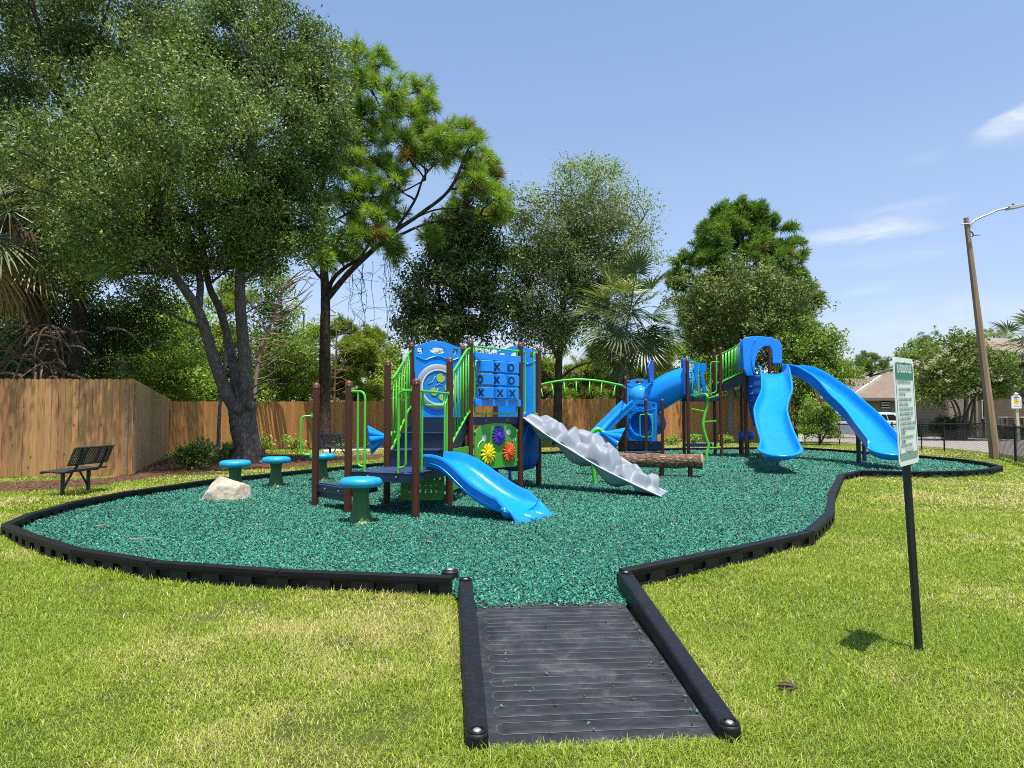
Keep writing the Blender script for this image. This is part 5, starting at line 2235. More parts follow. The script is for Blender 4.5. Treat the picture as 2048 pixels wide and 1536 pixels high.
# ramp of steps up to the tower
zr0, zr1 = Z2 + 0.02, Z3
stair_rail(big, Q6, Q7, [(0.04, WZ(709, Q6.y)), (0.97, WZ(683, Q7.y))], [(0.04, WZ(765, Q6.y)), (0.97, WZ(742, Q7.y))], 8, 0.1, 0.92)
stair_rail(big, Q6B, Q7B, [(0.04, WZ(713, Q6B.y)), (0.97, WZ(690, Q7B.y))], [(0.04, WZ(768, Q6B.y)), (0.97, WZ(746, Q7B.y))], 8, 0.1, 0.92)
for A, B in ((Q6, Q7), (Q6B, Q7B)):
    u, L = unit2(A, B)
    mb = MB()
    mb.plate([(-0.12, WZ(790, A.y) + 0.05), (-0.12, WZ(768, A.y)), (L, WZ(744, B.y)), (L, WZ(768, B.y))], V((A.x, A.y + 0.07, 0)), u, ZV, 0.04)
    mb.build('stair_stringer', NAVY, big, smooth=30, bevel=0.006)
uS, LS = unit2(Q6, Q7)
for k in range(4):
    f = (k + 0.5) / 4
    a, b = Q6.lerp(Q7, f), Q6B.lerp(Q7B, f)
    z = WZ(782, 24) + (Z3 - WZ(782, 24)) * (k + 0.6) / 4
    mb = MB()
    mb.beam((a.x, a.y + 0.1, z), (b.x, b.y - 0.05, z), 0.24, 0.03)
    mb.build('stair_tread', DECK_M, big, smooth=30)
deck(big, [Q7, Q8, Q8B, Q7B], Z3, 0.16, name='tower_deck')


# tower hood over the slide heads
def hood():
    y0 = 23.75
    x0, x1 = WX(1487, y0), WX(1567, y0)
    zb, zt = WZ(752, y0), WZ(673, y0)
    W = x1 - x0
    o = V((x0, y0, 0))
    u = V((1, 0.06, 0)).normalized()
    outer = [(0.0, zb + 0.25), (0.12, zb), (0.38, zb), (0.4, zb + 0.4), (0.44, zb + 0.62), (0.56, zb + 0.86), (0.72, zb + 0.98), (0.88, zb + 0.99), (0.955, zb + 0.9),
             (0.985, zb + 0.7), (0.985, zb + 0.42), (W, zb + 0.42), (W + 0.01, zt - 0.32), (W - 0.06, zt - 0.16), (W - 0.34, zt - 0.03), (W - 0.7, zt + 0.01), (0.3, zt), (0.06, zt - 0.03), (0.0, zt - 0.12)]
    mb = MB()
    mb.plate(outer, o, u, ZV, 0.07)
    hd = mb.build('hood', BLUE, big, smooth=35, bevel=0.025, bseg=3)
    # roof and cheeks going back to the posts
    prof = [(0.0, zb + 0.3), (0.0, zt - 0.14), (0.05, zt - 0.04), (0.3, zt - 0.01), (W - 0.7, zt), (W - 0.34, zt - 0.04), (W - 0.06, zt - 0.17), (W, zt - 0.33), (W, zb + 0.45)]
    dep = V((0.05, 0.85, 0))
    vs = []
    nrm = []
    for s in (0.0, 1.0):
        for x, z in prof:
            vs.append(o + u * x + ZV * (z - 0.12 * s) + dep * s)
    m = len(prof)
    mb = MB()
    mb.add(vs, [(i, i + 1, m + i + 1, m + i) for i in range(m - 1)])
    sh = mb.build('hood_shell', BLUE, hd, smooth=35)
    so = sh.modifiers.new('thick', 'SOLIDIFY')
    so.thickness = 0.05
    bv = sh.modifiers.new('bevel', 'BEVEL')
    bv.width = 0.02
    # crease and top recess
    mb = MB()
    mb.tube(catmull([o + u * x + ZV * z + V((0, -0.045, 0)) for x, z in ((0.36, zb + 0.06), (0.27, zb + 0.55), (0.33, zt - 0.3), (0.42, zt - 0.08))], 6), 0.02, 8)
    mb.build('hood_crease', BLUE, hd, smooth=True)
    mb = MB()
    mb.lathe([(0.2, -0.02), (0.2, 0.012), (0.17, 0.02), (0.15, 0.0)], o + u * (W - 0.78) + ZV * (zt + 0.0) + dep * 0.3, 24, cap=False)
    mb.build('hood_handhold', BLUE_D, hd, smooth=40)


hood()


def big_slide(name, pts, W, h, foot_len, label=None, foot_w=1.12):
    path = catmull([V(p) for p in pts], 7)
    n = len(path)
    mb = MB()

    def prof(f):
        k = max(0.0, (f - 0.9) / 0.1)
        hh = h * (1 - 0.45 * k)
        return chute_profile(W * (1 + (foot_w - 1) * k * k * (3 - 2 * k)), hh, lip=0.05)

    mb.sweep(path, prof)
    sl = mb.build(name, BLUE, big, smooth=50)
    # rounded foot: fan of sections closing in a half round
    e = path[-1]
    t = (path[-1] - path[-3]).normalized()
    s = V((t.y, -t.x, 0)).normalized()
    Wf = W * foot_w / 2 + 0.05
    mb = MB()
    nr, na = 10, 36
    vs = []
    for j in range(nr + 1):
        f = j / nr
        for i in range(na + 1):
            a = PI * i / na
            x, y = math.cos(a) * Wf * f, math.sin(a) * foot_len * f
            z = -0.02 + (h * 0.55 + 0.02) * max(0, (f - 0.62) / 0.38) ** 2.0
            vs.append(e + s * x + t * (y - 0.02) + ZV * z)
    fs = [(j * (na + 1) + i, j * (na + 1) + i + 1, (j + 1) * (na + 1) + i + 1, (j + 1) * (na + 1) + i) for j in range(nr) for i in range(na)]
    mb.add(vs, fs)
    ft = mb.build('slide_foot', BLUE, sl, smooth=True)
    so = ft.modifiers.new('thick', 'SOLIDIFY')
    so.thickness = 0.05
    so.offset = -1
    mb = MB()
    rim = [e + s * (math.cos(PI * i / na) * (Wf + 0.005)) + t * (math.sin(PI * i / na) * (foot_len + 0.005) - 0.02) + ZV * (h * 0.55) for i in range(na + 1)]
    mb.tube(rim, 0.035, 10)
    mb.build('foot_rim', BLUE, sl, smooth=True)
    # moulding seams across the bed
    return sl, path


wave_px = [(1545.5, 748, 23.6, 2.84), (1549.6, 752, 23.2, 2.74), (1553, 773, 22.6, None), (1553.7, 796, 21.8, None), (1546.5, 815, 21.1, None), (1541, 835, 20.4, None),
           (1543.5, 856, 19.7, None), (1549, 877, 19.0, None), (1556, 896, 18.3, None), (1558.5, 908, 17.85, None)]
pts = []
for px, py, y, z in wave_px:
    zz = z if z is not None else WZ(py, y) - 0.02
    pts.append((WX(px, y), y, max(0.3, zz)))
big_slide('wave_slide', pts, 0.80, 0.26, 0.6)

side_px = [(1578, 740, 23.9, 2.80), (1600, 744, 23.6, 2.76), (1625, 757, 23.2, 2.56), (1660, 780, 22.6, 2.12), (1690, 805, 21.9, 1.68), (1722, 835, 21.1, 1.22),
           (1745, 860, 20.3, 0.84), (1764, 884, 19.6, 0.54), (1774, 897, 19.2, 0.42)]
pts = [(WX(px, y), y, z) for px, py, y, z in side_px]
big_slide('side_slide', pts, 0.80, 0.33, 0.6)
mb = MB()
lx = V((WX(1715, 21.4), 21.4, 0))
mb.tube([(lx.x, lx.y, M_LEVEL - 0.05), (lx.x, lx.y, 1.2)], 0.065, 14)
mb.build('slide_leg', NAVY, big, smooth=40)
mb = MB()
lx = V((WX(1733, 21.6), 21.8, 0))
mb.tube([(lx.x, lx.y, M_LEVEL - 0.05), (lx.x, lx.y, 0.95)], 0.06, 14)
mb.build('slide_leg', NAVY, big, smooth=40)

# low straight slide leaving the left unit to the left
pts = [(WX(1262, 24.6), 24.6, WZ(812, 24.6)), (WX(1247, 24.5), 24.5, WZ(826, 24.5)), (WX(1215, 24.3), 24.3, WZ(858, 24.3)), (WX(1190, 24.1), 24.1, WZ(884, 24.1)), (WX(1165, 23.9), 23.9, 0.34), (WX(1145, 23.8), 23.8, 0.27)]
big_slide('straight_slide', pts, 0.62, 0.24, 0.4)


# curved climbing wall under the tower
def climb_wall():
    cx, cy = WX(1532, 24.2), 24.35
    mb = MB()
    prof, nz, na = [], 22, 20
    zt, zb = Z3 - 0.05, WZ(852, 24)
    vs = []
    for j in range(nz + 1):
        f = j / nz
        z = zt + (zb - zt) * f
        r = 0.62 - 0.42 * max(0, f - 0.35) ** 1.4 + 0.012 * math.sin(f * 40)
        for i in range(na + 1):
            a = PI * 1.02 + PI * 0.62 * i / na
            vs.append((cx + r * math.cos(a), cy + r * math.sin(a) * 0.9, z))
    fs = [(j * (na + 1) + i, j * (na + 1) + i + 1, (j + 1) * (na + 1) + i + 1, (j + 1) * (na + 1) + i) for j in range(nz) for i in range(na)]
    mb.add(vs, fs)
    w = mb.build('climbing_wall', BLUE_D, big, smooth=40)
    so = w.modifiers.new('thick', 'SOLIDIFY')
    so.thickness = 0.04
    for k, (px, py) in enumerate(((1502, 774), (1504.5, 788), (1506.5, 801.5), (1509, 816), (1512, 829))):
        c = D(px, py, cy - 0.5 + 0.02 * k)
        mb = MB()
        mb.tube([c + V((-0.11, 0.02, 0)), c + V((0, -0.02, 0.012)), c + V((0.11, 0.02, 0))], 0.03, 8, rs=[0.012, 0.034, 0.012])
        mb.build('hand_hold', BLUE_D, w, smooth=True)


climb_wall()

# low blue beam behind the middle deck
mb = MB()
mb.beam(D(1372, 890, 25.9), D(1424, 890, 25.9), 0.2, 0.12)
mb.build('balance_beam', BLUE_D, big, smooth=30, bevel=0.02)

# arched overhead ladder with hanging grips
arch = []
ay = 23.0
for px, py in ((1079, 770), (1100, 765), (1125, 761), (1152, 759), (1180, 760), (1205, 763), (1230, 768), (1245, 771)):
    arch.append(D(px, py, ay))
lad = thing('overhead_ladder', 'arched green overhead ladder with hanging hand grips above the rock climber', 'climbing ladder', (arch[0].x, ay, M_LEVEL))
mb = MB()
ap = catmull(arch, 6)
mb.tube(ap, 0.034, 12)
mb.build('arch_rail', GREEN, lad, smooth=True)
cenz = D(1160, 1100, ay)
for px, py in ((1080, 770), (1103, 765), (1127.5, 761.5), (1152, 759.5), (1179.5, 760.5), (1204, 763.5), (1231, 768.5)):
    a = D(px, py, ay)
    d = (V((cenz.x, ay, cenz.z)) - a).normalized()
    mb = MB()
    e = a + d * 0.4
    yv = V((0, 0.11, 0))
    mb.tube(fillet([a, e - yv + d * -0.02, e + yv + d * -0.02, a], 0.05, 5), 0.018, 8)
    mb.build('hand_grip', GREEN, lad, smooth=True)
q = V((WX(1079.5, ay), ay, 0))
mb = MB()
mb.tube([(q.x, q.y, M_LEVEL - 0.05), (q.x, q.y, WZ(768, ay) + 0.05)], PR, 14)
mb.build('post', BROWN, lad, smooth=40)
mb = MB()
e = arch[-1]
mb.tube([e, V((Q1.x, Q1.y, e.z))], 0.03, 10)
mb.build('end_bracket', STEEL, lad, smooth=40)


# ================================================================== twin drum on posts
def drum_seat():
    a, b = G(1481, 911, M_LEVEL), G(1496, 911, M_LEVEL)
    t = thing('bongo_drum', 'pair of low blue bongo drums on brown posts under the tower', 'drum', ((a.x + b.x) / 2, a.y, M_LEVEL))
    for p, px in ((a, 1483.5), (b, 1499)):
        mb = MB()
        mb.tube([(p.x, p.y, M_LEVEL - 0.05), (p.x, p.y, 0.7)], 0.055, 14)
        mb.build('post', BROWN, t, smooth=40)
        mb = MB()
        c = V((WX(px, p.y), p.y - 0.02, WZ(870, p.y)))
        mb.lathe([(0.02, -0.17), (0.1, -0.165), (0.14, -0.1), (0.155, 0.0), (0.15, 0.08), (0.11, 0.14), (0.02, 0.155)], c, 24)
        mb.build('drum', BLUE_D, t, smooth=50)


drum_seat()


# ================================================================== wooden privacy fence
def wood_material(name, base):
    m, t, p = new_mat(name)
    a = t.n('ShaderNodeAttribute', attribute_name='col').outputs['Color']
    v = t.pos()
    grain = t.noise(t.mapping(v, (22, 22, 1.6)), 1.0, 6.0, 0.62, 1.2)
    fine = t.noise(t.mapping(v, (90, 90, 4)), 1.0, 3.0, 0.6)
    g = t.math('ADD', t.math('MULTIPLY', grain, 0.7), t.math('MULTIPLY', fine, 0.3))
    tone = t.ramp(g, [(0.3, (0.62, 0.56, 0.5)), (0.5, (1.0, 1.0, 1.0)), (0.72, (1.22, 1.16, 1.08))])
    vor = t.n('ShaderNodeTexVoronoi', feature='F1')
    vor.inputs['Scale'].default_value = 1.0
    t.l(t.mapping(v, (5.5, 5.5, 3.2)), vor.inputs['Vector'])
    knot = t.ramp(vor.outputs['Distance'], [(0.05, (0.22, 0.14, 0.09)), (0.1, (0.55, 0.42, 0.32)), (0.17, (1, 1, 1))])
    c = t.mix(1.0, a, tone, 'MULTIPLY')
    c = t.mix(0.85, c, knot, 'MULTIPLY')
    sp = t.n('ShaderNodeSeparateXYZ')
    t.l(v, sp.inputs[0])
    t.l(c, p.inputs['Base Color'])
    p.inputs['Roughness'].default_value = 0.8
    p.inputs['Specular IOR Level'].default_value = 0.2
    t.l(t.bump(g, 0.35, 0.01), p.inputs['Normal'])
    return m


WOOD = wood_material('fence_wood', None)
WOOD_P = simple('fence_rail_wood', (0.3, 0.18, 0.09), 0.85, 0.25, 9.0)


def privacy_fence(label, nodes, tone, bw=0.142, seed=1, gaps=0.006):
    """nodes: (photo x, top y, base y); boards stand on the line of the bases"""
    pr = random.Random(seed)
    pts = []
    for px, ty, by in nodes:
        b = G(px, by, 0.0)
        pts.append((V((b.x, b.y, 0)), WZ(ty, b.y)))
    t = thing('privacy_fence', label, 'fence', pts[0][0])
    mb = MB()
    rails, posts = MB(), []
    for (a, ha), (b, hb) in zip(pts[:-1], pts[1:]):
        u, L = unit2(a, b)
        nrm = V((u.y, -u.x, 0))
        if nrm.dot(-(a + b)) < 0:
            nrm = -nrm
        n = max(1, round(L / (bw + gaps)))
        step = L / n
        for k in range(n):
            h = ha + (hb - ha) * (k + 0.5) / n + pr.uniform(-0.008, 0.008)
            w = step - gaps * pr.uniform(0.2, 1.8)
            f = pr.random()
            tn = [c * pr.uniform(0.9, 1.1) for c in tone]
            k2 = pr.uniform(0.8, 1.14)
            mb.col = (tn[0] * k2, (tn[1] * 0.75 + tone[1] * 0.25) * k2, (tn[2] * 0.6 + tone[2] * 0.4) * k2)
            c = 0.032
            out = [(0, 0.02), (w, 0.02), (w, h - c), (w - c * 0.9, h), (c * 0.9, h), (0, h - c)]
            o = a + u * (k * step + gaps / 2) + nrm * pr.uniform(-0.004, 0.004)
            mb.plate(out, o, u, ZV, 0.018)
        for z in (0.35, 1.05, 1.75):
            if z < min(ha, hb) - 0.1:
                rails.beam(a - nrm * 0.05 + ZV * z, b - nrm * 0.05 + ZV * z, 0.04, 0.09)
        npst = max(1, round(L / 2.4))
        for k in range(npst + 1):
            q = a.lerp(b, k / npst) - nrm * 0.12
            posts.append((q, ha + (hb - ha) * k / npst - 0.1))
    mb.build('boards', WOOD, t, smooth=0, color=True)
    rails.build('fence_rails', WOOD_P, t, smooth=0)
    for q, h in posts:
        pb = MB()
        pb.box((q.x, q.y, h / 2), (0.09, 0.09, h))
        pb.build('fence_post', WOOD_P, t, smooth=0)
    return t


privacy_fence('tall weathered wooden fence with dog eared boards behind the bench', [(-420, 757, 962), (-100, 757, 958), (262, 758, 952)], (0.46, 0.25, 0.1), seed=3, gaps=0.006)
privacy_fence('short pale wooden fence run going back from the tall front fence to the corner', [(262, 758, 952), (338, 799, 908)], (0.5, 0.31, 0.14), seed=4)
privacy_fence('long sunlit orange brown wooden fence running along the back of the playground',
              [(338, 803, 909), (480, 803, 902), (640, 803, 895), (900, 800, 890), (1150, 798, 887), (1400, 797, 884), (1590, 797, 882)], (0.52, 0.25, 0.085), seed=5, gaps=0.004)


# ================================================================== black chain link fence
def chain_fence(label, nodes, posts, fine=1.0, thick_posts=()):
    pts = []
    for px, ty, by in nodes:
        b = G(px, by, 0.0)
        pts.append((V((b.x, b.y, 0)), WZ(ty, b.y)))
    t = thing('chain_link_fence', label, 'fence', pts[0][0])
    mb = MB()
    for (a, ha), (b, hb) in zip(pts[:-1], pts[1:]):
        mb.tube([a + ZV * ha, b + ZV * hb], 0.024, 8)
    mb.build('top_rail', BLACK_M, t, smooth=40)
    mb = MB()
    for (a, ha), (b, hb) in zip(pts[:-1], pts[1:]):
        mb.tube([a + ZV * 0.06, b + ZV * 0.06], 0.004, 4)
        u, L = unit2(a, b)
        s = 0.075
        for sgn in (1, -1):
            x = -ha
            while x < L:
                x0, x1 = (x, x + ha) if sgn > 0 else (x + ha, x)
                z0, z1 = 0.05, (ha + hb) / 2
                # clip to the run
                def clip(xa, za, xb, zb):
                    if xa > xb:
                        xa, za, xb, zb = xb, zb, xa, za
                    if xb <= 0 or xa >= L:
                        return None
                    if xa < 0:
                        za += (zb - za) * (0 - xa) / (xb - xa)
                        xa = 0
                    if xb > L:
                        zb = za + (zb - za) * (L - xa) / (xb - xa)
                        xb = L
                    return xa, za, xb, zb
                c = clip(x0, z0, x1, z1)
                if c:
                    p, q = a + u * c[0] + ZV * c[1], a + u * c[2] + ZV * c[3]
                    if (q - p).length > 0.02:
                        mb.tube([p, q], 0.0034, 3, cap=False)
                x += s
    mb.build('wire_mesh', BLACK_M, t, smooth=0)
    for px, ty, by, r in posts:
        b = G(px, by, 0.0)
        h = WZ(ty, b.y)
        pb = MB()
        pb.tube([(b.x, b.y, -0.05), (b.x, b.y, h)], r, 12)
        po = pb.build('fence_post', BLACK_M, t, smooth=40)
        pb = MB()
        pb.lathe([(r * 1.15, -0.02), (r * 1.15, 0.02), (r * 0.8, 0.05), (r * 0.1, 0.06)], V((b.x, b.y, h)), 12)
        pb.build('cap', BLACK_M, po, smooth=40)
    return t


chain_fence('black chain link fence by the road, from the shrubs to its thick corner post', [(1604, 850, 884), (1679, 849, 889), (1785, 848.5, 896), (1889, 848, 903), (1983, 847, 911)],
            [(1610, 847, 884.5, 0.03), (1641, 848, 886.5, 0.03), (1679, 847, 889, 0.03), (1785, 846, 896, 0.03), (1889, 846, 903, 0.032), (1983, 843, 912, 0.055)])
chain_fence('black chain link fence beside the light pole, right of the thick corner post', [(1983, 849, 911.5), (2032, 853, 925), (2110, 860, 950)],
            [(2031.5, 851, 925, 0.036), (2110, 858, 950, 0.036)])

# dark green bin hung by the fence
q = G(1842, 899.5, 0.0)
t = thing('waste_bin', 'dark green bin hung on the chain link fence beside the rules sign', 'bin', (q.x, q.y - 0.12, 0))
mb = MB()
w = 14.5 / FOC * q.y
zb, zt = WZ(874.5, q.y), WZ(852, q.y)
mb.box((q.x, q.y - 0.16, (zb + zt) / 2), (w, 0.2, zt - zb))
BIN = simple('dark_green_bin', (0.012, 0.03, 0.014), 0.5, 0.2, 8.0)
mb.build('body', BIN, t, smooth=30, bevel=0.02)
mb = MB()
mb.box((q.x, q.y - 0.16, zt + 0.02), (w * 1.08, 0.23, 0.045))
mb.build('lid', BIN, t, smooth=30, bevel=0.01)
mb = MB()
for dx in (-w * 0.25, w * 0.25):
    mb.beam((q.x + dx, q.y - 0.27, zb + 0.05), (q.x + dx, q.y - 0.27, zt - 0.05), 0.02, 0.012)
mb.build('ribs', BIN, t, smooth=0)
mb = MB()
mb.tube([(q.x, q.y - 0.05, -0.05), (q.x, q.y - 0.05, zt)], 0.025, 10)
mb.build('post', BLACK_M, t, smooth=40)


# ================================================================== light pole
def light_pole():
    foot = G(1991, 919, 0.0)
    y = foot.y
    top = D(1932, 436, y + 0.3)
    t = thing('light_pole', 'tall leaning tan light pole with a curved steel arm', 'light pole', foot)
    m, tt, p = new_mat('tan_pole')
    v = tt.obj()
    f = tt.noise(tt.mapping(v, (9, 9, 0.5)), 1.0, 6, 0.6)
    c = tt.ramp(f, [(0.3, (0.21, 0.135, 0.075)), (0.7, (0.34, 0.23, 0.135))])
    tt.l(c, p.inputs['Base Color'])
    p.inputs['Roughness'].default_value = 0.75
    n = 12
    mb = MB()
    pts = [foot.lerp(top, k / n) for k in range(n + 1)]
    pts[0] = foot - V((0, 0, 0.1))
    r0, r1 = 0.5 * 20 / FOC * y, 0.5 * 9.5 / FOC * y
    rs = [r0 + (r1 - r0) * (k / n) ** 0.8 for k in range(n + 1)]
    mb.tube(pts, 0.2, 8, rs=rs)
    pole = mb.build('pole', m, t, smooth=30)
    ap = [D(px, py, y + 0.2) for px, py in ((1941, 456), (1942, 449), (1948, 442), (1958, 436.5), (1975, 429.5), (1992, 422), (2003, 419), (2015, 416))]
    mb = MB()
    mb.tube(catmull(ap, 5), 0.032, 10)
    mb.tube([D(1922, 448, y + 0.2), D(1946, 447, y + 0.2)], 0.018, 6)
    arm = mb.build('arm', STEEL, t, smooth=40)
    mb = MB()
    mb.tube(catmull([D(1941, 463, y + 0.1), D(1945, 466, y + 0.1), D(1946.5, 471, y + 0.1), D(1944, 473, y + 0.1)], 4), 0.02, 8)
    mb.tube([D(1946.5, 471, y + 0.1), D(1960, 470, y + 0.1)], 0.014, 6)
    mb.build('cable_bracket', BLACK_M, t, smooth=40)
    mb = MB()
    a, b = D(2014, 416.5, y + 0.2), D(2062, 408, y + 0.2)
    d = (b - a).normalized()
    s = V((0, 1, 0))
    w = s.cross(d)
    if w.z < 0:
        w = -w
    outl = [(0.0, -0.055), (0.3, -0.06), (0.78, -0.03), (0.8, 0.0), (0.6, 0.03), (0.3, 0.05), (0.02, 0.05)]
    mb.plate(outl, a, d, w, 0.26)
    hd = mb.build('lamp_head', simple('grey_lamp_housing', (0.5, 0.5, 0.49), 0.45, 0.08, 8.0), t, smooth=35, bevel=0.025, bseg=3)
    mb = MB()
    mb.lathe([(0.035, 0.0), (0.04, 0.03), (0.035, 0.07), (0.01, 0.08)], a + d * 0.22 + w * 0.045, 12)
    mb.build('photocell', simple('photocell', (0.03, 0.04, 0.09), 0.4, 0.05, 5.0), hd, smooth=40)


light_pole()


# ================================================================== small white sign across the road
def notice_sign():
    f = G(2036.5, 882, 0.0)
    y = f.y
    t = thing('notice_sign', 'small white sign with yellow diamond emblem and knob finial on pale post', 'sign', f)
    top = D(2031, 786, y)
    mb = MB()
    mb.beam(f - ZV * 0.05, D(2031.5, 800, y), 0.17, 0.17, up=(0, 1, 0))
    mb.build('post', simple('pale_post_paint', (0.5, 0.42, 0.32), 0.7, 0.08, 6.0), t, smooth=30, bevel=0.01)
    c0 = D(2020.5, 817, y - 0.14)
    W, H = 21 / FOC * y, WZ(790, y) - WZ(817.5, y)
    u = V((1, 0.05, 0)).normalized()
    c0 = c0 + V((0.06, 0, 0))
    mb = MB()
    mb.plate([(0.03, 0), (W - 0.03, 0), (W, 0.04), (W, H * 0.82), (W * 0.82, H * 0.95), (W * 0.66, H), (W * 0.34, H), (W * 0.18, H * 0.95), (0, H * 0.82), (0, 0.04)], c0, u, ZV, 0.05)
    bd = mb.build('board', WHITE_P, t, smooth=30, bevel=0.008)
    n = V((0.05, -1, 0)).normalized()
    mb = MB()
    cc = [(W / 2 + W * 0.27 * math.cos(2 * PI * k / 16) * (1.15 if k % 2 == 0 else 0.85), H * 0.5 + H * 0.22 * math.sin(2 * PI * k / 16) * (1.15 if k % 2 == 0 else 0.85)) for k in range(16)]
    mb.plate(cc, c0 + n * 0.028, u, ZV, 0.006)
    em = mb.build('emblem', YELLOW, bd, smooth=0)
    mb = MB()
    for z in (0.47, 0.53):
        mb.plate(rrect(W * 0.38, H * z - 0.012, W * 0.62, H * z + 0.012, 0.005), c0 + n * 0.033, u, ZV, 0.004)
    mb.build('emblem_stroke', simple('ochre_print', (0.35, 0.25, 0.02), 0.5, 0.05, 5.0), em, smooth=0)
    mb = MB()
    mb.plate(rrect(W * 0.2, H * 0.76, W * 0.8, H * 0.83, 0.02), c0 + n * 0.028, u, ZV, 0.005)
    mb.build('name_band', simple('grey_blue_print', (0.22, 0.26, 0.34), 0.5, 0.05, 5.0), bd, smooth=0)
    mb = MB()
    mb.plate(rrect(W * 0.2, H * 0.13, W * 0.8, H * 0.2, 0.02), c0 + n * 0.028, u, ZV, 0.005)
    mb.build('foot_band', simple('pale_teal_print', (0.25, 0.5, 0.52), 0.5, 0.05, 5.0), bd, smooth=0)
    mb = MB()
    mb.lathe([(0.07, 0), (0.09, 0.03), (0.14, 0.07), (0.14, 0.1), (0.08, 0.13), (0.02, 0.16)], D(2031.5, 790.5, y - 0.1), 18)
    mb.build('finial', WHITE_P, t, smooth=40)


notice_sign()


# ================================================================== houses
SIDING_M = None


def siding(name, col, pitch=0.2):
    m, t, p = new_mat(name)
    v = t.pos()
    sp = t.n('ShaderNodeSeparateXYZ')
    t.l(v, sp.inputs[0])
    f = t.math('FRACT', t.math('DIVIDE', sp.outputs[2], pitch))
    line = t.math('LESS_THAN', f, 0.1)
    nz = t.noise(v, 1.5, 5.0)
    c = t.ramp(nz, [(0.3, tuple(k * 0.9 for k in col)), (0.7, tuple(k * 1.08 for k in col))])
    t.l(t.mix(line, c, tuple(k * 0.5 for k in col)), p.inputs['Base Color'])
    p.inputs['Roughness'].default_value = 0.75
    t.l(t.bump(f, 0.6, 0.02), p.inputs['Normal'])
    return m


def shingles(name, col):
    m, t, p = new_mat(name)
    v = t.obj()
    br = t.n('ShaderNodeTexBrick')
    br.inputs['Scale'].default_value = 2.6
    br.inputs['Mortar Size'].default_value = 0.012
    br.inputs['Color1'].default_value = (*[c * 1.1 for c in col], 1)
    br.inputs['Color2'].default_value = (*[c * 0.85 for c in col], 1)
    br.inputs['Mortar'].default_value = (*[c * 0.7 for c in col], 1)
    t.l(t.mapping(v, (1, 1, 1), (0.0, 0, 0)), br.inputs['Vector'])
    nz = t.noise(v, 1.2, 6.0)
    k = t.ramp(nz, [(0.3, (0.85, 0.85, 0.85)), (0.7, (1.1, 1.1, 1.1))])
    t.l(t.mix(1.0, br.outputs['Color'], k, 'MULTIPLY'), p.inputs['Base Color'])
    p.inputs['Roughness'].default_value = 0.9
    return m


GLASS_D = simple('dark_window_glass', (0.012, 0.014, 0.016), 0.08, 0.1, 1.0, spec=0.8)
TRIM = simple('pale_trim', (0.6, 0.57, 0.52), 0.6, 0.06, 3.0)


def window(root, o, u, n, x0, z0, x1, z1, blinds=True, frame=None):
    mb = MB()
    for a, b, c, d in ((x0, z0, x0 + 0.08, z1), (x1 - 0.08, z0, x1, z1), (x0 + 0.08, z0, x1 - 0.08, z0 + 0.08), (x0 + 0.08, z1 - 0.08, x1 - 0.08, z1)):
        mb.plate([(a, b), (c, b), (c, d), (a, d)], o + n * 0.02, u, ZV, 0.08, n=n)
    w = mb.build('window', frame or TRIM, root, smooth=0)
    mb = MB()
    mb.plate([(x0 + 0.08, z0 + 0.08), (x1 - 0.08, z0 + 0.08), (x1 - 0.08, z1 - 0.08), (x0 + 0.08, z1 - 0.08)], o + n * 0.008, u, ZV, 0.01, n=n)
    mb.build('pane', GLASS_D, w, smooth=0)
    return w


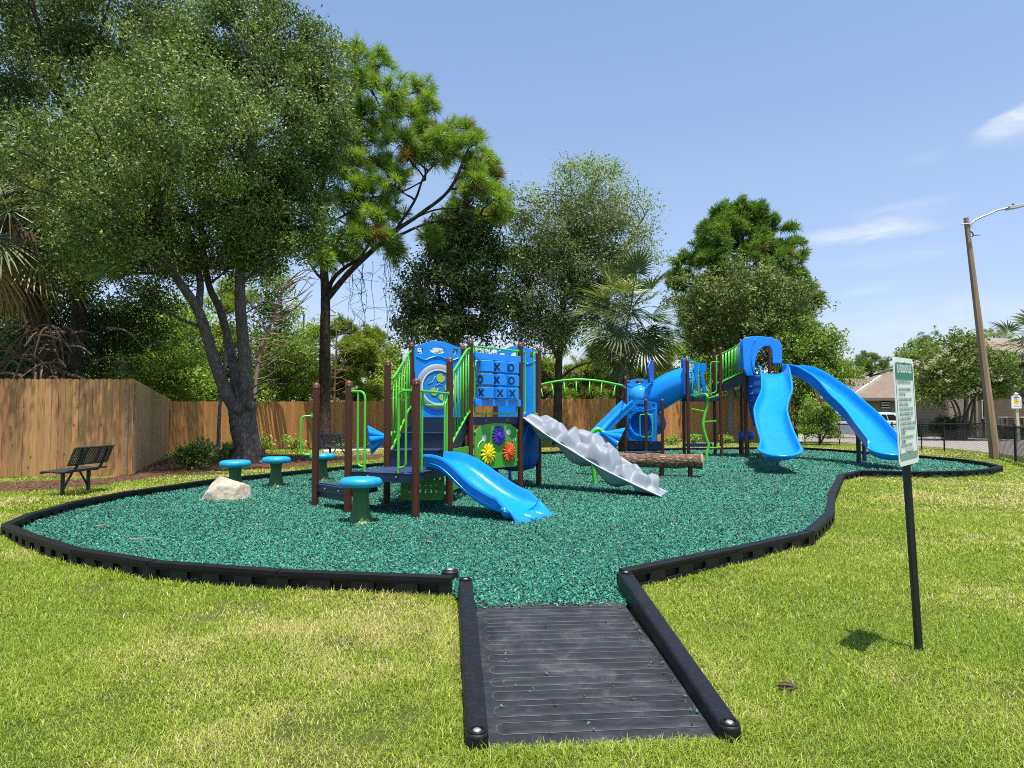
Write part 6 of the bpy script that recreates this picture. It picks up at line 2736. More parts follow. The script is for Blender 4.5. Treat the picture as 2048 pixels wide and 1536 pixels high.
def house_left():
    y0 = 66.0
    t = thing('apartment_house', 'low taupe apartment house with brown hip roofs beyond the parked cars', 'house', (WX(1740, y0), y0 + 6, 0))
    wall = siding('taupe_siding', (0.3, 0.25, 0.195), 0.22)
    roofm = shingles('brown_shingles', (0.215, 0.155, 0.115))
    x0, x1 = WX(1672, y0), WX(1905, y0)
    zt = WZ(796, y0)
    mb = MB()
    mb.box(((x0 + x1) / 2, y0 + 6, zt / 2), (x1 - x0, 12, zt))
    mb.build('wall', wall, t, smooth=0)
    # front hip roof
    e = 0.7
    rz = WZ(741, y0 + 6)
    xr0, xr1 = WX(1795, y0 + 6), WX(1850, y0 + 6)
    mb = MB()
    vs = [(x0 - e, y0 - e, zt), (x1 + e, y0 - e, zt), (x1 + e, y0 + 12 + e, zt), (x0 - e, y0 + 12 + e, zt), (xr0, y0 + 6, rz), (xr1, y0 + 6, rz)]
    mb.add(vs + [(x, y, z - 0.22) for x, y, z in vs[:4]], [(0, 1, 5, 4), (1, 2, 5), (2, 3, 4, 5), (3, 0, 4), (0, 6, 7, 1), (1, 7, 8, 2), (2, 8, 9, 3), (3, 9, 6, 0), (6, 9, 8, 7)])
    rf = mb.build('roof', roofm, t, smooth=0)
    mb = MB()
    mb.beam((x0 - e - 0.02, y0 - e - 0.03, zt - 0.12), (x1 + e, y0 - e - 0.03, zt - 0.12), 0.06, 0.26)
    mb.build('fascia', simple('brown_fascia', (0.2, 0.14, 0.11), 0.6, 0.06, 3.0), rf, smooth=0)
    # wing at the left with its own roof and pale barge board
    xa, xb = WX(1560, y0 + 8), WX(1690, y0 + 8)
    zw = WZ(796, y0 + 6)
    mb = MB()
    mb.box(((xa + xb) / 2, y0 + 9, zw / 2), (xb - xa, 8, zw))
    mb.build('wall', wall, t, smooth=0)
    mb = MB()
    pz = WZ(757, y0 + 9)
    vs = [(xa - 1, y0 + 4, zw), (xb + 1.5, y0 + 4, zw), (xb + 1.5, y0 + 14, zw), (xa - 1, y0 + 14, zw), (WX(1640, y0 + 9), y0 + 9, pz), (WX(1757, y0 + 9), y0 + 9, pz)]
    mb.add(vs, [(0, 1, 5, 4), (1, 2, 5), (2, 3, 4, 5), (3, 0, 4), (3, 2, 1, 0)])
    mb.build('roof', roofm, t, smooth=0)
    mb = MB()
    mb.beam(D(1702, 794, y0 - 0.85), D(1762, 753, y0 + 4.2), 0.16, 0.3)
    mb.build('barge_board', TRIM, rf, smooth=0)
    u, n = V((1, 0, 0)), V((0, -1, 0))
    o = V((0, y0, 0))
    window(t, o, u, n, WX(1722, y0), WZ(811, y0), WX(1731, y0), WZ(800, y0), frame=wall)
    mb = MB()
    xs0, xs1 = WX(1761, y0), WX(1778, y0)
    mb.plate([(xs0, WZ(818, y0)), (xs1, WZ(818, y0)), (xs1, WZ(797.5, y0)), (xs0, WZ(797.5, y0))], o + n * 0.01, u, ZV, 0.02, n=n)
    br = mb.build('breezeway_shade', GLASS_D, t, smooth=0)  # flat dark sheet stands for the shade inside the open passage
    mb = MB()
    for py in (805.5, 810.5, 815.5):
        mb.beam((xs0, y0 - 0.1, WZ(py, y0)), (xs1, y0 - 0.1, WZ(py, y0)), 0.08, 0.12)
    mb.build('stair_slat', WHITE_P, br, smooth=0)
    mb = MB()
    mb.beam((WX(1780, y0), y0 - 0.05, 0), (WX(1780, y0), y0 - 0.05, zt - 0.2), 0.12, 0.12, up=(0, 1, 0))
    mb.build('corner_board', simple('taupe_trim', (0.2, 0.17, 0.13), 0.7, 0.06, 3.0), t, smooth=0)


house_left()


def house_right():
    y0 = 50.0
    t = thing('apartment_house', 'dark brown sided house behind the white blossomed tree and white sign', 'house', (WX(1980, y0), y0 + 6, 0))
    wall = siding('brown_siding', (0.17, 0.125, 0.09), 0.24)
    roofm = shingles('tan_shingles', (0.26, 0.2, 0.145))
    x0, x1 = WX(1890, y0), WX(2250, y0)
    zt = WZ(727, y0)
    mb = MB()
    mb.box(((x0 + x1) / 2, y0 + 3, zt / 2), (x1 - x0, 6, zt))
    mb.build('wall', wall, t, smooth=0)
    mb = MB()
    e = 0.6
    rz = WZ(676, y0 + 3)
    vs = [(x0 - e, y0 - e, zt), (x1 + e, y0 - e, zt), (x1 + e, y0 + 6 + e, zt), (x0 - e, y0 + 6 + e, zt), (WX(1978, y0 + 3), y0 + 3, rz), (x1 - 3, y0 + 3, rz)]
    mb.add(vs, [(0, 1, 5, 4), (1, 2, 5), (2, 3, 4, 5), (3, 0, 4), (3, 2, 1, 0)])
    mb.build('roof', roofm, t, smooth=0)
    u, n = V((1, 0, 0)), V((0, -1, 0))
    o = V((0, y0, 0))
    # pale garage siding panel and trims
    mb = MB()
    mb.plate([(WX(1896, y0), 0.2), (WX(1935, y0), 0.2), (WX(1935, y0), WZ(803, y0)), (WX(1925, y0), WZ(796, y0)), (WX(1903, y0), WZ(796, y0)), (WX(1896, y0), WZ(803, y0))], o + n * 0.02, u, ZV, 0.04, n=n)
    mb.build('shutter_panel', siding('pale_siding', (0.33, 0.29, 0.235), 0.2), t, smooth=0)
    mb = MB()
    for px in (1936, 1951, 1968):
        mb.beam((WX(px, y0), y0 - 0.07, 0), (WX(px, y0), y0 - 0.07, zt - 0.4), 0.12, 0.14, up=(0, 1, 0))
    mb.build('trim_board', simple('greige_trim', (0.3, 0.27, 0.23), 0.7, 0.06, 3.0), t, smooth=0)
    window(t, o, u, n, WX(1962, y0), WZ(838, y0), WX(1975, y0), WZ(800, y0))
    window(t, o, u, n, WX(2060, y0), WZ(820, y0), WX(2085, y0), WZ(790, y0))


house_right()


def patio_screen():
    y = 47.0
    x0, x1 = WX(1999, y), WX(2070, y)
    zt = WZ(834.5, y)
    t = thing('patio_screen', 'low brown wooden screen with pale cap behind the white sign', 'screen', ((x0 + x1) / 2, y, 0))
    mb = MB()
    n = 12
    for k in range(n):
        z = 0.1 + (zt - 0.15) * k / n
        mb.beam((x0, y, z + 0.05), (x1, y, z + 0.05), 0.04, (zt - 0.15) / n * 0.9)
    mb.build('boards', simple('red_brown_board', (0.27, 0.15, 0.1), 0.8, 0.2, 5.0), t, smooth=0)
    mb = MB()
    mb.beam((x0 - 0.1, y - 0.02, zt), (x1, y - 0.02, zt), 0.2, 0.09)
    mb.build('cap_rail', TRIM, t, smooth=0)
    for px in (2001, 2011, 2045):
        mb = MB()
        mb.beam((WX(px, y), y - 0.06, 0), (WX(px, y), y - 0.06, zt), 0.12, 0.1, up=(0, 1, 0))
        mb.build('screen_post', simple('tan_post', (0.34, 0.24, 0.17), 0.8, 0.1, 5.0), t, smooth=0)


patio_screen()


# ================================================================== parked cars
TYRE = simple('tyre_rubber', (0.012, 0.012, 0.012), 0.8, 0.1, 8.0)
RIM = simple('wheel_alloy', (0.45, 0.45, 0.46), 0.35, 0.08, 8.0, metal=0.7)
LAMP_W = simple('headlight_glass', (0.7, 0.72, 0.74), 0.12, 0.03, 3.0)
LAMP_R = simple('tail_light_red', (0.4, 0.01, 0.008), 0.2, 0.03, 3.0)


def make_car(label, paint, pos, rz, suv=True, length=4.7):
    """front points to local -x"""
    M = Matrix.Translation(pos) @ Matrix.Rotation(rz, 4, 'Z')
    t = thing('parked_car', label, 'car', pos, 'cars parked outside the apartment house')
    L, W = length, 1.86
    H = 1.72 if suv else 1.45

    def T(p):
        return M @ V(p)

    side = [(-L / 2, 0.42), (-L / 2 + 0.02, 0.8), (-L / 2 + 0.12, 0.95), (-L * 0.22, 1.06), (L * 0.46, 1.1), (L / 2, 0.95), (L / 2, 0.42), (L / 2 - 0.1, 0.27), (-L / 2 + 0.12, 0.25)]
    cab = [(-L * 0.22, 1.04), (-L * 0.06, H - 0.06), (0.0 * L, H - 0.01), (L * 0.32, H), (L * 0.42, H - 0.08), (L * 0.475, 1.08)] if suv else \
          [(-L * 0.2, 1.02), (-L * 0.03, H - 0.05), (L * 0.05, H), (L * 0.2, H - 0.03), (L * 0.39, 1.06)]
    mb = MB()

    def loft(profile, w0, w1, zref0, zref1):
        vs = []
        for s in (-1, 1):
            for x, z in profile:
                k = min(1, max(0, (z - zref0) / (zref1 - zref0)))
                w = w0 + (w1 - w0) * k
                vs.append(T((x, s * w / 2, z)))
        m = len(profile)
        fs = [tuple(range(m - 1, -1, -1)), tuple(range(m, 2 * m))]
        for i in range(m):
            j = (i + 1) % m
            fs.append((i, j, m + j, m + i))
        mb.add(vs, fs)

    loft(side, W, W, 0, 1)
    loft(cab, W * 0.96, W * 0.76, 1.05, H)
    body = mb.build('body', paint, t, smooth=35, bevel=0.05, bseg=3)
    for s in (-1, 1):
        gl = [(cab[0][0] + 0.22, 1.13), (cab[1][0] + 0.06, H - 0.16), (cab[-2][0] - 0.1, H - 0.16), (cab[-1][0] - 0.12, 1.13)]
        vs = []
        for x, z in gl:
            k = (z - 1.05) / (H - 1.05)
            w = W * 0.96 + (W * 0.76 - W * 0.96) * k
            vs.append(T((x, s * (w / 2 + 0.006), z)))
        q = MB()
        q.add(vs, [(0, 1, 2, 3)])
        g = q.build('side_window', GLASS_D, t, smooth=0)
        q = MB()
        for x in (gl[1][0] + 0.75, gl[1][0] + 1.5):
            q.beam(T((x, s * (W * 0.48 + 0.005), 1.12)), T((x + 0.02, s * (W * 0.40 + 0.012), H - 0.14)), 0.05, 0.02)
        q.build('pillar', paint, g, smooth=0)
    for (i0, i1, nm) in ((0, 1, 'windscreen'), (-1, -2, 'rear_window')):
        x0, z0 = cab[i0]
        x1, z1 = cab[i1]
        f0, f1 = 0.12, 0.86
        vs = []
        for f, s in ((f0, -1), (f0, 1), (f1, 1), (f1, -1)):
            x, z = x0 + (x1 - x0) * f, z0 + (z1 - z0) * f
            w = (W * 0.96 + (W * 0.76 - W * 0.96) * f) * 0.9
            out = -0.02 if i0 == 0 else 0.02
            vs.append(T((x + out, s * w / 2, z + 0.015)))
        q = MB()
        q.add(vs, [(0, 1, 2, 3)])
        q.build(nm, GLASS_D, t, smooth=0)
    for x in (-L * 0.31, L * 0.3):
        for s in (-1, 1):
            c = T((x, s * (W / 2 - 0.1), 0.34))
            m3 = M.to_3x3() @ Matrix(((1, 0, 0), (0, 0, s), (0, 1, 0))).transposed()
            m3 = M.to_3x3() @ Matrix.Rotation(-s * PI / 2, 3, 'X')
            q = MB()
            q.lathe([(0.2, -0.1), (0.32, -0.1), (0.345, -0.06), (0.345, 0.08), (0.32, 0.115), (0.22, 0.115)], c, 24, m=m3)
            w = q.build('wheel', TYRE, t, smooth=40)
            q = MB()
            q.lathe([(0.22, 0.1), (0.22, 0.125), (0.16, 0.105), (0.06, 0.12), (0.01, 0.122)], c, 20, m=m3)
            q.build('rim', RIM, w, smooth=40)
            # dark wheel arch
            q = MB()
            q.lathe([(0.41, -0.02), (0.41, 0.104), (0.36, 0.104)], c, 24, m=m3, cap=False)
            q.build('wheel_arch', TYRE, t, smooth=40)
    for s in (-1, 1):
        q = MB()
        q.box(T((-L / 2 + 0.05, s * 0.66, 0.8)), (0.12, 0.4, 0.14), m=M.to_3x3())
        q.build('headlight', LAMP_W, t, smooth=30, bevel=0.03)
        q = MB()
        q.box(T((L / 2 - 0.03, s * 0.78, 0.9)), (0.09, 0.18, 0.24), m=M.to_3x3())
        q.build('tail_light', LAMP_R, t, smooth=30, bevel=0.03)
        q = MB()
        q.box(T((cab[0][0] + 0.25, s * (W / 2 + 0.08), 1.1)), (0.12, 0.2, 0.13), m=M.to_3x3())
        q.build('mirror', paint, t, smooth=30, bevel=0.03)
    q = MB()
    q.box(T((-L / 2 + 0.0, 0, 0.62)), (0.05, 1.0, 0.2), m=M.to_3x3())
    q.build('grille', TYRE, t, smooth=0)
    return t


PAINT_W = simple('white_car_paint', (0.72, 0.73, 0.74), 0.18, 0.03, 1.0, coat=0.5)
PAINT_S = simple('silver_blue_car_paint', (0.3, 0.36, 0.45), 0.22, 0.05, 1.0, coat=0.5)
y = 50.0
make_car('white car with its nose to the right, seen past the tall blue side slide', PAINT_W, V((WX(1778, 52), 53, 0)), math.radians(205), True)
make_car('silver blue car half hidden behind the blue side slide', PAINT_S, V((WX(1712, 47.5), 47.8, 0)), math.radians(162), True, 4.4)
make_car('white van parked beyond the other white car', PAINT_W, V((WX(1795, 58), 59, 0)), math.radians(210), True, 4.9)
make_car('white car peeking out right of the rules sign', PAINT_W, V((WX(1838, 56), 57.5, 0)), math.radians(240), True, 4.6)


# ================================================================== trees
LEAF_GAIN = 2.0


def bark_material(name, dark, light, scale=(9, 9, 2.2), bump=0.8):
    m, t, p = new_mat(name)
    v = t.obj()
    vor = t.n('ShaderNodeTexVoronoi', feature='DISTANCE_TO_EDGE')
    vor.inputs['Scale'].default_value = 1.0
    t.l(t.mapping(v, scale), vor.inputs['Vector'])
    nz = t.noise(v, 5.0, 8.0, 0.7)
    f = t.math('ADD', t.math('MULTIPLY', vor.outputs['Distance'], 0.7), t.math('MULTIPLY', nz, 0.7))
    md = tuple((a + b) / 2 for a, b in zip(dark, light))
    t.l(t.ramp(f, [(0.25, dark), (0.5, md), (0.8, light)]), p.inputs['Base Color'])
    p.inputs['Roughness'].default_value = 0.92
    p.inputs['Specular IOR Level'].default_value = 0.15
    t.l(t.bump(f, bump, 0.06), p.inputs['Normal'])
    return m


BARK_OAK = bark_material('oak_bark', (0.05, 0.042, 0.036), (0.24, 0.21, 0.18), (14, 14, 5))
BARK_PINE = bark_material('pine_bark', (0.02, 0.014, 0.011), (0.15, 0.105, 0.08), (8, 8, 2.6), 1.0)
BARK_DARK = bark_material('dark_bark', (0.03, 0.024, 0.02), (0.13, 0.105, 0.085))
BARK_PALE = bark_material('pale_bark', (0.12, 0.1, 0.085), (0.36, 0.31, 0.26), (12, 12, 7))
BARK_PALM = bark_material('palm_bark', (0.03, 0.02, 0.013), (0.19, 0.125, 0.08), (5, 5, 16))
LEAF_OAK = leaf_mat('oak_leaf', 0.2, 0.5, 0.32)
LEAF_SOFT = leaf_mat('soft_leaf', 0.34, 0.5, 0.35)
LEAF_GLOSS = leaf_mat('glossy_leaf', 0.18, 0.42, 0.4)
NEEDLE = leaf_mat('pine_needle', 0.3, 0.45, 0.35)
PALM_LEAF = leaf_mat('palm_leaf', 0.25, 0.4, 0.45)


def unit_rows(a):
    return a / np.maximum(np.linalg.norm(a, axis=1), 1e-9)[:, None]


def ell_points(ells, n, rg, shell=0.0):
    """random points in ellipsoids (cx, cy, cz, rx, ry, rz), weighted by volume"""
    w = np.array([e[3] * e[4] * e[5] for e in ells]) ** 0.8
    idx = rg.choice(len(ells), n, p=w / w.sum())
    E = np.array(ells)[idx]
    d = unit_rows(rg.normal(size=(n, 3)))
    r = (shell ** 3 + (1 - shell ** 3) * rg.random(n)) ** (1 / 3)
    return E[:, :3] + d * E[:, 3:] * r[:, None]


def leaf_quads(pos, size, col, rg, up=0.5, droop=0.0, width=0.5, axis=None):
    n = len(pos)
    a = unit_rows(rg.normal(size=(n, 3)) + (axis if axis is not None else 0) + np.array([0, 0, -droop]))
    nr = rg.normal(size=(n, 3)) + np.array([0, -0.15, up])
    b = unit_rows(np.cross(nr, a))
    nn = np.cross(a, b)
    s = size[:, None]
    fold = nn * s * 0.12
    v0 = pos
    v1 = pos + a * s * 0.45 + b * s * width * 0.5 + fold
    v2 = pos + a * s
    v3 = pos + a * s * 0.45 - b * s * width * 0.5 + fold
    vs = np.stack([v0, v1, v2, v3], 1).reshape(-1, 3)
    fs = np.arange(n * 4).reshape(-1, 4)
    return vs, fs, np.repeat(col, 4, 0)


def crown(root, ells, n_clump, twigs, per_twig, leaf, cr, tones, mat, seed, shell=0.45, twig_s=0.16, flat=0.7, width=0.5, name='crown', up=0.5, extra=None, droop=0.1):
    """foliage in clumps of twigs; returns the clump centres"""
    rg = np.random.default_rng(seed)
    C = ell_points(ells, n_clump, rg, shell)
    if extra is not None:
        C = np.concatenate([C, np.asarray(extra, float)])
    nC = len(C)
    T = np.repeat(C, twigs, 0)
    d = unit_rows(rg.normal(size=T.shape))
    rr = cr * rg.random(len(T)) ** 0.5
    T = T + d * rr[:, None] * np.array([1, 1, flat])
    P = np.repeat(T, per_twig, 0)
    P = P + rg.normal(size=P.shape) * twig_s * np.array([1, 1, 0.75])
    n = len(P)
    cl_t = np.repeat(rg.random(nC), twigs * per_twig)
    tw_t = np.repeat(rg.random(len(T)), per_twig)
    k = np.clip(0.45 * cl_t + 0.35 * tw_t + 0.2 * rg.random(n), 0, 1)
    t0, t1, t2 = (np.array(t) for t in tones)
    col = np.where((k < 0.55)[:, None], t0 + (t1 - t0) * (k / 0.55)[:, None], t1 + (t2 - t1) * ((k - 0.55) / 0.45)[:, None])
    col = np.minimum(col * rg.uniform(0.5, 1.45, (n, 1)) * LEAF_GAIN, 0.62)
    size = leaf * rg.uniform(0.65, 1.35, n)
    vs, fs, cs = leaf_quads(P, size, col, rg, up=up, width=width, droop=droop)
    np_mesh(name, vs, fs, cs, mat, root)
    return C


def curved(a, b, sag, n=6, side=0.0, seed=0):
    pr = random.Random(seed)
    a, b = V(a), V(b)
    d = b - a
    L = d.length
    s = d.cross(ZV)
    if s.length > 1e-5:
        s.normalize()
    out = []
    for k in range(n + 1):
        t = k / n
        j = V((pr.uniform(-1, 1), pr.uniform(-1, 1), pr.uniform(-1, 1))) * (0.02 * L if 0 < k < n else 0)
        out.append(a.lerp(b, t) + ZV * (sag * L * 4 * t * (1 - t)) + s * (side * L * 4 * t * (1 - t)) + j)
    return out


def limbs_to(mb, stems, C, seed, frac=0.5, r0=0.06, r1=0.012, sag=0.06, maxn=60):
    """boughs from the nearest stem point to clump centres"""
    pr = random.Random(seed)
    idx = list(range(len(C)))
    pr.shuffle(idx)
    for i in idx[:min(maxn, int(len(C) * frac))]:
        c = V(C[i])
        cand = [p for st in stems for p in st if p.z < c.z + 0.3]
        if not cand:
            continue
        p = min(cand, key=lambda q: (q - c).length + 0.5 * max(0, q.z - c.z + 1.0))
        L = (c - p).length
        if L < 0.3:
            continue
        k = min(1.0, L / 5)
        pts = curved(p, c, pr.uniform(-0.02, sag), 5, pr.uniform(-0.06, 0.06), i)
        ra = r0 * (0.5 + 0.5 * k)
        mb.tube(pts, ra, 7, rs=[ra + (r1 - ra) * j / 5 for j in range(6)])


def px_ell(px, py, y, rx_px, rz_px, ry=None):
    """ellipsoid whose photographed centre and half sizes are given at the distance y"""
    c = D(px, py, y)
    k = y / FOC
    return (c.x, c.y, c.z, rx_px * k, (ry if ry else rx_px * k), rz_px * k)


def stem_px(pts, y, dy=0.0):
    n = len(pts)
    return [D(px, py, y + dy * i / max(1, n - 1)) for i, (px, py) in enumerate(pts)]


def add_stem(mb, pts, r0, r1, seg=14, n=5, jit=0.03, flare=0.0):
    q = catmull(pts, n)
    m = len(q)
    rs = []
    for i in range(m):
        t = i / (m - 1)
        r = r0 + (r1 - r0) * t
        if flare:
            r *= 1 + flare * math.exp(-t * 9)
        rs.append(r)
    mb.tube(q, r0, seg, rs=rs, jit=jit)
    return q


# ---------------------------------------------------------------- the big oak by the fence
def oak():
    y = G(497, 928, 0).y
    f = G(497, 926, 0)
    t = thing('oak_tree', 'large oak with three grey stems rising from one thick trunk', 'tree', f)
    k = y / FOC
    mb = MB()
    stems = []
    base = [V((f.x, y, -0.2)), D(496, 900, y), D(488, 860, y), D(484, 820, y), D(484, 796, y)]
    stems.append(add_stem(mb, base, 24 * k, 27 * k, 20, 6, 0.035, flare=0.6))
    # root flares
    pr = random.Random(3)
    for a in (0.3, 1.3, 2.5, 3.6, 4.6, 5.5):
        d = V((math.cos(a), math.sin(a), 0))
        mb.tube(catmull([f + d * 0.15 + ZV * 0.55, f + d * 0.42 + ZV * 0.16, f + d * 0.8 - ZV * 0.03, f + d * 1.1 - ZV * 0.12], 4), 0.1, 8, rs=[0.2 - 0.011 * i for i in range(13)])
    s1 = [D(474, 822, y), D(452, 782, y - 0.1), D(432, 730, y - 0.2), D(416, 680, y - 0.3), D(396, 620, y - 0.5), D(366, 574, y - 0.7), D(330, 520, y - 0.9), D(290, 430, y - 1.2)]
    s2 = [D(484, 812, y), D(470, 760, y + 0.3), D(459, 690, y + 0.6), D(440, 620, y + 0.9), D(418, 570, y + 1.1), D(405, 480, y + 1.3), D(395, 360, y + 1.2)]
    s3 = [D(494, 822, y), D(492, 760, y), D(487, 690, y), D(480, 600, y), D(482, 520, y), D(490, 420, y - 0.2), D(505, 300, y - 0.4), D(520, 180, y - 0.6)]
    s4 = [D(396, 620, y - 0.5), D(400, 560, y - 0.2), D(380, 470, y), D(350, 380, y)]
    s5 = [D(482, 520, y), D(530, 450, y + 0.4), D(585, 380, y + 0.6)]
    for s, a, b in ((s1, 14.5, 6), (s2, 10.5, 5), (s3, 14, 6), (s4, 8, 4), (s5, 8, 3.5)):
        stems.append(add_stem(mb, s, a * k, b * k, 14, 5, 0.03))
    # swollen collars where old limbs were cut
    for px, py, r in ((477, 818, 13), (503, 812, 11), (502, 772, 7)):
        c = D(px, py, y - 0.32)
        mb.lathe([(0.01, -r * k), (r * k * 0.7, -r * k * 0.7), (r * k, 0), (r * k * 0.7, r * k * 0.7), (0.01, r * k)], c, 12, wob=lambda a, z: 1 + 0.1 * math.sin(a * 3))
    ells = [px_ell(480, 250, y, 195, 175), px_ell(590, 300, y + 0.5, 115, 190), px_ell(380, 420, y - 0.5, 190, 130), px_ell(540, 90, y, 150, 85), px_ell(640, 110, y, 45, 70),
            px_ell(330, 200, y, 160, 150), px_ell(440, 520, y, 120, 60), px_ell(590, 470, y, 80, 70), px_ell(240, 470, y - 0.6, 130, 80), px_ell(430, 90, y, 100, 80),
            px_ell(200, 560, y - 0.8, 90, 50), px_ell(655, 70, y, 30, 45), px_ell(430, 0, y, 150, 80), px_ell(560, 30, y, 100, 70), px_ell(640, 220, y, 60, 100), px_ell(620, 330, y + 0.4, 70, 150), px_ell(560, 440, y + 0.3, 90, 80), px_ell(450, 480, y, 130, 70)]
    front = ell_points([px_ell(230, 300, y - 4.6, 160, 130, 2.2), px_ell(110, 330, y - 4.2, 120, 120, 2.2), px_ell(380, 250, y - 4.2, 160, 140, 2.2), px_ell(170, 480, y - 4.0, 120, 50, 1.8)], 85, np.random.default_rng(4), 0.3)
    C = crown(t, ells, 560, 9, 36, 0.105, 0.52, ((0.032, 0.058, 0.014), (0.085, 0.122, 0.03), (0.21, 0.25, 0.075)), LEAF_OAK, 21, extra=front, shell=0.5, twig_s=0.17, width=0.45)
    limbs_to(mb, stems[1:], C, 5, 0.45, 0.075, 0.012, 0.05, 110)
    # bare grey twigs showing through the lower crown
    for (a, b, c2) in (((500, 778), (530, 762), (560, 758)), ((508, 790), (540, 770), (575, 768)), ((250, 450), (280, 445), (320, 440)), ((470, 640), (520, 610), (560, 600)), ((150, 470), (190, 450), (240, 452))):
        mb.tube(catmull([D(*a, y - 0.6), D(*b, y - 0.8), D(*c2, y - 0.9)], 4), 0.02, 6, rs=[0.028 - 0.0025 * i for i in range(9)])
    mb.build('trunk', BARK_OAK, t, smooth=60)


oak()


def broadleaf(name, label, stems_def, ells, y, seed, n_clump, twigs, per, leaf, cr, tones, mat, bark, shell=0.5, group=None, twig_s=0.18, limb=(0.4, 0.06, 50), width=0.5, cat='tree', foot=None, up=0.5, extra=None, flat=0.7):
    f = foot if foot is not None else V((D(*stems_def[0][0][0], y).x, y, 0))
    t = thing(name, label, cat, f, group)
    k = y / FOC
    mb = MB()
    stems = []
    for pts, r0, r1 in stems_def:
        q = stem_px(pts, y)
        stems.append(add_stem(mb, q, r0 * k, r1 * k, 12, 5, 0.04, flare=0.3 if not stems else 0))
    C = crown(t, ells, n_clump, twigs, per, leaf, cr, tones, mat, seed, shell, twig_s, flat=flat, width=width, up=up, extra=extra)
    limbs_to(mb, stems, C, seed, limb[0], limb[1], 0.012, 0.05, limb[2])
    mb.build('trunk', bark, t, smooth=60)
    return t


# the broad oak behind the front fence, filling the upper left
y = 25.0
broadleaf('oak_tree', 'broad dark oak behind the tall front fence, filling the upper left', [(((150, 860), (152, 700), (158, 560), (150, 420), (160, 280)), 15, 7), (((155, 560), (230, 450), (280, 360)), 9, 4), (((152, 600), (80, 470), (30, 380)), 8, 4)],
          [px_ell(160, 220, y, 190, 200), px_ell(60, 130, y + 1, 120, 100), px_ell(270, 90, y, 120, 85), px_ell(200, 420, y + 1, 170, 110), px_ell(130, 30, y, 140, 60), px_ell(-80, 280, y + 1, 130, 200), px_ell(120, 500, y + 0.5, 120, 80), px_ell(300, 520, y + 2, 110, 70), px_ell(220, -20, y, 200, 80), px_ell(40, 30, y, 120, 70), px_ell(20, 480, y + 1, 110, 110)],
          y, 31, 460, 9, 30, 0.12, 0.62, ((0.028, 0.048, 0.013), (0.064, 0.092, 0.026), (0.16, 0.19, 0.06)), LEAF_OAK, BARK_DARK, limb=(0.3, 0.07, 60))

# understory behind the left fences
y = 27.5
for lab, spx, ells, seed, tones, n in (
        ('dark evergreen thicket tree behind the tall fence, under the oak', ((200, 900), (205, 800), (200, 700)), [px_ell(180, 690, 27, 110, 90), px_ell(260, 640, 27, 80, 70), px_ell(100, 640, 27.5, 90, 80), px_ell(60, 730, 27, 90, 50)], 41, ((0.014, 0.03, 0.009), (0.032, 0.056, 0.015), (0.08, 0.11, 0.03)), 120),
        ('bushy bright leaved tree over the fence corner, left of the oak trunk', ((300, 900), (305, 800), (310, 720)), [px_ell(300, 720, 32, 75, 70), px_ell(360, 690, 32, 70, 80), px_ell(250, 745, 31, 60, 45), px_ell(390, 760, 32, 60, 45), px_ell(330, 640, 33, 70, 60)], 42, ((0.05, 0.09, 0.015), (0.12, 0.18, 0.025), (0.26, 0.32, 0.06)), 110)):
    yy = ells[0][1]
    broadleaf('understory_tree', lab, [(spx, 7, 3)], ells, yy, seed, n, 11, 20, 0.13, 0.8, tones, LEAF_SOFT, BARK_DARK, limb=(0.3, 0.04, 20))


# ---------------------------------------------------------------- pines
def tufts(root, centres, dirs, seed, n_needle=46, L=0.36, w=0.016, tones=((0.05, 0.11, 0.014), (0.11, 0.2, 0.022), (0.22, 0.3, 0.045)), mat=None, spread=0.75, name='crown'):
    rg = np.random.default_rng(seed)
    m = len(centres)
    c = np.repeat(np.asarray(centres), n_needle, 0)
    d0 = np.repeat(unit_rows(np.asarray(dirs)), n_needle, 0)
    n = len(c)
    st = rg.random(n)
    c = c + d0 * (st * 0.16 - 0.1)[:, None]
    d = unit_rows(d0 * 0.62 + unit_rows(rg.normal(size=(n, 3))) * spread)
    ll = L * rg.uniform(0.7, 1.15, n)
    s = unit_rows(np.cross(d, rg.normal(size=(n, 3)))) * (w / 2)
    mid = c + d * (ll * 0.6)[:, None]
    tip = c + d * ll[:, None] + np.array([0, 0, -1]) * (ll * 0.14 * rg.random(n))[:, None]
    vs = np.stack([c - s * 0.6, c + s * 0.6, mid + s, mid - s], 1)
    vs2 = np.stack([mid - s, mid + s, tip + s * 0.25, tip - s * 0.25], 1)
    vs = np.concatenate([vs.reshape(-1, 3), vs2.reshape(-1, 3)])
    fs = np.arange(len(vs)).reshape(-1, 4)
    t0, t1, t2 = (np.array(t) for t in tones)
    k = np.repeat(rg.random(m), n_needle) * 0.6 + 0.4 * rg.random(n)
    col = np.where((k < 0.5)[:, None], t0 + (t1 - t0) * (k / 0.5)[:, None], t1 + (t2 - t1) * ((k - 0.5) / 0.5)[:, None])
    dead = np.repeat(rg.random(m) < 0.03, n_needle)
    col *= 1.45
    col[dead] = np.array([0.26, 0.16, 0.06])
    col = np.repeat(col, 4, 0)
    np_mesh(name, vs, fs, np.concatenate([col, col]), mat or NEEDLE, root)


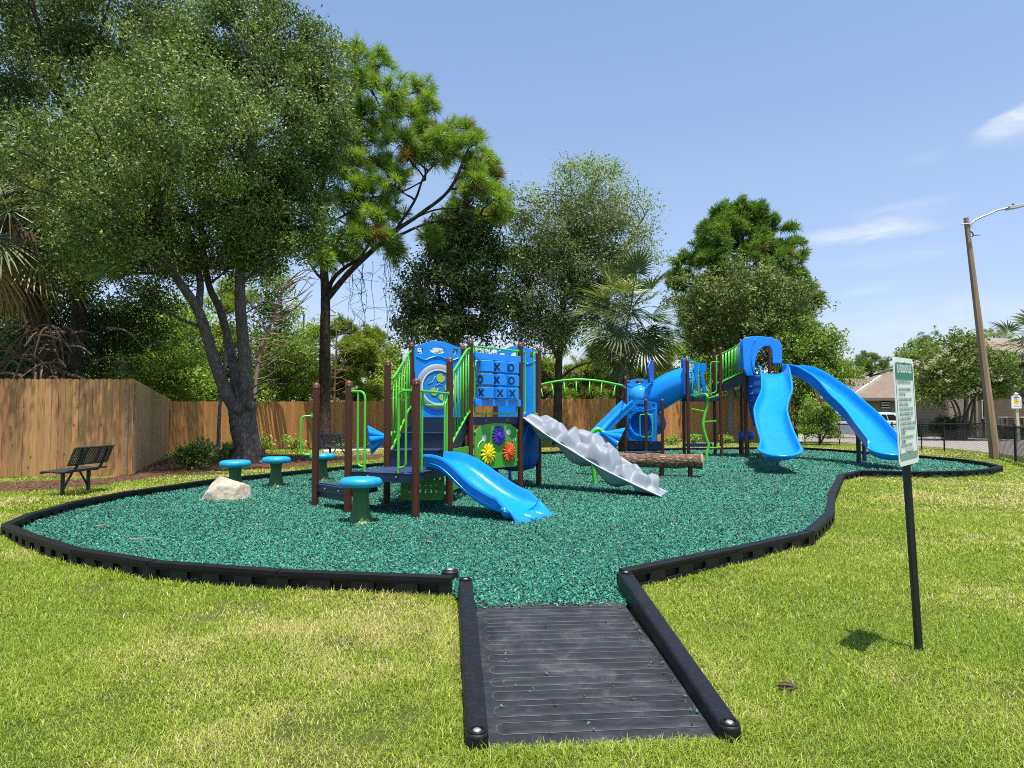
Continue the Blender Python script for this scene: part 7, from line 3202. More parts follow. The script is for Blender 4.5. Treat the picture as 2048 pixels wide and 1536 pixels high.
def pine_boughs(mb, stems, clusters, seed, per=9, rad=0.9):
    """boughs to each cluster, then upswept twigs ending in needle tufts"""
    pr = random.Random(seed)
    cen, dirs = [], []
    for (c, R) in clusters:
        c = V(c)
        cand = [p for st in stems for p in st if p.z < c.z + 0.8]
        p = min(cand or stems[0], key=lambda q: (q - c).length + 0.6 * max(0, q.z - c.z))
        L = (c - p).length
        ra = 0.035 + 0.012 * min(4, L)
        pts = curved(p, c, pr.uniform(-0.04, 0.03), 5, pr.uniform(-0.05, 0.05), pr.randint(0, 9999))
        mb.tube(pts, ra, 7, rs=[ra + (0.02 - ra) * j / 5 for j in range(6)])
        ax = (c - p).normalized()
        for _ in range(per):
            d = V((pr.gauss(0, 1), pr.gauss(0, 1), pr.gauss(0.45, 0.8))).normalized()
            e = c + d * (R * pr.uniform(0.35, 1.0))
            q0 = pts[pr.choice((3, 4, 5))]
            tw = curved(q0, e, 0.03, 3, pr.uniform(-0.08, 0.08), pr.randint(0, 9999))
            mb.tube(tw, 0.014, 5, rs=[0.02, 0.015, 0.012, 0.009])
            cen.append(tuple(e))
            dd = (e - q0).normalized() * 0.7 + V((0, 0, 0.55)) + ax * 0.2
            dirs.append(tuple(dd))
    return np.array(cen), np.array(dirs)


def longleaf_pine():
    y = G(646, 899, 0).y
    f = G(646, 899, 0)
    t = thing('pine_tree', 'tall longleaf pine with dark bare trunk and tufted needles, right of the oak', 'tree', f)
    k = y / FOC
    mb = MB()
    stems = []
    stems.append(add_stem(mb, [V((f.x, y, -0.2)), D(648, 830, y), D(650, 740, y), D(650, 660, y), D(651, 600, y), D(648, 540, y), D(645, 470, y), D(640, 400, y), D(655, 330, y), D(690, 250, y), D(712, 150, y)], 13 * k, 3.5 * k, 16, 5, 0.05, flare=0.25))
    for pts, a, b in ((((653, 598), (672, 575), (700, 543), (740, 505), (790, 462), (840, 428), (900, 378), (935, 300)), 7, 2.5), (((655, 590), (665, 560), (690, 535), (720, 515), (748, 468), (760, 420)), 5, 2),
                      (((646, 560), (632, 545), (615, 520)), 3.5, 1.8), (((800, 470), (850, 448), (900, 440), (960, 430)), 3, 1.5), (((640, 480), (628, 440), (634, 395), (650, 360)), 4, 2), (((820, 440), (870, 420), (930, 415)), 2.5, 1.4),
                      (((790, 462), (830, 400), (850, 350), (890, 310)), 3, 1.5), (((690, 250), (740, 220), (790, 200)), 3, 1.5), (((700, 400), (745, 395), (800, 385), (850, 360)), 2.5, 1.4), (((650, 450), (690, 430), (720, 410)), 3, 1.5)):
        stems.append(add_stem(mb, stem_px(pts, y, random.uniform(-1.0, 1.0)), a * k, b * k, 9, 5, 0.04))
    cl_px = [(715, 120, 34), (760, 130, 30), (700, 175, 36), (745, 180, 40), (790, 190, 34), (735, 230, 36), (780, 235, 32), (842, 180, 26), (855, 215, 24), (820, 235, 28), (855, 265, 28),
             (700, 235, 24), (690, 270, 26), (720, 285, 30), (800, 290, 30), (840, 300, 32), (880, 275, 32), (920, 265, 34), (950, 290, 30), (965, 320, 26), (900, 310, 34), (935, 340, 32), (985, 350, 26), (960, 380, 32),
             (990, 400, 26), (930, 390, 28), (870, 320, 28), (700, 330, 34), (735, 335, 36), (770, 345, 34), (705, 375, 36), (745, 385, 38), (790, 370, 32), (720, 415, 38), (700, 455, 34), (745, 440, 36), (780, 430, 30), (730, 480, 32),
             (765, 478, 28), (690, 490, 28), (785, 500, 22), (655, 500, 26), (680, 520, 24), (672, 340, 24), (680, 410, 26), (640, 520, 18), (880, 460, 26), (930, 455, 26), (910, 425, 26), (975, 440, 26), (1000, 430, 22), (860, 480, 20), (820, 320, 24), (765, 265, 26)]
    pr = random.Random(12)
    clusters = []
    for px, py, r in cl_px:
        yy = y + pr.uniform(-1.6, 1.6)
        clusters.append((tuple(D(px, py, yy)), r * k * 1.05))
    cen, dirs = pine_boughs(mb, stems, clusters, 4, per=14)
    tufts(t, cen, dirs, 9, 105, 0.48, 0.018, ((0.055, 0.105, 0.016), (0.15, 0.24, 0.03), (0.34, 0.43, 0.07)), spread=0.82)
    mb.build('trunk', BARK_PINE, t, smooth=60)
    # bare dead vines hanging from the boughs
    vb = MB()
    for i in range(16):
        px, py = pr.uniform(690, 800), pr.uniform(490, 540)
        if pr.random() < 0.3:
            px = pr.uniform(690, 730)
        L = pr.uniform(60, 190)
        pts = [D(px + pr.uniform(-7, 7) * (j > 0), py + L * j / 6, y + 0.3 * pr.uniform(-1, 1)) for j in range(7)]
        vb.tube(catmull(pts, 4), 0.012, 4, rs=[0.013 - 0.0003 * j for j in range(25)])
        for j in (2, 3, 4, 5):
            if pr.random() < 0.6:
                vb.tube(catmull([pts[j], pts[j] + V((pr.uniform(-0.5, 0.5), 0, pr.uniform(-0.1, 0.4))), pts[j] + V((pr.uniform(-0.9, 0.9), 0, pr.uniform(-0.5, 0.5)))], 3), 0.007, 4)
    vb.build('hanging_vines', simple('dead_vine', (0.09, 0.075, 0.065), 0.9, 0.1, 9.0), t, smooth=True)


longleaf_pine()

# ---------------------------------------------------------------- trees along the back fence
y = 33.0
broadleaf('magnolia_tree', 'dark glossy magnolia with a leaning trunk behind the small play structure', [(((880, 900), (893, 800), (900, 690), (915, 630), (940, 595), (990, 578)), 9, 5), (((905, 660), (880, 600), (870, 520)), 5, 2.5), (((900, 700), (930, 660), (960, 640)), 4, 2)],
          [px_ell(890, 590, y, 88, 100), px_ell(940, 520, y, 72, 60), px_ell(850, 640, y, 55, 55), px_ell(960, 620, y, 50, 70), px_ell(900, 670, y, 90, 35), px_ell(835, 560, y, 30, 50), px_ell(925, 470, y, 55, 40), px_ell(990, 540, y, 34, 70), px_ell(810, 670, y, 26, 26), px_ell(1000, 640, y, 30, 50), px_ell(960, 430, y, 40, 40)],
          y, 51, 170, 10, 17, 0.19, 0.7, ((0.016, 0.036, 0.01), (0.05, 0.078, 0.02), (0.22, 0.24, 0.1)), LEAF_GLOSS, BARK_DARK, shell=0.4, twig_s=0.2, limb=(0.35, 0.06, 40), width=0.42)
y = 34.0
broadleaf('live_oak_tree', 'grey green oak with a wispy top, left of the palm and behind the climber', [(((1115, 890), (1116, 800), (1118, 720), (1125, 620), (1130, 520), (1140, 420)), 9, 4), (((1118, 720), (1085, 650), (1060, 580)), 5, 2.5), (((1120, 700), (1170, 620), (1210, 540)), 5, 2.5), (((1118, 760), (1150, 735), (1190, 722)), 3, 1.4), (((1112, 770), (1085, 745), (1060, 735)), 2.5, 1.2)],
          [px_ell(1120, 480, y, 100, 75), px_ell(1100, 580, y, 90, 80), px_ell(1180, 520, y, 95, 85), px_ell(1060, 500, y, 45, 90), px_ell(1090, 660, y, 80, 45), px_ell(1160, 620, y, 60, 60), px_ell(1050, 620, y, 40, 60), px_ell(1130, 420, y, 60, 45), px_ell(1185, 440, y, 60, 50), px_ell(1240, 480, y, 60, 70), px_ell(1040, 420, y, 28, 50), px_ell(1210, 590, y, 70, 60), px_ell(1030, 560, y, 40, 80)],
          y, 52, 300, 11, 20, 0.13, 0.75, ((0.034, 0.053, 0.02), (0.078, 0.1, 0.038), (0.18, 0.2, 0.08)), LEAF_OAK, BARK_DARK, shell=0.45, limb=(0.4, 0.055, 60), width=0.45)
# thin airy crown rising behind it
y = 37.0
broadleaf('elm_tree', 'thin airy tree with sparse twigs rising above the palm', [(((1240, 890), (1235, 760), (1215, 600), (1195, 480), (1180, 390)), 6, 2.5), (((1215, 600), (1250, 500), (1290, 430)), 3.5, 1.5), (((1200, 500), (1165, 430), (1140, 370)), 3, 1.3)],
          [px_ell(1180, 370, y, 70, 42), px_ell(1230, 400, y, 60, 45), px_ell(1280, 440, y, 45, 50), px_ell(1140, 350, y, 35, 30), px_ell(1260, 520, y, 60, 60), px_ell(1300, 490, y, 28, 40), px_ell(1200, 340, y, 40, 22), px_ell(1060, 400, y, 40, 25)],
          y, 53, 130, 8, 12, 0.12, 0.75, ((0.07, 0.1, 0.03), (0.13, 0.165, 0.05), (0.24, 0.27, 0.1)), LEAF_SOFT, BARK_DARK, shell=0.2, twig_s=0.2, limb=(0.9, 0.03, 80))


# tall dense pine at the right with an oak in front of it
def right_pine():
    y = 46.0
    t = thing('pine_tree', 'tall dense dark green pine behind the brownish oak, right of centre', 'tree', V((WX(1490, y), y, 0)))
    k = y / FOC
    mb = MB()
    stems = [add_stem(mb, [V((WX(1488, y), y, -0.2)), D(1490, 780, y), D(1492, 640, y), D(1486, 540, y), D(1484, 430, y)], 10 * k, 2.5 * k, 12, 6, 0.04)]
    pr = random.Random(33)
    outline = [(430, 1450, 1520), (470, 1405, 1550), (520, 1385, 1585), (560, 1350, 1600), (600, 1365, 1605), (650, 1370, 1625), (700, 1385, 1640)]
    clusters = []
    for i in range(190):
        py = pr.uniform(422, 700)
        x0 = np.interp(py, [o[0] for o in outline], [o[1] for o in outline])
        x1 = np.interp(py, [o[0] for o in outline], [o[2] for o in outline])
        u = pr.random()
        px = x0 + (x1 - x0) * u
        half = (x1 - x0) / 2 * k
        dy = (1 - (2 * u - 1) ** 2) ** 0.5 * half * pr.uniform(-1, 0.6)
        clusters.append((tuple(D(px, py, y + dy)), 20 * k))
    for px, py in ((1355, 530), (1352, 560), (1375, 520), (1590, 490), (1600, 515), (1600, 550), (1612, 570), (1625, 600), (1632, 605), (1440, 425), (1485, 415), (1520, 430), (1545, 445), (1580, 460), (1420, 460)):
        clusters.append((tuple(D(px, py, y - 0.5)), 17 * k))
    cen, dirs = pine_boughs(mb, stems, clusters, 6, per=9)
    tufts(t, cen, dirs, 19, 60, 0.5, 0.035, ((0.036, 0.085, 0.014), (0.08, 0.155, 0.022), (0.2, 0.28, 0.045)), spread=0.85)
    mb.build('trunk', BARK_PINE, t, smooth=60)


right_pine()
y = 40.0
broadleaf('oak_tree', 'brownish green oak with a pale trunk, behind the vine climber and middle deck', [(((1459, 885), (1461, 800), (1465, 740), (1470, 680), (1480, 600)), 7.5, 4), (((1465, 740), (1430, 680), (1400, 640)), 4, 2), (((1467, 720), (1520, 670), (1570, 640)), 4, 2)],
          [px_ell(1470, 590, y, 100, 70), px_ell(1400, 600, y, 55, 60), px_ell(1550, 600, y, 70, 65), px_ell(1480, 670, y, 105, 60), px_ell(1420, 680, y, 45, 50), px_ell(1570, 680, y, 60, 60), px_ell(1500, 740, y, 80, 45), px_ell(1590, 610, y, 45, 40)],
          y, 54, 220, 10, 18, 0.16, 0.8, ((0.032, 0.055, 0.015), (0.072, 0.1, 0.026), (0.2, 0.2, 0.055)), LEAF_OAK, BARK_PALE, shell=0.45, limb=(0.4, 0.05, 60), width=0.5)
y = 39.0
broadleaf('understory_tree', 'leafy bright green tree rising behind the wavy slide and tower', [(((1590, 890), (1595, 800), (1600, 740)), 5, 2.5), (((1596, 790), (1630, 740), (1650, 700)), 3, 1.5)],
          [px_ell(1600, 690, y, 55, 55), px_ell(1640, 690, y, 40, 35), px_ell(1590, 760, y, 45, 55), px_ell(1640, 740, y, 45, 40), px_ell(1675, 680, y, 18, 14), px_ell(1680, 740, y, 30, 35), px_ell(1600, 820, y, 30, 40)],
          y, 55, 110, 9, 17, 0.16, 0.62, ((0.045, 0.085, 0.016), (0.1, 0.155, 0.026), (0.22, 0.27, 0.055)), LEAF_SOFT, BARK_DARK, shell=0.45, limb=(0.3, 0.035, 25))
y = 36.5
broadleaf('fence_shrub', 'tall leafy shrub growing through the chain link fence under the side slide', [(((1640, 888), (1638, 860), (1632, 830)), 2.5, 1.2), (((1640, 888), (1655, 860), (1665, 830)), 2, 1)],
          [px_ell(1632, 825, y, 32, 30), px_ell(1652, 830, y, 24, 24), px_ell(1625, 860, y, 24, 26), px_ell(1655, 865, y, 20, 18)], y, 56, 45, 8, 15, 0.12, 0.32,
          ((0.05, 0.09, 0.016), (0.12, 0.175, 0.03), (0.24, 0.29, 0.06)), LEAF_SOFT, BARK_DARK, shell=0.3, limb=(0.4, 0.02, 15), cat='shrub', twig_s=0.12)


# ---------------------------------------------------------------- palms
def palm(label, trunk_pts, y, r0, crown_c, R, n_frond, seed, dead=0, tones=((0.03, 0.06, 0.018), (0.08, 0.125, 0.035), (0.36, 0.4, 0.14)), boots=True, below=0.25, dead_hang=None):
    f = V((D(*trunk_pts[0], y).x, y, 0))
    t = thing('cabbage_palm', label, 'palm tree', f)
    k = y / FOC
    mb = MB()
    pts = stem_px(trunk_pts, y)
    pts[0].z = -0.1
    q = add_stem(mb, pts, r0 * k, r0 * k * 1.02, 16, 6, 0.06)
    pr = random.Random(seed)
    if boots:
        # crossed old leaf bases under the crown
        for i in range(46):
            s = pr.uniform(0.35, 1.0)
            c = q[min(len(q) - 1, int(s * (len(q) - 1)))]
            a = pr.uniform(0, 2 * PI)
            d = V((math.cos(a), math.sin(a), 0))
            r = r0 * k
            mb.tube([c + d * r * 0.9, c + d * r * 1.25 + ZV * 0.18, c + d * r * 1.6 + ZV * 0.34], 0.03, 5, rs=[0.05, 0.04, 0.012])
    mb.build('trunk', BARK_PALM, t, smooth=60)
    c0 = D(*crown_c, y)
    rg = np.random.default_rng(seed)
    VS, FS, CS = [], [], []
    st = MB()
    off = 0
    t0, t1, t2 = (np.array(x) for x in tones)
    for i in range(n_frond):
        is_dead = i < dead
        az = 2.399963 * i + pr.uniform(-0.3, 0.3)
        el = math.asin(max(-0.95, min(0.98, 1 - (1 + below) * ((i + 0.5) / n_frond) ** 0.85 + pr.uniform(-0.12, 0.12)))) if not is_dead else pr.uniform(-1.35, -0.95)
        d = V((math.cos(az) * math.cos(el), math.sin(az) * math.cos(el), math.sin(el)))
        Lp = R * pr.uniform(0.4, 0.62)
        p0 = c0 + d * (0.18 * R * 0.3)
        p1 = c0 + d * Lp - ZV * (0.1 * R * (1 - d.z))
        stp = catmull([p0, p0.lerp(p1, 0.5) + ZV * 0.05 * R, p1], 4)
        st.col = (0.2, 0.13, 0.06) if is_dead else (0.06, 0.085, 0.025)
        st.tube(stp, 0.02, 5, rs=[0.022 - 0.0012 * j for j in range(len(stp))])
        # fan blade: leaflets spread about the axis in a folded plane, tips drooping
        ax = (p1 - p0).normalized()
        sd = ax.cross(ZV)
        sd = sd.normalized() if sd.length > 0.05 else V((1, 0, 0))
        nr = sd.cross(ax)
        roll = pr.uniform(-0.5, 0.5)
        sd, nr = sd * math.cos(roll) + nr * math.sin(roll), nr * math.cos(roll) - sd * math.sin(roll)
        Lb = R * pr.uniform(0.40, 0.52)
        nl = 27
        da = 3.5 / (nl - 1)
        tone = pr.random()
        hang = (0.55 if not is_dead else 1.0) * pr.uniform(0.7, 1.3)
        for j in range(nl):
            a = -1.75 + da * j
            ll = Lb * (0.66 + 0.34 * math.cos(a * 0.8)) * pr.uniform(0.92, 1.08)
            dr = ax * math.cos(a) + sd * math.sin(a) + nr * (0.3 * abs(math.sin(a)) + (0.03 if j % 2 else -0.03))
            dr.normalize()
            b0 = p1 + ax * (0.1 * Lb * max(0, 1 - abs(a) / 1.2))
            sv = dr.cross(nr)
            sv = sv.normalized() if sv.length > 0.05 else sd
            # leaflets are joined in the inner half of the fan and split into hanging points
            prof = ((0.03, 0.06), (0.36, 0.92), (0.52, 0.85), (0.74, 0.5), (1.0, 0.05))
            hj = hang * pr.uniform(0.75, 1.3)
            for fr, ww in prof:
                pt = b0 + dr * (ll * fr) - ZV * (hj * ll * 0.5 * max(0, fr - 0.25) ** 1.8)
                w = 0.4 * ll * da * 0.62 * ww
                VS.append(tuple(pt - sv * w))
                VS.append(tuple(pt + sv * w))
            for m in range(4):
                o = off + 2 * m
                FS.append((o, o + 1, o + 3, o + 2))
            off += 10
            kk = min(1, max(0, 0.6 * tone + 0.4 * pr.random()))
            cc = t0 + (t1 - t0) * min(1, kk * 2) if kk < 0.5 else t1 + (t2 - t1) * (kk - 0.5) * 2
            if is_dead:
                cc = np.array((0.42, 0.28, 0.15)) * pr.uniform(0.55, 1.15)
            CS += [tuple(cc)] * 10
    cr = np_mesh('crown', np.array(VS), np.array(FS), np.array(CS), PALM_LEAF, t)
    st.build('petioles', PALM_LEAF, t, smooth=60, color=True)
    return t


palm('green cabbage palm with a shaggy trunk in front of the back fence', [(1250, 900), (1249, 850), (1250, 790), (1252, 735), (1254, 690)], 29.0, 13.5, (1260, 622), 2.6, 44, 71, dead=0, below=0.95)
palm('ragged palm at the left edge with hanging brown dead fronds', [(80, 790), (95, 730), (80, 660), (62, 590), (70, 520), (50, 470)], 22.0, 15, (18, 420), 3.0, 44, 72, dead=9, tones=((0.06, 0.085, 0.035), (0.14, 0.165, 0.065), (0.3, 0.31, 0.15)), below=0.9)
palm('palm beside the brown house at the right edge', [(2060, 850), (2058, 780), (2052, 710)], 46.0, 8, (2052, 690), 3.4, 34, 73, dead=2, below=0.8)
palm('small low fan palm with a fallen skirt beside the ragged palm', [(150, 800), (140, 770), (150, 742)], 23.5, 9, (155, 735), 1.7, 22, 74, dead=8, tones=((0.02, 0.04, 0.015), (0.05, 0.075, 0.025), (0.12, 0.14, 0.05)), below=0.9)


# dead leaf skirt round the foot of the ragged palm
def dead_skirt():
    y = 21.6
    t = thing('dead_fronds', 'tangled heap of grey brown dead palm fronds behind the tall fence', 'dead fronds', V((WX(95, y), y, 0)))
    pr = random.Random(6)
    mb = MB()
    for i in range(70):
        px, py = pr.gauss(95, 40), pr.uniform(650, 760)
        a = D(px, py, y + pr.uniform(-0.5, 0.4))
        d = V((pr.gauss(0, 1), pr.gauss(0, 0.6), pr.gauss(-0.35, 0.4))).normalized()
        L = pr.uniform(0.5, 1.25)
        pts = catmull([a, a + d * L * 0.5 + ZV * pr.uniform(0.0, 0.2), a + d * L - ZV * pr.uniform(0.05, 0.4)], 4)
        g = pr.uniform(0.5, 1.2)
        mb.col = (0.17 * g, 0.12 * g, 0.08 * g)
        mb.tube(pts, 0.03, 5, rs=[0.045 - 0.004 * j for j in range(9)])
    mb.build('dead_stalks', leaf_mat('dead_stalk', 0.05, 0.8, 0.2, (1, 1, 1)), t, smooth=60, color=True)


dead_skirt()


# ---------------------------------------------------------------- woods behind the back fence: separate trees
def airy_tree(label, px, y, top_py, w_px, seed, tones, group, leaf=0.15, n=70, pine=False, low=800):
    k = y / FOC
    f = V((WX(px, y), y, 0))
    h_px = low - top_py
    ells = []
    pr = random.Random(seed)
    for j in range(7):
        f_ = (j + 0.5) / 7
        ells.append(px_ell(px + pr.uniform(-0.3, 0.3) * w_px, low - h_px * f_ * 0.95, y + pr.uniform(-1, 1), w_px * (0.62 - 0.38 * f_) * pr.uniform(0.8, 1.2), h_px * 0.12))
    pxs = px + pr.uniform(-6, 6)
    if pine:
        t = thing('pine_tree', label, 'tree', f, group)
        mb = MB()
        stems = [add_stem(mb, [V((f.x, y, -0.2)), D(px, low - h_px * 0.3, y), D(px + 3, top_py + 6, y)], 5 * k, 1.2 * k, 8, 5, 0.04)]
        rg = np.random.default_rng(seed)
        C = ell_points(ells, n, rg, 0.2)
        cen, dirs = pine_boughs(mb, stems, [(tuple(c), w_px * 0.16 * k) for c in C], seed, per=7)
        tufts(t, cen, dirs, seed, 34, 0.42, 0.035, tones, spread=0.9)
        mb.build('trunk', BARK_DARK, t, smooth=60)
        return t
    return broadleaf('understory_tree', label, [(((pxs, 900), (px, low - h_px * 0.4), (px + 3, top_py + h_px * 0.15)), 4, 1.5)], ells, y, seed, n, 9, 18, leaf, 0.9, tones, LEAF_SOFT, BARK_DARK, shell=0.2, group=group, limb=(0.4, 0.03, 30))


YG = ((0.07, 0.11, 0.015), (0.16, 0.215, 0.028), (0.3, 0.35, 0.06))
MG = ((0.04, 0.075, 0.014), (0.09, 0.14, 0.024), (0.19, 0.24, 0.05))
DG = ((0.02, 0.042, 0.012), (0.045, 0.075, 0.018), (0.11, 0.145, 0.04))
WG = 'trees in the woods behind the back fence'
for lab, px, y, top, w, sd, tn, n, pine, lf in (
        ('bright yellow green sapling pine seen between the oak stems', 440, 42, 560, 110, 81, YG, 90, True, 0.15),
        ('mid green woodland tree directly right of the oak stems', 560, 44, 520, 120, 82, MG, 110, False, 0.17),
        ('yellow green woodland tree between the oak and the pine trunk', 605, 48, 600, 90, 83, YG, 80, False, 0.17),
        ('feathery light green tree with a thin red trunk, right of the pine trunk', 700, 46, 640, 105, 84, YG, 120, True, 0.15),
        ('rounded pine crown right of the thin red trunk', 745, 52, 655, 70, 85, MG, 60, True, 0.15),
        ('low yellow green tree behind the stair barrier, left of the magnolia', 800, 50, 690, 90, 86, YG, 80, False, 0.17),
        ('dark woodland tree behind the oak trunk and fence', 500, 50, 640, 170, 87, DG, 120, False, 0.19),
        ('mid green tree low behind the magnolia trunk', 930, 52, 690, 140, 88, MG, 90, False, 0.18),
        ('yellow green pine between the two structures, left of the overhead ladder', 1085, 54, 700, 100, 89, YG, 90, True, 0.15),
        ('bright pine behind the overhead ladder and palm trunk', 1180, 52, 690, 110, 90, YG, 110, True, 0.15),
        ('bright rounded pine right of the palm trunk, above the tunnel', 1300, 54, 700, 95, 91, YG, 100, True, 0.15),
        ('pale green tree behind the middle deck of the large structure', 1380, 58, 690, 110, 92, YG, 90, False, 0.2),
        ('dark tree low behind the stairs of the large structure', 1440, 60, 720, 120, 93, DG, 80, False, 0.22),
        ('shadowed tree behind the left fence corner', 330, 40, 620, 160, 94, DG, 110, False, 0.18),
        ('mid green tree left of the fence corner, behind the understory', 240, 44, 600, 150, 95, MG, 100, False, 0.18),
        ('dark tree behind the left end of the tall front fence', 40, 34, 560, 170, 96, DG, 110, False, 0.16)):
    airy_tree(lab, px, y, top, w, sd, tn, WG, lf, n, pine)
# thin red-brown trunk among them
mb = MB()
y = 43.0
t = thing('dead_tree', 'thin reddish dead tree with bare branches, right of the pine trunk', 'tree', V((WX(669, y), y, 0)))
add_stem(mb, stem_px(((666, 880), (669, 780), (673, 690), (671, 640)), y), 3.2 * y / FOC, 0.8 * y / FOC, 8, 5)
pr = random.Random(2)
for i in range(26):
    py = pr.uniform(620, 790)
    s = pr.choice((-1, 1))
    a = D(671, py, y)
    L = pr.uniform(15, 48)
    mb.tube(catmull([a, D(671 + s * L * 0.5, py - L * pr.uniform(0.0, 0.4), y - 0.3), D(671 + s * L, py - L * pr.uniform(-0.2, 0.8), y - 0.5)], 3), 0.03, 5, rs=[0.035 - 0.004 * j for j in range(7)])
mb.build('trunk', simple('red_brown_bark', (0.19, 0.1, 0.065), 0.9, 0.25, 6.0), t, smooth=60)
# bare pinkish branches of a dead tree left of the pine
mb = MB()
y = 30.5
t = thing('dead_tree', 'bare brown dead branches spreading between the oak and the pine', 'tree', V((WX(525, y), y, 0)))
add_stem(mb, stem_px(((505, 880), (512, 760), (525, 690), (545, 640), (560, 600), (575, 560)), y), 5 * y / FOC, 1.4 * y / FOC, 8, 5)
for i in range(46):
    f = pr.random()
    px, py = 512 + 63 * f, 760 - 200 * f
    s = pr.choice((-1, 1, 1))
    L = pr.uniform(25, 75)
    a = D(px, py, y)
    mb.tube(catmull([a, D(px + s * L * 0.5, py - L * pr.uniform(0.0, 0.5), y - 0.3), D(px + s * L, py - L * pr.uniform(0.1, 0.9), y - 0.5)], 3), 0.02, 5, rs=[0.028 - 0.003 * j for j in range(7)])
mb.build('trunk', simple('dry_branch', (0.3, 0.21, 0.16), 0.9, 0.2, 6.0), t, smooth=60)

# thin speckled trunk standing before the fence, left of the oak
mb = MB()
f = G(437, 919, 0)
y = f.y
t = thing('slender_tree', 'slender pale speckled tree trunk before the fence, left of the oak trunk', 'tree', f)
add_stem(mb, [V((f.x, y, -0.1)), D(437, 890, y), D(438, 850, y), D(441, 805, y), D(446, 775, y), D(450, 700, y), D(440, 600, y)], 4.2 * y / FOC, 2.5 * y / FOC, 10, 5, 0.1)
mb.build('trunk', BARK_PALE, t, smooth=60)

# ---------------------------------------------------------------- far trees at the right
FG = 'distant trees beyond the houses'
for lab, px, y, top, w, sd, tn, n, pine, low in (
        ('flat topped distant pine above the apartment roof, left of the sign', 1742, 95, 708, 62, 101, MG, 45, True, 745),
        ('dark distant tree behind the sign and apartment roof', 1830, 90, 680, 80, 102, MG, 70, False, 800),
        ('pine canopy behind the blossoming tree, left of the light pole', 1885, 88, 668, 100, 103, MG, 70, True, 790),
        ('pine canopy right of the light pole above the brown house', 1985, 85, 660, 110, 104, YG, 70, True, 770),
        ('distant tree between the side slide and apartment roof', 1690, 100, 712, 60, 105, MG, 50, False, 800)):
    airy_tree(lab, px, y, top, w, sd, tn, FG, 0.3, n, pine, low)

y = 43.5
CM = broadleaf('crepe_myrtle', 'spreading dark green tree with white blossoms and many stems, left of the light pole', [(((1926, 880), (1930, 820), (1935, 770), (1960, 720)), 3, 1.5), (((1922, 880), (1918, 820), (1895, 785), (1870, 765)), 2.6, 1.2), (((1928, 880), (1936, 820), (1955, 790), (1990, 770)), 2.6, 1.2), (((1920, 880), (1912, 830), (1900, 800), (1880, 790)), 2.2, 1), (((1932, 880), (1944, 830), (1950, 780), (1945, 730)), 2.6, 1.2)],
               [px_ell(1915, 740, y, 80, 62), px_ell(1870, 770, y, 45, 38), px_ell(1960, 740, y, 60, 50), px_ell(1900, 700, y, 55, 30), px_ell(1990, 765, y, 40, 24), px_ell(1845, 780, y, 22, 20)],
               y, 61, 130, 9, 17, 0.18, 0.7, ((0.03, 0.052, 0.014), (0.07, 0.105, 0.024), (0.19, 0.215, 0.055)), LEAF_SOFT, BARK_DARK, shell=0.5, limb=(0.4, 0.04, 40))
rg = np.random.default_rng(77)
bp = []
for px, py, s in ((1868, 722, 5), (1878, 712, 5), (1890, 700, 5), (1920, 690, 6), (1955, 705, 5), (1945, 785, 7), (1955, 780, 8), (1880, 745, 4), (1993, 760, 6), (2000, 752, 5), (1905, 720, 4), (1930, 730, 4), (1852, 735, 4), (1965, 735, 5), (1897, 762, 4)):
    c = D(px, py, y - 1.9)
    bp.append(np.array(c) + rg.normal(size=(38, 3)) * np.array([s, s, s * 0.6]) * y / FOC * 0.6)
bp = np.concatenate(bp)
vs, fs, cs = leaf_quads(bp, np.full(len(bp), 0.11), np.repeat(np.array([[0.5, 0.5, 0.38]]), len(bp), 0) * rg.uniform(0.8, 1.1, (len(bp), 1)), rg, width=0.8)
np_mesh('blossoms', vs, fs, cs, LEAF_SOFT, CM)


# ---------------------------------------------------------------- shrubs
def shrub(name, label, foot_px, w_px, h_px, seed, tones, leaf, n, mat=LEAF_SOFT, cat='shrub', group=None, y=None, per=14, tw=7, cr=None, round_=False):
    f = G(*foot_px, 0) if y is None else V((WX(foot_px[0], y), y, 0))
    k = f.y / FOC
    W, H = w_px * k, h_px * k
    t = thing(name, label, cat, f, group)
    ells = [(f.x, f.y, H * 0.5, W * 0.42, W * 0.42, H * 0.42)]
    if not round_:
        pr = random.Random(seed)
        ells = [(f.x + pr.uniform(-0.3, 0.3) * W, f.y + pr.uniform(-0.2, 0.2) * W, H * pr.uniform(0.35, 0.72), W * 0.24, W * 0.24, H * 0.22) for _ in range(5)]
    C = crown(t, ells, n, tw, per, leaf, cr or W * 0.16, tones, mat, seed, shell=0.5, twig_s=leaf * 1.0, name='foliage')
    mb = MB()
    limbs_to(mb, [[f, f + ZV * H * 0.15]], C, seed, 0.8, 0.018, 0.006, 0.02, 24)
    mb.build('stems', BARK_DARK, t, smooth=60)
    return t


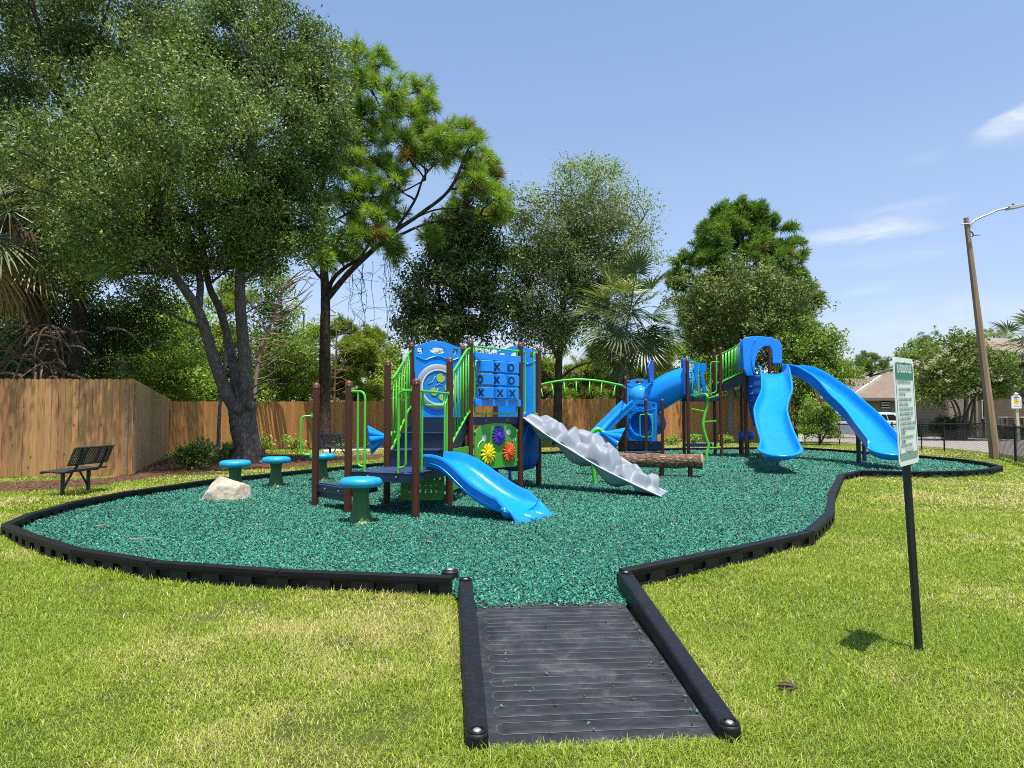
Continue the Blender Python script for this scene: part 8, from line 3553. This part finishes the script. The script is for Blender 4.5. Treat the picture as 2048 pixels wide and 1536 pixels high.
SG = 'small shrubs planted along the back fence'
shrub('shrub', 'dark bushy shrub in the pine straw near the fence corner', (386, 938), 62, 52, 111, ((0.02, 0.045, 0.012), (0.055, 0.095, 0.02), (0.2, 0.25, 0.06)), 0.1, 30, cr=0.3)
for lab, fp, w, h, sd in (('small bright shrub at the fence, directly right of the dark bushy shrub', (413, 916), 36, 34, 112), ('small bright shrub at the fence, just left of the oak trunk', (462, 913), 32, 30, 113),
                          ('spindly young shrub at the fence, just right of the oak trunk', (529, 908), 34, 38, 114), ('spindly young shrub at the fence, midway between oak and pine', (584, 905), 44, 36, 115),
                          ('spindly young shrub at the fence behind the second bench', (690, 899), 26, 22, 116), ('small shrub at the fence, left of the stair posts', (742, 897), 26, 26, 117),
                          ('small dark shrub at the fence behind the vine climber', (1385, 890), 30, 22, 118), ('small shrub at the fence left of the bongo drums', (1448, 890), 28, 20, 119), ('small shrub at the fence behind the tunnel posts', (1345, 890), 26, 18, 120)):
    shrub('fence_shrub', lab, fp, w, h, sd, ((0.06, 0.1, 0.02), (0.14, 0.2, 0.035), (0.3, 0.36, 0.09)), 0.1, 12, group=SG, per=8, tw=5)
shrub('fern', 'small fern clump at the foot of the oak behind a mushroom stool', (462, 926), 34, 26, 121, ((0.05, 0.09, 0.03), (0.12, 0.17, 0.05), (0.25, 0.31, 0.12)), 0.16, 10, cat='fern', per=9, tw=5)
shrub('clipped_hedge', 'rounded dark clipped bush below the white blossomed tree', (1895, 880), 74, 46, 122, ((0.014, 0.03, 0.01), (0.035, 0.055, 0.016), (0.09, 0.11, 0.03)), 0.12, 60, y=44.5, cr=0.42, round_=True)
shrub('hedge', 'low green hedge below the brown patio screen', (2035, 880), 80, 24, 123, ((0.02, 0.04, 0.014), (0.05, 0.08, 0.024), (0.12, 0.15, 0.05)), 0.12, 36, y=46.0, cr=0.4)
shrub('shrub', 'reddish tipped shrub right of the clipped bush', (1931, 880), 22, 30, 124, ((0.06, 0.06, 0.02), (0.16, 0.12, 0.045), (0.3, 0.2, 0.09)), 0.12, 12, y=45.0, cr=0.3)
shrub('shrub', 'yellow green shrub beside the parked silver blue car', (1662, 880), 34, 28, 125, ((0.07, 0.1, 0.02), (0.16, 0.2, 0.04), (0.3, 0.34, 0.1)), 0.14, 18, y=52.0, cr=0.4)


# ---------------------------------------------------------------- fallen leaves
rg = np.random.default_rng(99)
fx, fy = rg.uniform(-11, 12, 2600), rg.uniform(3, 26, 2600)
kk = (inside(MULCH_POLY, fx, fy) & (rg.random(2600) < 0.16)) | (~inside(MULCH_POLY, fx, fy) & (fx < -4) & (fy > 9) & (rg.random(2600) < 0.5)) | (rg.random(2600) < 0.03)
kk &= ~inside(RAMP_POLY, fx, fy)
fp = np.stack([fx[kk], fy[kk], np.where(inside(MULCH_POLY, fx[kk], fy[kk]), M_LEVEL + 0.035, 0.045)], 1)
fc = np.array([[0.28, 0.17, 0.08]]) * rg.uniform(0.4, 1.6, (len(fp), 1)) * np.array([[1, 1, 1]]) + np.array([[0.0, 0.05, 0.0]]) * (rg.random((len(fp), 1)) < 0.3)
vs, fs, cs = leaf_quads(fp, rg.uniform(0.04, 0.075, len(fp)), fc, rg, up=3.0, width=0.5)
tag(np_mesh('fallen_leaves', vs, fs, cs, LEAF_SOFT), 'dry brown leaves fallen on the mulch and grass', 'leaves', kind='stuff')
